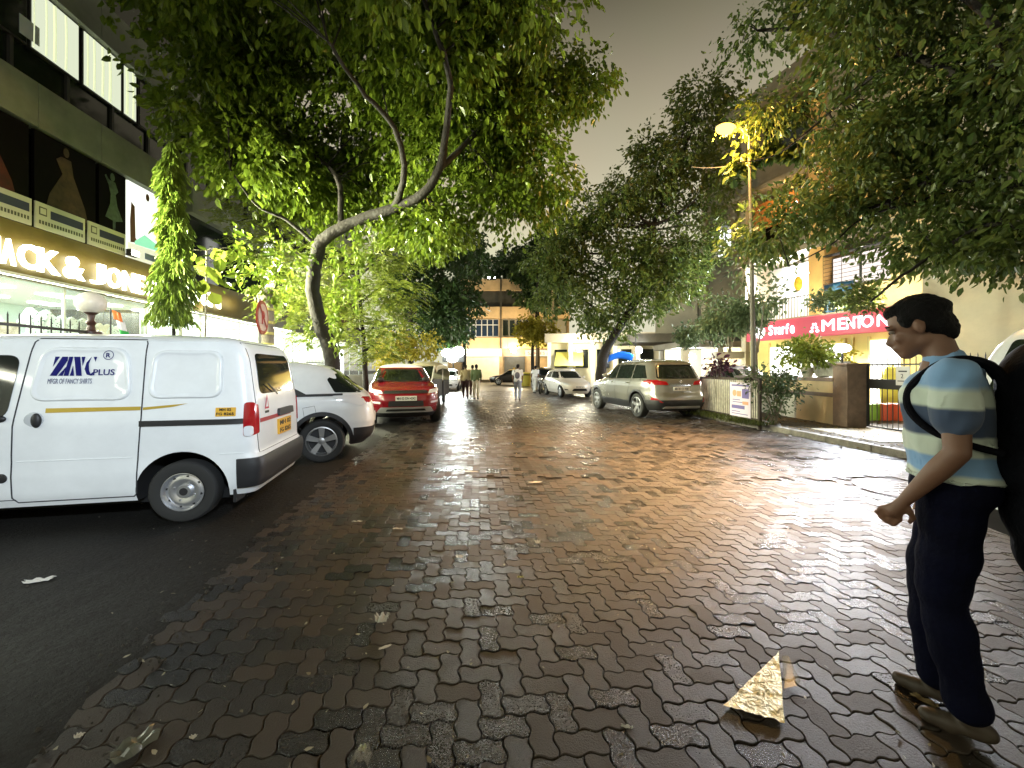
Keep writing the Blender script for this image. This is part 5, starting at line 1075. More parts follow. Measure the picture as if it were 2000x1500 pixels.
def wire(name, lab, pts, r=.012, m=None):
    P = []; 
    for a, c in zip(pts[:-1], pts[1:]):
        a, c = Vector(a), Vector(c); L = (c-a).length
        for i in range(12): u = i/12; p = a.lerp(c, u); p.z -= L*.03*4*u*(1-u); P.append(p)
    P.append(Vector(pts[-1])); b = MB(); b.tube(P, r, 5); return tag(b.build(name, m or M_frame), lab, 'cable')
wire('overhead_cable', 'thin dark cable sagging across the sky between the two trees', [(-7.5, 17, 7.6), (6.2, 19, 10.3)])
wire('service_cable', 'orange-lit cable running from the lamp pole towards the left', [px(1462, 316, 10.1), px(1352, 326, 12.5)], .012, mat('cable_pale', (.5, .4, .3), .5))
# assumed unseen lamp added behind the camera to light the near parked vehicles
q = thing('street_lamp', 'cool white street lamp behind the camera, out of the picture', 'street lamp', (3.6, -4.5, 0))
b = MB(); b.tube([(0, 0, 0), (0, 0, 5.2)], [.08, .05], 10); b.build('pole', mat('pole_paint', (0, 0, 0)), q, True); b = MB(); b.ell((-.5, .25, 5.2), (.35, .16, .09)); b.build('lamp_head', mat('lamp_shell', (.3, .3, .3)), q, True); b = MB(); b.tube([(0, 0, 5.15), (-.5, .25, 5.25)], .03, 6); b.build('arm', mat('pole_paint', (0, 0, 0)), q)
lamp('cool_lamp', 'SPOT', (3.1, -4.25, 5.0), 2500, (.74, .87, 1), .15, target=(-4.5, 4.2, 1.5), spot=34, blend=.9)
# made-up small floods on top of the fascia, added to brighten the trees
for i, (u, pw, tg) in enumerate(((1.5, 420, (-5.5, 10, 4.0)), (5.6, 2900, (-4.2, 10.5, 4.6)), (9.6, 4400, (-3.0, 11, 4.4)), (13.2, 3000, (-4.2, 12.5, 3.6)), (17.0, 1700, (-4.5, 13, 3.0)))):
    q = lroot('flood_fixture', ('nearest', 'second', 'third', 'fourth', 'farthest')[i]+' small flood lamp of the five on top of the brown fascia', 'floodlight', u, -.55, 4.25, 'small floods on the fascia')
    b = MB(); b.box(-.12, .12, -.06, .06, -.08, .08); b.build('housing', M_iron, q, bevel=.01); b = MB(); b.box(-.10, .10, -.068, -.06, -.06, .06); b.build('lens', glow('flood_lens', (.95, 1, .85), 20), q)
    b = MB(); b.tube([(0, .06, 0), (0, .5, -.1)], .015, 6); b.build('bracket', M_iron, q)
    lp = LM @ Vector((u, -.66, 4.28)); lamp('tree_flood', 'SPOT', lp, pw*1.6, (1, 1, .66), .12, target=tg, spot=78, blend=1)
for x in (1.0, 4.5, 8.2, 12, 16, 20): lamp('interior_light', 'AREA', LM @ Vector((x, 1.3, 3.1)), 85, (.85, 1, .92), 2.2, target=LM @ Vector((x, 1.3, 0)), sy=1.2)
# ------------------------------------------------------------------ trees and plants
M_bark = mat('bark', (.013, .010, .0075), .85, noise=(6, .45), bump=(14, .9, .03))
M_barkp = mat('pale_bark', (.24, .21, .16), .8, noise=(6, .35), bump=(14, .7, .02))
L_main = leafmat('leaf_main', (.075, .125, .012), (.20, .27, .028), .30, .38)
L_fern = leafmat('leaf_fern', (.11, .16, .018), (.24, .28, .040), .45, .42)
L_ash = leafmat('leaf_ashoka', (.10, .16, .022), (.24, .32, .06), .30, .35)
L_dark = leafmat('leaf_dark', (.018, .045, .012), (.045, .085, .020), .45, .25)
L_right = leafmat('leaf_right', (.05, .09, .020), (.14, .18, .040), .35, .35)
L_grey = leafmat('leaf_greygreen', (.06, .10, .045), (.16, .21, .10), .45, .3)
L_yel = leafmat('leaf_yellow', (.30, .26, .02), (.45, .40, .05), .5, .35)  # far bush and slender tree: golden lamp light put into the leaf colour
def unit(n): v = rng.normal(size=(n, 3)); return v/np.linalg.norm(v, axis=1)[:, None]
def leaves(name, m, parent, P, D_, size, aspect=.45, fold=.12, jitter=.8, droop=.4, var=.35):
    """P leaf positions (n,3), D_ preferred directions (n,3)"""
    n = len(P); d = D_+unit(n)*jitter; d[:, 2] -= droop; d /= np.linalg.norm(d, axis=1)[:, None]
    s = np.cross(d, unit(n)); s /= np.linalg.norm(s, axis=1)[:, None]; nn = np.cross(d, s)
    L = size*(1+rng.normal(size=n)*var).clip(.4, 1.8)[:, None]; w_ = L*aspect*.5
    V = np.empty((n, 6, 3)); V[:, 0] = P; V[:, 1] = P+d*L*.33+s*w_+nn*L*fold; V[:, 2] = P+d*L*.72+s*w_*.72+nn*L*fold*.8
    V[:, 3] = P+d*L; V[:, 4] = P+d*L*.72-s*w_*.72+nn*L*fold*.8; V[:, 5] = P+d*L*.33-s*w_+nn*L*fold
    idx = np.arange(n)[:, None]*6+np.array([0, 1, 2, 3, 0, 3, 4, 5])[None]; r = np.repeat(rng.random(n), 6)
    return npmesh(name, V.reshape(-1, 3), idx.ravel(), np.arange(2*n)*4, m, parent, r)
def cloud(ells, ntw, per, spread=.30, shell=.45, twlen=.45, hang=.3, holes=0):
    """ells: (cx,cy,cz,rx,ry,rz,weight); returns leaf positions and directions set along short twigs"""
    W_ = np.array([e_[6]*(e_[3]*e_[4]*e_[5])**.67 for e_ in ells]); W_ /= W_.sum(); pick = rng.choice(len(ells), ntw, p=W_)
    E = np.array([e_[:6] for e_ in ells])[pick]; u = unit(ntw); rad = (shell+(1-shell)*rng.random(ntw)**.6)[:, None]
    c = E[:, :3]+u*rad*E[:, 3:6]*(1+.12*rng.normal(size=(ntw, 1)))
    if holes:
        f = np.sin(c[:, 0]*2.1+1.3)*np.sin(c[:, 1]*1.9+.4)*np.sin(c[:, 2]*2.3+.9)+.35*np.sin(c[:, 0]*5.1)*np.sin(c[:, 2]*4.7); c = c[f > -1+holes]; u = u[f > -1+holes]
    k = len(c); dirs = u+unit(k)*.6; dirs[:, 2] -= hang; dirs /= np.linalg.norm(dirs, axis=1)[:, None]
    t = rng.random((k, per))[:, :, None]; P = c[:, None]+dirs[:, None]*t*twlen+rng.normal(size=(k, per, 3))*spread*.35
    D_ = np.repeat(dirs[:, None], per, axis=1); return P.reshape(-1, 3), D_.reshape(-1, 3)
def sub(ells, k, r, seed=1):
    """break big ellipsoids into clumps"""
    g = np.random.default_rng(seed); out = []
    for e_ in ells:
        for _ in range(max(2, int(k*e_[6]))):
            u = g.normal(size=3); u /= np.linalg.norm(u); q = .35+.65*g.random()**.5; rr = r*(.6+.8*g.random())
            out.append((e_[0]+u[0]*q*e_[3], e_[1]+u[1]*q*e_[4], e_[2]+u[2]*q*e_[5], rr*1.25, rr*1.25, rr*.8, 1))
    return out
def limb(b, pts, r0, r1, n=10, wob=.03):
    pts = [Vector(p) for p in pts]; P = []
    for i in range(len(pts)-1):
        a, c = pts[i], pts[i+1]; p_ = pts[i-1] if i else a; q_ = pts[i+2] if i+2 < len(pts) else c
        for k in range(5):
            t = k/5; P.append(.5*((2*a)+(c-p_)*t+(2*p_-5*a+4*c-q_)*t*t+(3*a-p_-3*c+q_)*t**3)+Vector([random.gauss(0, wob*r0) for _ in range(3)]))
    P.append(pts[-1]); m = len(P)-1; b.tube(P, [r0+(r1-r0)*(i/m)**.8 for i in range(m+1)], n); return P
def twigs(b, start_pts, ells, k, r=.018):
    for _ in range(k):
        e_ = random.choice(ells); s = Vector(min(start_pts, key=lambda q: (Vector(q)-Vector(e_[:3])).length)); t = Vector(e_[:3]); m = (s+t)/2+Vector((random.uniform(-.2, .2), random.uniform(-.2, .2), random.uniform(0, .4)))
        limb(b, [s, m, t], r*1.6, r*.5, 5, .1)

# main tree leaning over the street ------------------------------------------------
D0 = 10.6
t = thing('street_tree', 'large tree with bent dark trunk and wide bright green crown over the left cars', 'tree', (px(640, 722, 11).x, 11, 0))
o0 = Vector(t.location)
def rel(x, y, D): return px(x, y, D)-o0
b = MB()
A = limb(b, [(.10, .1, 0), rel(648, 700, 11), rel(628, 640, 10.9), rel(612, 570, 10.8), rel(618, 500, 10.7), rel(632, 462, 10.6)], .215, .165, 14, .05)
B_ = limb(b, [rel(628, 470, 10.6), rel(665, 445, 10.5), rel(715, 424, 10.4), rel(775, 405, 10.2), rel(830, 375, 9.9), rel(858, 330, 9.7), rel(868, 285, 9.5)], .165, .09, 12, .05)
b.build('trunk', M_bark, t, True, 60)
b = MB()
C1 = limb(b, [rel(770, 405, 10.2), rel(790, 340, 9.6), rel(770, 250, 9.0), rel(700, 170, 8.2), rel(640, 80, 7.4)], .10, .03, 8, .1)
C2 = limb(b, [rel(665, 445, 10.5), rel(660, 350, 10.8), rel(600, 290, 11), rel(572, 215, 11), rel(500, 160, 11)], .09, .03, 8, .1)
C3 = limb(b, [rel(858, 330, 9.7), rel(930, 260, 10.2), rel(1010, 180, 10.8), rel(1100, 150, 11)], .08, .025, 8, .1)
C4 = limb(b, [rel(866, 290, 9.5), rel(880, 170, 8.6), rel(850, 60, 7.8), rel(800, -80, 7)], .09, .03, 8, .1)
C5 = limb(b, [rel(620, 480, 10.6), rel(560, 430, 10.2), rel(500, 400, 9.8), rel(450, 330, 9.4)], .06, .02, 8, .1)
b.build('limbs', M_bark, t, True, 60)
def E(x, y, D, rx, ry, rz, w_=1): p = rel(x, y, D); return (p.x, p.y, p.z, rx, ry, rz, w_)
big = [E(700, 90, 9.5, 2.4, 2.0, 1.5, 1.3), E(480, 110, 10.5, 1.9, 1.8, 1.4), E(470, 240, 10.2, 1.3, 1.4, .8, .8), E(880, 90, 9.8, 1.9, 2.0, 1.7, 1.2), E(1010, 160, 11.2, 1.8, 1.6, 1.3), E(600, 300, 12.4, 1.9, 1.5, .9),
       E(760, 270, 11.9, 1.8, 1.5, 1.0), E(900, 320, 11.6, 1.2, 1.2, .9, .8), E(640, 380, 12.4, 1.8, 1.0, .55), E(820, 440, 11.2, .75, .7, .35, .5), E(1000, 290, 11.2, .8, .9, .7, .6), E(950, 20, 8.6, 1.4, 1.8, 1.2), E(560, -40, 8.5, 2.4, 2.0, 1.4), E(780, -60, 7.8, 2.4, 2.0, 1.4), E(400, 20, 9.0, 1.6, 1.6, 1.3, .9), E(510, 330, 10.6, .7, .9, .6, .5),
       E(1125, 165, 11.0, .55, .6, .32, .30), E(1045, 360, 11.2, .28, .4, .4, .22), E(980, 385, 11.0, .38, .5, .30, .2), E(850, 450, 10.2, .3, .35, .3, .2)]
cl = sub(big, 15, .62, 3)
P, Dd = cloud(cl, 6600, 13, twlen=.42, hang=.55, holes=.14)
b = MB(); twigs(b, A+B_+C1+C2+C3+C4+C5, cl, 150, .014); b.build('twigs', M_bark, t, True)
leaves('crown', L_main, t, P, Dd, .155, .56, droop=.75)
# hanging climber strands on the trunk and limb
for (x, y, D, ln) in [(856, 400, 10.0, 1.5), (850, 430, 10.0, .9), (700, 440, 10.3, 1.6), (722, 430, 10.3, 1.1), (672, 470, 10.4, 1.7), (650, 480, 10.4, 2.2), (742, 420, 10.2, .8), (690, 450, 10.3, 2.1), (640, 560, 10.6, 1.6), (655, 590, 10.6, 1.4), (985, 330, 11, .8), (1060, 250, 11.3, .9), (1075, 235, 11.3, .6), (600, 620, 10.7, .8)]:
    P = []; Dv = []; s = rel(x, y, D); n_ = int(ln*42)
    for i in range(n_):
        f = i/n_; P.append((s.x+.10*math.sin(3*f)+random.gauss(0, .05), s.y+random.gauss(0, .05), s.z-ln*f)); Dv.append((random.gauss(0, .6), random.gauss(0, .6), -.6))
    leaves('climber', L_main, t, np.array(P), np.array(Dv), .12, .62, droop=.5)

# columnar ashoka tree in front of the lit poster -------------------------------
p = px(338, 722, 8.4); t = thing('columnar_tree', 'slender columnar tree with drooping leaves in front of the lit poster', 'tree', (p.x, p.y, 0))
b = MB(); limb(b, [(0, 0, 0), (.02, 0, 2), (-.02, 0, 4), (.02, .02, 6.0)], .045, .012, 8, .1); b.build('trunk', M_bark, t, True)
n_ = 7800; z = 2.45+3.8*rng.random(n_)**.9; f = (z-2.45)/3.8; rad = (.38-.20*f+.06*np.sin(z*6))*np.clip((6.35-z)*1.4, .12, 1)*(.25+.75*rng.random(n_)**.5); a = rng.random(n_)*2*math.pi; rad = rad*(.82+.30*np.sin(a*3+z*5)*np.sin(z*3.3+a)+.16*np.sin(a*5-z*9))
P = np.stack([rad*np.cos(a)+.05*np.sin(z*2), rad*np.sin(a), z], 1); Dd = np.stack([np.cos(a)*.55, np.sin(a)*.55, np.full(n_, -1.0)], 1)
leaves('crown', L_ash, t, P, Dd, .15, .22, jitter=.45, droop=.35)

def frondtree(name, lab, loc, specs, m, trunk_pts, tr=.13, frond=.75, nleaf=26, size=.11, asp=.26, group=None, bark=M_bark, seed=5):
    """feathery tree: fronds with paired leaflets springing from clump centres"""
    t = thing(name, lab, 'tree', loc, 0, group); o_ = Vector(loc); b = MB(); pts = limb(b, [Vector(q)-o_ for q in trunk_pts], tr, tr*.4, 10, .08)
    b.build('trunk', bark, t, True, 60); P = []; Dv = []; g = random.Random(seed); br = MB()
    for (x, y, D, rx, ry, rz, nf) in specs:
        c = px(x, y, D)-o_; s = min(pts, key=lambda q: (q-c).length); limb(br, [s, (s+c)/2+Vector((0, 0, .25)), c], tr*.35, .012, 6, .1)
        for _ in range(nf):
            u = Vector((g.gauss(0, 1), g.gauss(0, 1), g.gauss(0, 1))).normalized(); q = .3+.7*g.random()**.5; a0 = c+Vector((u.x*rx*q, u.y*ry*q, u.z*rz*q))
            d = Vector((u.x+g.gauss(0, .4), u.y+g.gauss(0, .4), .25+.3*u.z)).normalized(); sd = d.cross(Vector((0, 0, 1))).normalized(); ln = frond*(.6+.6*g.random())
            for i in range(nleaf):
                f = (i+.5)/nleaf; p_ = a0+d*ln*f+Vector((0, 0, -.55*ln*f*f)); sg = 1 if i % 2 else -1; P.append(p_[:]); v = sd*sg*.9+d*.55+Vector((0, 0, -.35)); Dv.append(v[:])
    br.build('branches', bark, t, True, 60); leaves('crown', m, t, np.array(P), np.array(Dv), size, asp, jitter=.22, droop=.15, var=.25); return t
x0 = px(700, 722, 13.6)
frondtree('feathery_tree', 'feathery yellow-green tree with drooping fronds right of the bent trunk', (x0.x, 13.6, 0),
    [(700, 520, 13.6, 1.0, .9, .6, 110), (760, 500, 13.4, .8, .8, .45, 80), (720, 590, 13.2, 1.1, 1.0, .6, 130), (770, 570, 13.0, .8, .8, .45, 90), (690, 650, 13.2, .8, .8, .5, 90), (760, 640, 13.4, .6, .8, .5, 70), (640, 560, 13.8, .6, .8, .8, 60), (800, 490, 13.2, .4, .5, .3, 30), (740, 690, 13.8, .8, .5, .25, 50)],
    L_fern, [(x0.x+.3, 13.6, 0), (x0.x+.2, 13.6, 2), (x0.x, 13.6, 4.6)], .12)
x1 = px(545, 722, 12.8)
frondtree('feathery_tree', 'feathery tree with two thin stems between the columnar tree and bent trunk', (x1.x, 12.8, 0),
    [(520, 420, 12.6, .9, .8, .6, 80), (470, 390, 12.4, .7, .7, .3, 40), (590, 400, 12.8, .8, .8, .5, 70), (560, 480, 12.6, .8, .8, .6, 80), (500, 500, 12.4, .6, .6, .5, 40), (590, 570, 12.6, .8, .7, .7, 90), (540, 560, 12.2, .55, .6, .55, 50), (600, 640, 12.6, .5, .5, .4, 40), (450, 440, 12.2, .4, .4, .2, 16), (560, 610, 12.2, .5, .5, .3, 30)],
    L_fern, [(x1.x-.3, 12.8, 0), (x1.x-.3, 12.8, 2), (x1.x-.1, 12.8, 4.5), (x1.x-.05, 12.8, 6.8)], .12, seed=9)
p = px(521, 722, 9.2); t = thing('tree_stump', 'short banded tree trunk with a leafy top just behind the round sign', 'tree', (p.x, p.y, 0))
b = MB(); limb(b, [(0, 0, 0), (.02, 0, 1.5), (0, 0, 3.3)], .15, .13, 12, .05); b.build('trunk', M_barkp, t, True, 60)
for z in (2.0, 2.25, 2.5, 2.8):
    b = MB(); b.lathe([(.155, z), (.160, z+.01), (.160, z+.05), (.155, z+.06)], 14, caps=False); b.build('painted_band', mat('band_yellow', (.55, .5, .15), .6), t, True)
P, Dd = cloud([(0, 0, 3.4, .35, .35, .25, 1), (-.4, 0, 4.0, .5, .4, .35, 1), (.3, .1, 3.9, .4, .4, .35, 1)], 60, 10, twlen=.3); leaves('crown', L_main, t, P, Dd, .13, .5)
# broad heart-leaf branch near the columnar tree
p = px(395, 600, 9.2); t = thing('broadleaf_sapling', 'sapling with a few broad pale leaves between the columnar tree and banner', 'tree', (p.x, p.y, 0))
b = MB(); st = limb(b, [(0, 0, 0), (0, .1, 2.5), (.1, 0, 4.2)], .03, .012, 6); P = []; Dv = []
for x, y in ((372, 488), (392, 500), (405, 520), (418, 484), (432, 505), (375, 520), (398, 545), (450, 485), (412, 570), (385, 555), (465, 480), (425, 540)):
    q = px(x, y, 9.1)-Vector((p.x, p.y, 0)); limb(b, [min(st, key=lambda s: (s-q).length), q], .008, .004, 4); P.append(q[:]); Dv.append((random.gauss(.3, .5), random.gauss(0, .4), -.5))
b.build('stems', M_barkp, t, True); leaves('broad_leaves', L_fern, t, np.array(P), np.array(Dv), .38, .8, jitter=.2, droop=.3, var=.2)

def roundtree(name, lab, base, trunk, specs, m, ntw, per=12, size=.14, tr=.2, k=10, rc=.8, seed=2, group=None, holes=.1, limbs=(), bark=M_bark, hang=.35, nt=30):
    t = thing(name, lab, 'tree', base, 0, group); o_ = Vector(base); b = MB(); pts = limb(b, [Vector(q)-o_ for q in trunk], tr, tr*.5, 12, .06); b.build('trunk', bark, t, True, 60)
    bigs = []
    for (x, y, D, rx, ry, rz, w_) in specs: c = px(x, y, D)-o_; bigs.append((c.x, c.y, c.z, rx, ry, rz, w_))
    c_ = sub(bigs, k, rc, seed); b = MB(); 
    for e_ in bigs: s = min(pts, key=lambda q: (q-Vector(e_[:3])).length*1.0); limb(b, [s, (s+Vector(e_[:3]))/2+Vector((0, 0, -.2)), e_[:3]], tr*.35, .03, 7, .1)
    twigs(b, pts, c_, nt, .02); b.build('limbs', bark, t, True, 60)
    P, Dd = cloud(c_, ntw, per, twlen=.5, hang=hang, holes=holes); leaves('crown', m, t, P, Dd, size, .5, droop=.5); return t
# right middle tree
b0 = px(1172, 722, 19.5)
roundtree('street_tree', 'dense round-crowned tree leaning over the silver SUV, crown against the sky', (b0.x, 19.5, .1), [(b0.x, 19.5, 0), px(1176, 700, 19.5), px(1200, 655, 19.3), px(1240, 590, 19), px(1270, 520, 18.6), px(1275, 440, 18.3)],
    [(1300, 345, 18, 2.0, 2.4, 1.5, 1.2), (1235, 400, 18.5, 2.0, 2.2, 1.4, 1), (1340, 240, 17.6, 1.2, 1.4, .9, .5), (1165, 430, 19, 1.1, 1.6, .8, .8), (1090, 490, 20, 1.3, 1.7, .8, .9), (1100, 550, 20, 1.4, 1.4, .9, .8), (1180, 500, 19, 2.0, 1.8, 1.3, 1), (1300, 470, 18, 2.1, 1.8, 1.3, 1), (1250, 560, 18.8, 1.3, 1.1, .8, .6), (1150, 610, 19.4, 1.0, 1, .7, .5), (1330, 540, 17.8, .9, .9, .8, .5), (1370, 380, 17.5, 1.2, 1.2, 1.4, .8), (1200, 640, 19, .6, .6, .4, .25), (1370, 195, 17.3, .3, .3, .15, .12)],
    L_right, 2900, 13, .17, .28, 11, .7, seed=4, holes=.14)
# dark trees in the distance, left of centre
for i, (lab, bx_, D, sp, tr_) in enumerate((
    ('tall dark tree behind the feathery tree, left of the sky gap', 800, 25, [(850, 520, 25, 2.6, 2, 2.6, 1.2), (880, 460, 25, 1.6, 1.5, 1.6, .8), (820, 600, 25, 2.4, 2, 1.8, 1), (885, 590, 26, 1.3, 1.5, 2, .8), (800, 480, 25, 2, 2, 1.6, .9)], .25),
    ('dark tree right of the floodlight beam in front of the far building', 905, 33, [(890, 560, 33, 1.6, 2, 3.0, 1), (870, 650, 31, 1.6, 1.5, 1.4, .6), (915, 500, 34, 1.2, 1.6, 1.3, .6)], .2),
    ('small orange-lit bush tree behind the auto rickshaw', 800, 21, [(790, 665, 20, 1.0, 1, .6, .7), (825, 680, 20.5, .5, .6, .4, .4), (760, 690, 20, .8, .6, .5, .5)], .1))):
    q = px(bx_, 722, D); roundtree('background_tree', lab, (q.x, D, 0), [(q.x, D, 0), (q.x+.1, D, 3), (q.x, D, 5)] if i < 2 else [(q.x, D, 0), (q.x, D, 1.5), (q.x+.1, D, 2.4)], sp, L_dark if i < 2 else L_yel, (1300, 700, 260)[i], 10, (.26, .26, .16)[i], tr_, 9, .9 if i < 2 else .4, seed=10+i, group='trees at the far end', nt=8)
# trees behind / in front of the far building
for i, (lab, bx_, D, sp, n_) in enumerate((
    ('dark tree rising over the roof at the middle of the sky gap', 985, 60, [(985, 525, 60, 3.0, 3, 2.2, 1), (1010, 540, 60, 3, 3, 2.4, 1), (960, 550, 60, 2.4, 3, 2.0, 1), (1020, 490, 60, 1.4, 2, 1.0, .4)], 1100),
    ('dark tree filling the gap left of the round-crowned right tree', 1050, 44, [(1060, 520, 44, 2.4, 3, 2.2, 1), (1080, 470, 44, 1.4, 2, 1.0, .5), (1060, 580, 43, 1.4, 2, 1.5, .8)], 1200))):
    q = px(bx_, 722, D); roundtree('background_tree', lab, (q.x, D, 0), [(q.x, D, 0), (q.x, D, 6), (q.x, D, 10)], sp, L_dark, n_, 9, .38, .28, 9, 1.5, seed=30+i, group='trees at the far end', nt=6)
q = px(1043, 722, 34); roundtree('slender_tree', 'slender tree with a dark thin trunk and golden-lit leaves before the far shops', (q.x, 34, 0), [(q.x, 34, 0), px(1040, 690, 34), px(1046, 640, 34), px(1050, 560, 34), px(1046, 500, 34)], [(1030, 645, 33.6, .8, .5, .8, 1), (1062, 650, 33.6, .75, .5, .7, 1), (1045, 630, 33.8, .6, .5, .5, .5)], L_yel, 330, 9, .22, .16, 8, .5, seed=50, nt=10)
# overhanging tree at the upper right: limbs come in from beyond the right edge
rt = Vector((9.6, 6.2, .1))
T = [(9.6, 6.2, 0), (9.4, 6.3, 2.5), (8.9, 6.6, 5.0), (8.2, 6.9, 6.4)]
t = thing('overhanging_tree', 'big dark tree whose leafy boughs hang in from the upper right corner', 'tree', rt)
def rr(x, y, D): return px(x, y, D)-rt
b = MB(); A = limb(b, [Vector(q)-rt for q in T], .30, .18, 12, .05); b.build('trunk', M_bark, t, True, 60)
b = MB(); q1 = limb(b, [A[-6], rr(1990, 360, 6.9), rr(1900, 350, 7.2), rr(1800, 360, 7.6), rr(1720, 400, 8), rr(1640, 420, 8.4)], .10, .03, 9, .1)
q2 = limb(b, [A[-10], rr(1960, 440, 6.6), rr(1850, 480, 7.2), rr(1760, 540, 7.4), rr(1700, 590, 7.6)], .06, .015, 8, .1)
q3 = limb(b, [A[-1], rr(1900, 160, 7), rr(1760, 100, 7.6), rr(1600, 60, 8.4), rr(1480, 60, 9)], .12, .03, 9, .1)
q4 = limb(b, [A[-1], rr(1950, 60, 6), rr(1800, -60, 6.4)], .1, .03, 8, .1); q5 = limb(b, [q1[8], rr(1700, 420, 8), rr(1620, 480, 8.4), rr(1540, 520, 8.8)], .03, .01, 6, .1)
q6 = limb(b, [q3[10], rr(1620, 220, 8.8), rr(1520, 300, 9.2), rr(1440, 318, 9.4)], .04, .012, 6, .1)
b.build('limbs', M_bark, t, True, 60)
sp = [(1590, 0, 9, .5, 1.4, .4, .4), (1480, 60, 9.2, .55, .7, .4, .35), (1740, 70, 8, 1.2, 1.4, .9, .9), (1850, 60, 7, 1.8, 1.4, 1.2, 1), (1980, 180, 6.6, 1.2, 1.2, 1.4, 1), (1820, 220, 7.6, 1.5, 1.3, .9, 1), (1740, 220, 8.4, 1.0, 1.1, .7, .8), (1620, 300, 8.8, 1.0, 1, .6, .6),
      (1760, 330, 8, 1.3, 1.1, .7, .9), (1900, 340, 7, 1.3, 1.1, .8, .9), (1980, 420, 6.6, 1.0, 1, .8, .7), (1860, 420, 7.4, .9, 1, .35, .5), (1690, 400, 8.2, .9, 1, .40, .5), (1590, 390, 8.8, .55, .7, .28, .25), (1530, 460, 9, .45, .6, .25, .2), (1970, 480, 6.8, .6, .6, .25, .25), (1730, 470, 8, .4, .5, .2, .12), (1500, 210, 9.4, .28, .4, .18, .12), (1540, 200, 9.2, .3, .4, .2, .12), (1780, -60, 8, 1.4, 1.6, 1, .6), (1900, -60, 6.4, 2, 1.6, 1, .8)]
bigs = [(rr(x, y, D).x, rr(x, y, D).y, rr(x, y, D).z, a, b_, c_, w_) for x, y, D, a, b_, c_, w_ in sp]
c_ = sub(bigs, 15, .42, 8); P, Dd = cloud(c_, 3000, 12, twlen=.38, hang=.5, holes=.34)
b = MB(); twigs(b, q1+q2+q3+q4+q5+q6, c_, 110, .010); b.build('twigs', M_bark, t, True); leaves('crown', L_right, t, P, Dd, .125, .52, droop=.65)
# sodium-lit spray of larger leaves right under the lamp
t2 = thing_part('lit_spray', t, (0, 0, 0)); P, Dd = [], []
for f in np.linspace(0, 1, 46):
    s = rr(1425+150*f, 318-44*f+10*math.sin(9*f), 10.35-.2*f)
    for _ in range(14): P.append((s.x+random.gauss(0, .07), s.y+random.gauss(0, .10), s.z+random.gauss(-.05, .09*(1-.3*f)+.05))); Dd.append((random.gauss(-.2, .5), random.gauss(0, .5), -.4))
leaves('leaves', L_right, t2, np.array(P), np.array(Dd), .17, .62, jitter=.5, droop=.5)
# hanging plants and shrubs on the right
def bush(name, lab, x, y, D, r, n, m, size, cat='plant', stem=True, group=None, asp=.5, z0=None, per=10, hang=.2):
    p = px(x, y, D); zb = .1 if z0 is None else z0; t = thing(name, lab, cat, (p.x, p.y, zb), 0, group)
    c = [(0, 0, p.z-zb, r[0], r[1], r[2], 1)]; cc = sub(c, 9, min(r)*.55, int(x)); P, Dd = cloud(cc, n, per, twlen=.18, hang=hang); b = MB()
    for e_ in cc: limb(b, [(random.uniform(-.03, .03), 0, 0), (e_[0]*.5, e_[1]*.5, (p.z-zb)*.55), e_[:3]], .014, .004, 5, .2)
    b.build('stems', M_barkp, t, True); leaves('foliage', m, t, P, Dd, size, asp, droop=.1); return t
bush('shrub', 'grey-green shrub leaning over the wall at the right end of the railing', 1515, 742, 9.8, (.36, .3, .30), 110, L_grey, .085, 'shrub')
bush('shrub', 'dark thin shrub low in front of the whitewashed wall panel', 1508, 795, 9.9, (.22, .2, .24), 36, L_grey, .075, 'shrub')
bush('potted_plant', 'bushy plant growing from the large concrete planter', 1597, 688, 10.2, (.36, .18, .22), 80, L_fern, .11, 'plant', z0=1.5)
bush('potted_plant', 'leafy plant with yellowish leaves left of the large planter', 1560, 690, 10.9, (.30, .2, .24), 60, L_fern, .11, 'plant', z0=1.5)
bush('potted_plant', 'small yellow plant on the coping right above the brown pillar', 1635, 690, 10.4, (.16, .15, .2), 26, L_yel, .09, 'plant', z0=1.35)
bush('hanging_vine', 'pale vine cascading over the canopy left of the street lamp pole', 1425, 600, 13.5, (.8, .6, .8), 300, L_grey, .11, 'plant', z0=2.0, hang=1.2)
bush('hanging_vine', 'dense vine hanging in front of the bright balcony beside the lamp pole', 1480, 605, 12.5, (.5, .5, .60), 190, L_grey, .11, 'plant', z0=2.0, hang=1.2)
bush('canopy_plants', 'row of bluish plants growing on the grey canopy beyond the silver SUV', 1365, 655, 19, (1.1, .4, .45), 220, L_grey, .14, 'plant', z0=2.9)
bush('rooftop_plants', 'creeper spilling over the top of the red sign left of the tarpaulin', 1625, 590, 14.2, (.7, .3, .16), 80, L_grey, .12, 'plant', z0=3.55)
bush('balcony_plants', 'dark leafy creeper in front of the barred balcony over the red sign', 1680, 578, 13.2, (.45, .4, .42), 110, L_right, .12, 'plant', z0=3.6)
bush('purple_plant', 'small plant with dark purple drooping leaves above the railing', 1402, 715, 11.4, (.16, .14, .07), 26, leafmat('leaf_purple', (.03, .01, .02), (.07, .02, .05)), .10, 'plant', z0=.1)
p = px(1473, 722, 10.9); t = thing('slender_tree', 'slender pale forked trunk standing behind the railing below the lamp', 'tree', (p.x, p.y, .1))
b = MB(); a_ = limb(b, [(0, 0, 0), (.05, 0, 1.0), (0, 0, 2.0), (-.05, 0, 2.9)], .085, .05, 10, .1); limb(b, [a_[8], (.18, 0, 2.4), (.30, .05, 3.2)], .03, .012, 6); limb(b, [a_[-1], (-.2, 0, 3.6), (-.3, 0, 4.3)], .03, .012, 6); b.build('trunk', M_barkp, t, True, 60)
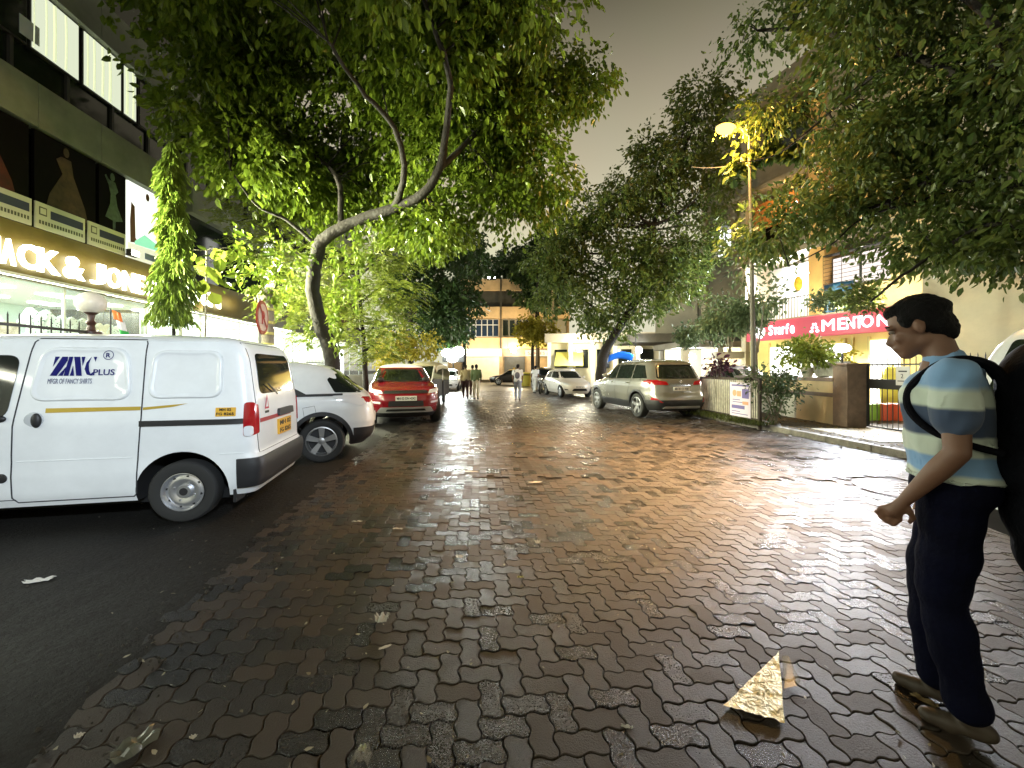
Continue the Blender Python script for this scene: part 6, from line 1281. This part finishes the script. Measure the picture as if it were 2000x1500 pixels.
P, Dd = cloud([(-.3, 0, 4.3, .4, .4, .4, 1), (.3, 0, 3.4, .3, .3, .3, 1)], 60, 9, twlen=.3); leaves('crown', L_grey, t, P, Dd, .12, .5)
# dry leaf litter and grass tufts on the verge
n_ = 2600; X = np.empty((n_, 3)); X[:, 1] = 5.2+12*rng.random(n_)**1.1; X[:, 0] = 7.12-.105*X[:, 1]+.15+1.7*rng.random(n_)**1.3-.5*(rng.random(n_) < .12); X[:, 2] = .122; X[:, 2][X[:, 0] < 7.12-.105*X[:, 1]] = .006
o = leaves('leaf_litter', leafmat('dry_leaf', (.07, .04, .015), (.26, .19, .07), .6, .2), None, X, np.zeros((n_, 3)), .065, .6, jitter=1, droop=0); 
co = np.empty(len(o.data.vertices)*3, dtype=np.float32); o.data.vertices.foreach_get('co', co); co = co.reshape(-1, 6, 3); co[:, :, 2] = X[:, 2][:, None]+np.abs(co[:, :, 2]-X[:, 2][:, None])*.28; o.data.vertices.foreach_set('co', co.ravel()); tag(o, 'dry fallen leaves scattered over the soil verge by the compound wall', 'leaf litter', kind='stuff')
n_ = 2600; X = np.empty((n_, 3)); X[:, 1] = 9.4+4.5*rng.random(n_); X[:, 0] = 5.95-.081*(X[:, 1]-9.6)+rng.normal(size=n_)*.16-.08; X[:, 2] = .115
tag(leaves('grass', leafmat('grass_blade', (.05, .07, .015), (.13, .15, .04)), None, X, np.tile([0, 0, 1.0], (n_, 1)), .10, .10, jitter=.6, droop=0), 'ragged grass growing under the kerbside railing', 'grass', kind='stuff')
# ------------------------------------------------------------------ people
def capsule(b, p0, p1, r0, r1, n=14, fl=(1, 1)):
    p0, p1 = Vector(p0), Vector(p1); d = (p1-p0); L = d.length; d = d.normalized() if L > 1e-6 else Vector((0, 0, 1))
    up = Vector((0, 1, 0)) if abs(d.y) < .85 else Vector((1, 0, 0)); a = up.cross(d).normalized(); c = d.cross(a)
    prof = [(-r0*math.cos(t), r0*math.sin(t)) for t in np.linspace(0.01, math.pi/2, 6)]+[(L+r1*math.sin(t), r1*math.cos(t)) for t in np.linspace(0, math.pi/2-.01, 6)]
    V = [p0+d*h+(a*math.cos(2*math.pi*k/n)*fl[0]+c*math.sin(2*math.pi*k/n)*fl[1])*r for h, r in prof for k in range(n)]; m = len(prof)
    fs = [(i*n+k, i*n+(k+1) % n, (i+1)*n+(k+1) % n, (i+1)*n+k) for i in range(m-1) for k in range(n)]+[tuple(range(n))[::-1], tuple(range((m-1)*n, m*n))]
    b.add(V, fs)
def fuse(b, name, m, parent, vox=.008, smooth=6, fac=.5, post=None):
    o = b.build(name, m); q = o.modifiers.new('r', 'REMESH'); q.mode = 'VOXEL'; q.voxel_size = vox
    q = o.modifiers.new('s', 'SMOOTH'); q.iterations = smooth; q.factor = fac
    me = evald(o); bpy.data.objects.remove(o); me.materials.clear(); me.materials.append(m)
    if post: post(me)
    me.polygons.foreach_set('use_smooth', [True]*len(me.polygons)); me.name = name
    o = bpy.data.objects.new(name, me); C.objects.link(o); o.parent = parent; return o
def stripes():
    m = bpy.data.materials.new('striped_cotton'); m.use_nodes = True; n = m.node_tree.nodes; l = m.node_tree.links; b = n['Principled BSDF']; b.inputs['Roughness'].default_value = .85
    co = n.new('ShaderNodeTexCoord'); sp = n.new('ShaderNodeSeparateXYZ'); l.new(co.outputs['Object'], sp.inputs[0])
    nz_ = n.new('ShaderNodeTexNoise'); nz_.inputs['Scale'].default_value = 5; l.new(co.outputs['Object'], nz_.inputs['Vector'])
    ad = n.new('ShaderNodeMath'); ad.operation = 'MULTIPLY_ADD'; ad.inputs[1].default_value = .05; l.new(nz_.outputs['Fac'], ad.inputs[0]); l.new(sp.outputs['Z'], ad.inputs[2])
    mr = n.new('ShaderNodeMapRange'); mr.inputs[1].default_value = .95; mr.inputs[2].default_value = 1.55; l.new(ad.outputs[0], mr.inputs[0])
    r = n.new('ShaderNodeValToRGB'); r.color_ramp.interpolation = 'LINEAR'; l.new(mr.outputs[0], r.inputs[0]); cr = r.color_ramp.elements
    W_, B2, N_ = (.55, .62, .54, 1), (.20, .36, .60, 1), (.045, .07, .13, 1)
    seq = [(0, W_), (.12, W_), (.14, B2), (.23, B2), (.25, W_), (.37, W_), (.39, N_), (.54, N_), (.56, W_), (.66, W_), (.70, B2), (.92, B2), (.95, W_)]
    cr[0].position = 0; cr[0].color = W_; cr[1].position = 1; cr[1].color = W_
    for p_, c in seq[1:]: e_ = cr.new(p_); e_.color = c
    l.new(r.outputs[0], b.inputs['Base Color']); b.inputs['Sheen Weight'].default_value = .2; return m
M_skin = mat('skin', (.17, .085, .052), .55, noise=(9, .12)); M_hair = mat('hair', (.004, .0035, .004), .7, spec=.2, bump=(220, 1, .012)); M_denim = mat('navy_trousers', (.0022, .0028, .012), .95, spec=.1, noise=(8, .3), bump=(50, .5, .01))
M_eye = mat('eye_white', (.25, .2, .17), .4); M_bag = mat('bag_black', (.0025, .0028, .005), .85, spec=.12, bump=(60, .6, .01)); M_shoe = mat('shoe_brown', (.05, .035, .022), .6)
def lerp(a, c, t): return Vector(a)*(1-t)+Vector(c)*t
def person(loc, rz, lab, J, shirt, pants, shoe, near=False, hairm=M_hair, skin=M_skin, group=None, long_sleeve=False):
    """J: joints in metres, +x is the way the person faces, +y left"""
    t = thing('person', lab, 'person', loc, rz, group); vx = .0065 if near else .016; hd = Vector(J['head']); nk = Vector(J['neck']); b = MB()
    tilt = J.get('tilt', 0); ct, st_ = math.cos(tilt), math.sin(tilt)
    def H(x, y, z): return hd+Vector((x*ct+z*st_, y, -x*st_+z*ct))
    def ell(c, r):
        bb = MB(); bb.ell((0, 0, 0), r, 20, 14); c = Vector(c)
        b.add([c+Vector((v[0]*ct+v[2]*st_, v[1], -v[0]*st_+v[2]*ct)) for v in bb.v], bb.f)
    ell(H(-.012, 0, .03), (.098, .076, .092)); ell(H(.03, 0, -.035), (.062, .056, .075)); ell(H(.066, 0, -.092), (.030, .030, .026)); ell(H(.048, 0, -.062), (.046, .044, .042)); ell(H(.0, .0, -.06), (.06, .058, .045))
    capsule(b, H(.078, 0, .005), H(.104, 0, -.033), .010, .015, 10); ell(H(.098, 0, -.038), (.015, .017, .010)); ell(H(.092, 0, -.060), (.014, .024, .009)); ell(H(.088, 0, -.074), (.014, .021, .010))
    for sd in (1, -1):
        ell(H(.078, sd*.030, .022), (.016, .026, .010)); ell(H(-.006, sd*.078, -.008), (.018, .010, .031)); ell(H(.062, sd*.036, -.028), (.022, .020, .02))
    capsule(b, H(-.03, 0, -.05), nk, .052, .054); capsule(b, nk, nk+Vector((-.005, 0, -.07)), .058, .082)
    # trunk of the body
    pv, ch = Vector(J['pelvis']), Vector(J['chest']); capsule(b, pv+Vector((0, .06, 0)), pv+Vector((0, -.06, 0)), .115, .115); capsule(b, pv, ch, .12, .13, fl=(.95, 1.2))
    for sd, s in ((1, 'l'), (-1, 'r')):
        sh, el, wr = Vector(J['sh'+s]), Vector(J['el'+s]), Vector(J['wr'+s]); capsule(b, ch, sh, .10, .058); capsule(b, sh, el, .048, .037); capsule(b, el, lerp(el, wr, .35), .037, .038); capsule(b, lerp(el, wr, .35), wr, .038, .024)
        hp, kn, an = Vector(J['hp'+s]), Vector(J['kn'+s]), Vector(J['an'+s]); capsule(b, hp, kn, .082, .052); capsule(b, kn, lerp(kn, an, .35), .050, .052); capsule(b, lerp(kn, an, .35), an, .052, .034)
        # hand: palm, four unequal curled fingers, side thumb
        hv = (wr-el).normalized(); hv = (hv+Vector(J.get('hd'+s, (0, 0, 0)))).normalized(); side = Vector((0, sd, 0)); across = hv.cross(side).normalized(); inn = -side
        pc = wr+hv*.045; capsule(b, wr+hv*.01, wr+hv*.075, .021, .026, fl=(1, 1)); 
        for k in (-1, 0, 1): capsule(b, wr+hv*.02, wr+hv*.082+across*k*.022, .014, .013, 8)
        for k, (ln, off) in enumerate(((.070, -.033), (.080, -.011), (.075, .011), (.058, .032))):
            base = wr+hv*.088+across*off; c1 = base+hv*ln*.45+inn*ln*.10; c2 = c1+(hv*.55+inn*.75).normalized()*ln*.34; c3 = c2+(hv*.1+inn*1).normalized()*ln*.28
            capsule(b, base, c1, .0098, .0090, 8); capsule(b, c1, c2, .0090, .0082, 8); capsule(b, c2, c3, .0082, .0072, 8)
        tb = wr+hv*.035-across*.026; t1 = tb+(hv*.6-across*.75+inn*.35).normalized()*.040; capsule(b, tb, t1, .013, .011, 8); capsule(b, t1, t1+(hv*.9-across*.15+inn*.4).normalized()*.03, .011, .009, 8)
    fuse(b, 'body', skin, t, vx, 5 if near else 3)
    if near:
        for sd in (1, -1):
            b = MB(); b.ell(H(.079, sd*.031, .008), (.011, .013, .009), 12, 8); b.build('eye', M_eye, t, True); b = MB(); b.ell(H(.0875, sd*.031, .006), (.004, .006, .006), 10, 6); b.build('iris', M_hair, t, True)
            b = MB(); b.tube([H(.088, sd*.012, .030), H(.090, sd*.03, .035), H(.080, sd*.05, .030)], .0035, 6); b.build('eyebrow', M_hair, t, True)
    b = MB(); ell2 = [(H(-.020, 0, .046), (.099, .083, .086)), (H(-.055, 0, .0), (.058, .074, .072)), (H(-.075, 0, -.045), (.034, .052, .045)), (H(.036, 0, .080), (.048, .062, .034)), (H(.02, .068, .035), (.022, .012, .035)), (H(.02, -.068, .035), (.022, .012, .035)), (H(-.028, .064, .015), (.036, .018, .052)), (H(-.028, -.064, .015), (.036, .018, .052))]
    for c, r in ell2: ell(c, r)
    def ruff(me):
        for v in me.vertices: q = v.co*38; v.co += v.normal*(.004*math.sin(q.x+2*math.sin(q.z))*math.sin(q.y*1.3)+.003*math.sin(q.z*1.7+q.x)+.003*math.sin(q.x*4.1)*math.sin(q.y*5.3)*math.sin(q.z*3.7))
    fuse(b, 'hair', hairm, t, vx, 3, post=ruff)
    # shirt
    b = MB(); pv2 = pv+Vector((0, 0, .03)); capsule(b, pv2+Vector((.0, .065, -.02)), pv2+Vector((0, -.065, -.02)), .132, .132); capsule(b, pv2, ch, .145, .150, fl=(.92, 1.2)); capsule(b, ch, ch+Vector((-.01, 0, .09)), .13, .10, fl=(.95, 1.2))
    for s in 'lr':
        sh, el, wr = Vector(J['sh'+s]), Vector(J['el'+s]), Vector(J['wr'+s]); capsule(b, ch+Vector((0, 0, .04)), sh, .115, .075); capsule(b, sh, lerp(sh, el, .62), .068, .062)
        if long_sleeve: capsule(b, lerp(sh, el, .6), el, .064, .055); capsule(b, el, lerp(el, wr, .85), .053, .040)
    capsule(b, nk+Vector((-.01, 0, -.06)), nk+Vector((-.005, 0, -.030)), .085, .068)
    def folds(me):
        for v in me.vertices:
            c = v.co
            hz_ = pv.z+(.03 if near else -.05)+.012*math.sin(9*c.y+4*c.x)
            if c.z < hz_: c.z = hz_+(c.z-hz_)*.12
            f = .006*math.sin(14*c.z+5*c.x+3*math.sin(9*c.y))+.004*math.sin(31*c.z-12*c.x)+(.0035*math.sin(40*c.z+25*c.y+4*math.sin(20*c.x)) if near else 0); v.co += v.normal*f
    fuse(b, 'shirt', shirt, t, vx*1.2, 5, post=folds)
    b = MB(); capsule(b, pv+Vector((0, .06, -.01)), pv+Vector((0, -.06, -.01)), .126, .126); capsule(b, pv, pv+Vector((0, 0, .06)), .122, .122, fl=(.95, 1.2))
    for s in 'lr':
        hp, kn, an = Vector(J['hp'+s]), Vector(J['kn'+s]), Vector(J['an'+s]); capsule(b, pv, hp, .11, .10); capsule(b, hp, kn, .102, .076); capsule(b, kn, lerp(kn, an, .92), .075, .066)
    def pf(me):
        for v in me.vertices: c = v.co; v.co += v.normal*(.005*math.sin(22*c.z+8*c.x)+.003*math.sin(47*c.z+13*c.y))
    fuse(b, 'trousers', pants, t, vx*1.2, 5, post=pf)
    for s in 'lr':
        an = Vector(J['an'+s]); toe = Vector(J['to'+s]); d = (toe-an); d.z = 0; d.normalize(); b = MB(); z_ = an.z-.05
        capsule(b, an+Vector((0, 0, -.02)), an-d*.045+Vector((0, 0, -.045)), .038, .032); capsule(b, Vector((an.x, an.y, z_))-d*.03, Vector((toe.x, toe.y, toe.z+.024))-d*.03, .033, .028, fl=(1, 1.1)); capsule(b, Vector((toe.x, toe.y, toe.z+.026))-d*.09, Vector((toe.x, toe.y, toe.z+.022))-d*.03, .038, .026)
        fuse(b, 'shoe', shoe, t, vx, 3)
    return t
def J_walk(step=.18, z=0, bend=.0):
    return dict(pelvis=(0, 0, .93), chest=(.03+bend, 0, 1.27), neck=(.04+bend, 0, 1.46), head=(.075+bend, 0, 1.585), shl=(.02+bend, .185, 1.39), shr=(.02+bend, -.185, 1.39), ell=(-.05, .225, 1.12), elr=(.06, -.225, 1.12), wrl=(.04, .22, .88), wrr=(.22, -.20, .92),
                hpl=(0, .095, .90), hpr=(0, -.095, .90), knl=(.12+step*.3, .10, .50), knr=(-.02, -.10, .49), anl=(step, .10, .09), anr=(-step-.05, -.10, .11), tol=(step+.17, .11, .0), tor=(-step+.10, -.11, .0), tilt=.1)
J = dict(pelvis=(0, 0, .95), chest=(.02, 0, 1.27), neck=(.03, 0, 1.45), head=(.100, 0, 1.580), shl=(.0, .185, 1.375), shr=(.02, -.185, 1.375), ell=(-.01, .225, 1.10), elr=(.02, -.24, 1.11), wrl=(.12, .20, .90), wrr=(.06, -.22, .90),
         hpl=(0, .095, .92), hpr=(0, -.095, .92), knl=(.03, .085, .50), knr=(.07, -.085, .50), anl=(-.04, .08, .09), anr=(.05, -.08, .09), tol=(.10, .09, .0), tor=(.19, -.09, .0), tilt=.34)
MP = (1.835, 1.66, 0); MR = R(132)
man = person(MP, MR, 'man in a blue, navy and cream striped T-shirt walking left with a black backpack', J, stripes(), M_denim, M_shoe, near=True)
bp_ = thing('backpack', 'large black backpack on the back of the man in the striped shirt', 'backpack', MP, MR)
man.scale = bp_.scale = (1.035, 1.035, 1.035)
b = MB(); 
for z, rx_, ry_, x in ((.76, .15, .21, -.29), (.88, .19, .23, -.30), (1.05, .20, .23, -.29), (1.20, .18, .21, -.27), (1.34, .12, .18, -.22)): b.ell((x, 0, z), (rx_, ry_, .17), 18, 12)
fuse(b, 'main_compartment', M_bag, bp_, .012, 8)
b = MB(); b.ell((-.48, 0, .92), (.07, .16, .17), 16, 10); fuse(b, 'front_pocket', M_bag, bp_, .012, 6)
for sd in (1, -1):
    b = MB(); pts = [(-.14, sd*.10, 1.32), (-.09, sd*.10, 1.415), (-.01, sd*.10, 1.438), (.06, sd*.105, 1.400), (.118, sd*.118, 1.32), (.112, sd*.145, 1.23), (.03, sd*.168, 1.15), (-.12, sd*.14, 1.10)]
    P = limb(b, pts, .019, .013, 8, 0); b.build('shoulder_strap', M_bag, bp_, True)
b = MB(); b.tube([(-.22, -.05, 1.46), (-.24, -.03, 1.51), (-.24, .03, 1.51), (-.22, .05, 1.46)], .01, 6); b.build('grab_handle', M_bag, bp_, True)
b = MB(); b.tube([(-.485, y, 1.10+.02*math.cos(y*9)) for y in np.linspace(-.14, .14, 9)], .006, 5); b.build('zip', mat('zip_grey', (.25, .26, .3), .4, .5), bp_, True)
# small figures down the street
M_ol = mat('shirt_tan', (.30, .25, .13), .85); M_gr = mat('shirt_green', (.08, .12, .05), .85); M_mar = mat('trousers_maroon', (.05, .018, .016), .8); M_off = mat('trousers_cream', (.6, .56, .45), .8); M_wh = mat('shirt_white', (.75, .76, .78), .8); M_gb = mat('trousers_greyblue', (.26, .29, .38), .8)
q = gp(909, 778); person((q.x, q.y, 0), R(97), 'person in a loose tan shirt and dark maroon trousers walking away down the lane', J_walk(.12), M_ol, M_mar, M_black, long_sleeve=True)
q = gp(913, 775); person((q.x+.18, q.y+.8, 0), R(90), 'person half hidden behind the one in the tan shirt, only the dark hair showing', J_walk(.1), M_ol, M_mar, M_black, long_sleeve=True)
q = gp(930, 780); person((q.x, q.y, 0), R(86), 'person in a dark green shirt and cream trousers with hands in front', J_walk(.06), M_gr, M_off, M_black, long_sleeve=True)
q = gp(1011, 782); pw = person((q.x, q.y, 0), R(84), 'person in a white shirt and grey-blue trousers walking away alone mid-lane', J_walk(.12), M_wh, M_gb, M_black)
t = thing('shoulder_bag', 'small dark bag on the back of the white-shirted person walking alone', 'bag', (q.x, q.y, 0), R(84)); b = MB(); b.ell((-.17, 0, 1.18), (.07, .12, .16), 14, 10); b.build('pouch', mat('bag_grey', (.12, .12, .16), .7), t, True); b = MB(); b.tube([(-.14, .12, 1.34), (.0, .15, 1.44), (.14, .13, 1.3), (.10, .14, 1.05), (-.12, .12, 1.08)], .014, 6); b.build('strap', M_bag, t, True)
q = gp(1044, 768); person((q.x, q.y, 0), R(60), 'person in a white shirt leaning beside the motorcycle near the parked hatchbacks', J_walk(.08, bend=.12), M_wh, M_wh, M_black)
# motorcycle
q = gp(1057, 769); t = thing('motorcycle', 'dark motorcycle standing beside the white hatchback', 'motorcycle', (q.x, q.y, 0), R(-100))
for x in (-.62, .62):
    w_ = thing_part('wheel', t, (x, 0, .3)); b = MB(); b.lathe([(.22, -.04), (.28, -.045), (.30, -.02), (.30, .02), (.28, .045), (.22, .04)], 24, 'Y', caps=False); b.build('tyre', M_tyre, w_, True); b = MB(); b.lathe([(.22, -.02), (.22, .02)], 24, 'Y', caps=False)
    for k in range(6): b.tube([(0, 0, 0), (.22*math.cos(k*math.pi/3), 0, .22*math.sin(k*math.pi/3))], .012, 5)
    b.build('rim', M_alloy, w_, True)
b = MB(); b.ell((.12, 0, .82), (.26, .13, .13)); b.build('fuel_tank', M_dark, t, True); b = MB(); b.ell((-.38, 0, .80), (.36, .12, .07)); b.build('seat', M_black, t, True)
b = MB(); b.box(-.2, .25, -.12, .12, .3, .62); b.build('engine', M_steel, t, bevel=.03); b = MB(); b.tube([(.62, .06, .3), (.42, .06, .95)], .022); b.tube([(.62, -.06, .3), (.42, -.06, .95)], .022); b.tube([(.36, -.36, 1.02), (.42, 0, 1.0), (.36, .36, 1.02)], .016); b.build('handlebar', M_iron, t, True)
b = MB(); b.ell((.52, 0, .88), (.08, .09, .09)); b.build('headlight', M_clear, t, True); b = MB(); b.tube([(-.62, 0, .3), (-.1, 0, .45), (-.5, 0, .72)], .02); b.build('frame', M_iron, t, True)
q = gp(1025, 758); t = thing('yellow_drum', 'bright yellow bin at the roadside behind the taxi', 'bin', (q.x+.2, q.y+4, 0)); b = MB(); b.lathe([(.42, 0), (.48, .9), (.50, .95), (.46, 1.0), (.46, 1.2), (.0, 1.25)], 18); b.build('drum', mat('drum_yellow', (.7, .6, .1), .5), t, True); b = MB(); b.lathe([(.5, .95), (.52, 1.0), (.5, 1.05)], 18, caps=False); b.build('rim', M_iron, t, True)
# ------------------------------------------------------------------ litter on the road
def foilmat():
    m = bpy.data.materials.new('gold_foil'); m.use_nodes = True; n = m.node_tree.nodes; l = m.node_tree.links; b = n['Principled BSDF']; b.inputs['Metallic'].default_value = .35; b.inputs['Roughness'].default_value = .30
    co = n.new('ShaderNodeTexCoord'); t = n.new('ShaderNodeTexNoise'); t.inputs['Scale'].default_value = 26; t.inputs['Detail'].default_value = 4; t.inputs['Distortion'].default_value = 1.6; l.new(co.outputs['Object'], t.inputs['Vector'])
    bp = n.new('ShaderNodeBump'); bp.inputs['Strength'].default_value = 1; bp.inputs['Distance'].default_value = .02; l.new(t.outputs['Fac'], bp.inputs['Height']); l.new(bp.outputs[0], b.inputs['Normal'])
    b.inputs['Base Color'].default_value = (.98, .88, .58, 1); return m
P = [gp(1527, 1288), gp(1420, 1383), gp(1462, 1400), gp(1531, 1413)]
cx = sum((p for p in P), Vector())/4; t = thing('foil_wrapper', 'crumpled gold foil wrapper, roughly triangular, glinting on the blocks near the man', 'wrapper', (cx.x, cx.y, .006))
tri = [(gp(1521, 1280)-cx), (gp(1412, 1386)-cx), (gp(1533, 1420)-cx)]
import mathutils.noise as mn
def foil(u, v):
    a, b_, c = tri; p = a*(1-u)+(b_*(1-v)+c*v)*u; q = Vector((p.x*17, p.y*17, 2.0)); edge = mn.noise(Vector((v*9, u*3, 5)))*.012*u
    k = .007+.012*abs(mn.noise(q))+.007*abs(mn.noise(q*2.7))
    return (p.x+edge, p.y+mn.noise(Vector((v*14, 1, 8)))*.010*u, max(.003, k))
b = MB(); b.grid(foil, 34, 34); b.build('foil', foilmat(), t, True, 25)
b = MB(); q = [gp(1527, 1288)-cx, gp(1540, 1290)-cx, gp(1564, 1338)-cx, gp(1556, 1350)-cx, gp(1532, 1352)-cx]; b.add([(p.x, p.y, .012+.006*(i % 2)) for i, p in enumerate(q)], [(0, 1, 2, 3, 4)]); b.build('clear_flap', mat('clear_film', (.5, .47, .4), .15, alpha=.45, spec=.9), t)
M_paper = mat('paper', (.62, .60, .55), .7)
def scrap(x, y, w_, h_, lab, m=M_paper, ang=0, cat='paper', crump=.01, grp='paper scraps on the road', name='paper_scrap'):
    p = gp(x, y); t = thing(name, lab, cat, (p.x, p.y, .004), R(ang), grp); b = MB(); s1 = random.random()*9
    b.grid(lambda u, v: ((u-.5)*w_*(1-.25*math.sin(5*v+s1)**2), (v-.5)*h_*(1-.3*math.sin(4*u+s1)**2), .002+crump*abs(math.sin(7*u+s1)*math.cos(6*v+s1))), 8, 6); b.build('sheet', m, t, True, 30); return t
scrap(75, 1136, .17, .055, 'long torn white paper in the dark bay below the van', ang=20, crump=.02)
scrap(746, 1213, .085, .06, 'crumpled white paper ball left of the middle of the lane', crump=.04)
scrap(752, 1266, .075, .022, 'small white rectangular slip just below the crumpled paper ball', ang=32, crump=.003)
scrap(898, 1090, .07, .04, 'small white scrap near the lane centre above the yellow leaf', crump=.02)
scrap(920, 922, .22, .06, 'pale flattened wrapper in mid-lane beyond the small scraps', ang=-5)
scrap(1045, 943, .20, .06, 'pale torn strip to the right of the flattened wrapper', ang=8)
scrap(698, 1020, .11, .03, 'thin white strip near the rear of the white compact SUV', ang=5)
scrap(777, 1034, .10, .035, 'small white strip beside the line of blocks right of the thin strip', ang=-8)
scrap(1050, 1061, .05, .05, 'tiny round white scrap right of the lane centre', crump=.02)
scrap(1225, 1424, .055, .016, 'small pale twig-like paper left of the gold foil', ang=-12)
scrap(708, 1490, .075, .06, 'crumpled clear plastic at the very bottom of the picture', mat('clear_film'), crump=.05)
scrap(260, 1462, .16, .10, 'pale crushed plastic sheet on the blocks near the lower left corner', mat('dull_film', (.20, .22, .18), .25, alpha=.7), ang=60, crump=.03)
scrap(155, 1440, .035, .025, 'small cream scrap left of the crushed plastic sheet', crump=.01)
scrap(377, 1444, .03, .02, 'small cream scrap right of the crushed plastic sheet', crump=.01)
scrap(1805, 1372, .10, .045, 'tan fallen leaf by the shoe of the walking man', mat('leaf_tan', (.22, .15, .06), .7), ang=-60, cat='leaf', grp='larger leaves on the road', name='fallen_leaf')
scrap(1765, 1340, .05, .03, 'small pale leaf left of the tan leaf by the shoe', mat('leaf_tan', (0, 0, 0)), ang=20, cat='leaf', grp='larger leaves on the road', name='fallen_leaf')
scrap(1016, 1129, .05, .03, 'yellowish leaf lying in mid-lane below the white scrap', mat('leaf_yellowish', (.45, .42, .15), .6), cat='leaf', grp='larger leaves on the road', name='fallen_leaf')
scrap(708, 1467, .035, .03, 'pale green round leaf at the bottom edge of the picture', mat('leaf_pale', (.4, .42, .25), .6), cat='leaf', grp='larger leaves on the road', name='fallen_leaf')
n_ = 900; X = np.zeros((n_, 3)); X[:, 1] = 1.3+13*rng.random(n_)**1.4; X[:, 0] = (rng.random(n_)-.5)*(1.6*X[:, 1]+1.2); X[:, 2] = .004; k = X[:, 0] < 6; X = X[k]; n_ = len(X)
o = leaves('petal_litter', leafmat('petal', (.16, .13, .07), (.55, .52, .40), .6, .2), None, X, np.zeros((n_, 3)), .020, .5, jitter=1, droop=0, var=.6)
co = np.empty(len(o.data.vertices)*3, dtype=np.float32); o.data.vertices.foreach_get('co', co); co = co.reshape(-1, 6, 3); co[:, :, 2] = .004+np.abs(co[:, :, 2]-.004)*.3; o.data.vertices.foreach_set('co', co.ravel())
tag(o, 'tiny fallen petals and leaf bits sprinkled over the wet block paving', 'litter', kind='stuff')

# grit and small stones along the ragged edge between blocks and dirt
n_ = 1300; V = []; LPs = []; STs = []; base = np.array([[1, 0, 0], [-1, 0, 0], [0, 1, 0], [0, -1, 0], [0, 0, 1], [0, 0, -1.]]); tri_ = [(0, 2, 4), (2, 1, 4), (1, 3, 4), (3, 0, 4), (2, 0, 5), (1, 2, 5), (3, 1, 5), (0, 3, 5)]
for i in range(n_):
    D = 1.2+11*rng.random()**1.5; x = PL(D)+.1+rng.normal()*.16+(.0 if rng.random() < .8 else -rng.random()*2.6); r_ = .003+.010*rng.random()**3
    V.append(base*r_*(.6+.8*rng.random((6, 1)))+np.array([x, D, .006])); 
    for f in tri_: STs.append(len(LPs)); LPs.extend(6*i+k for k in f)
o = npmesh('grit', np.concatenate(V), LPs, STs, mat('grit_stone', (.045, .04, .032), .9, noise=(30, .6))); tag(o, 'loose grit and small stones along the ragged edge of the paving', 'grit', kind='stuff')
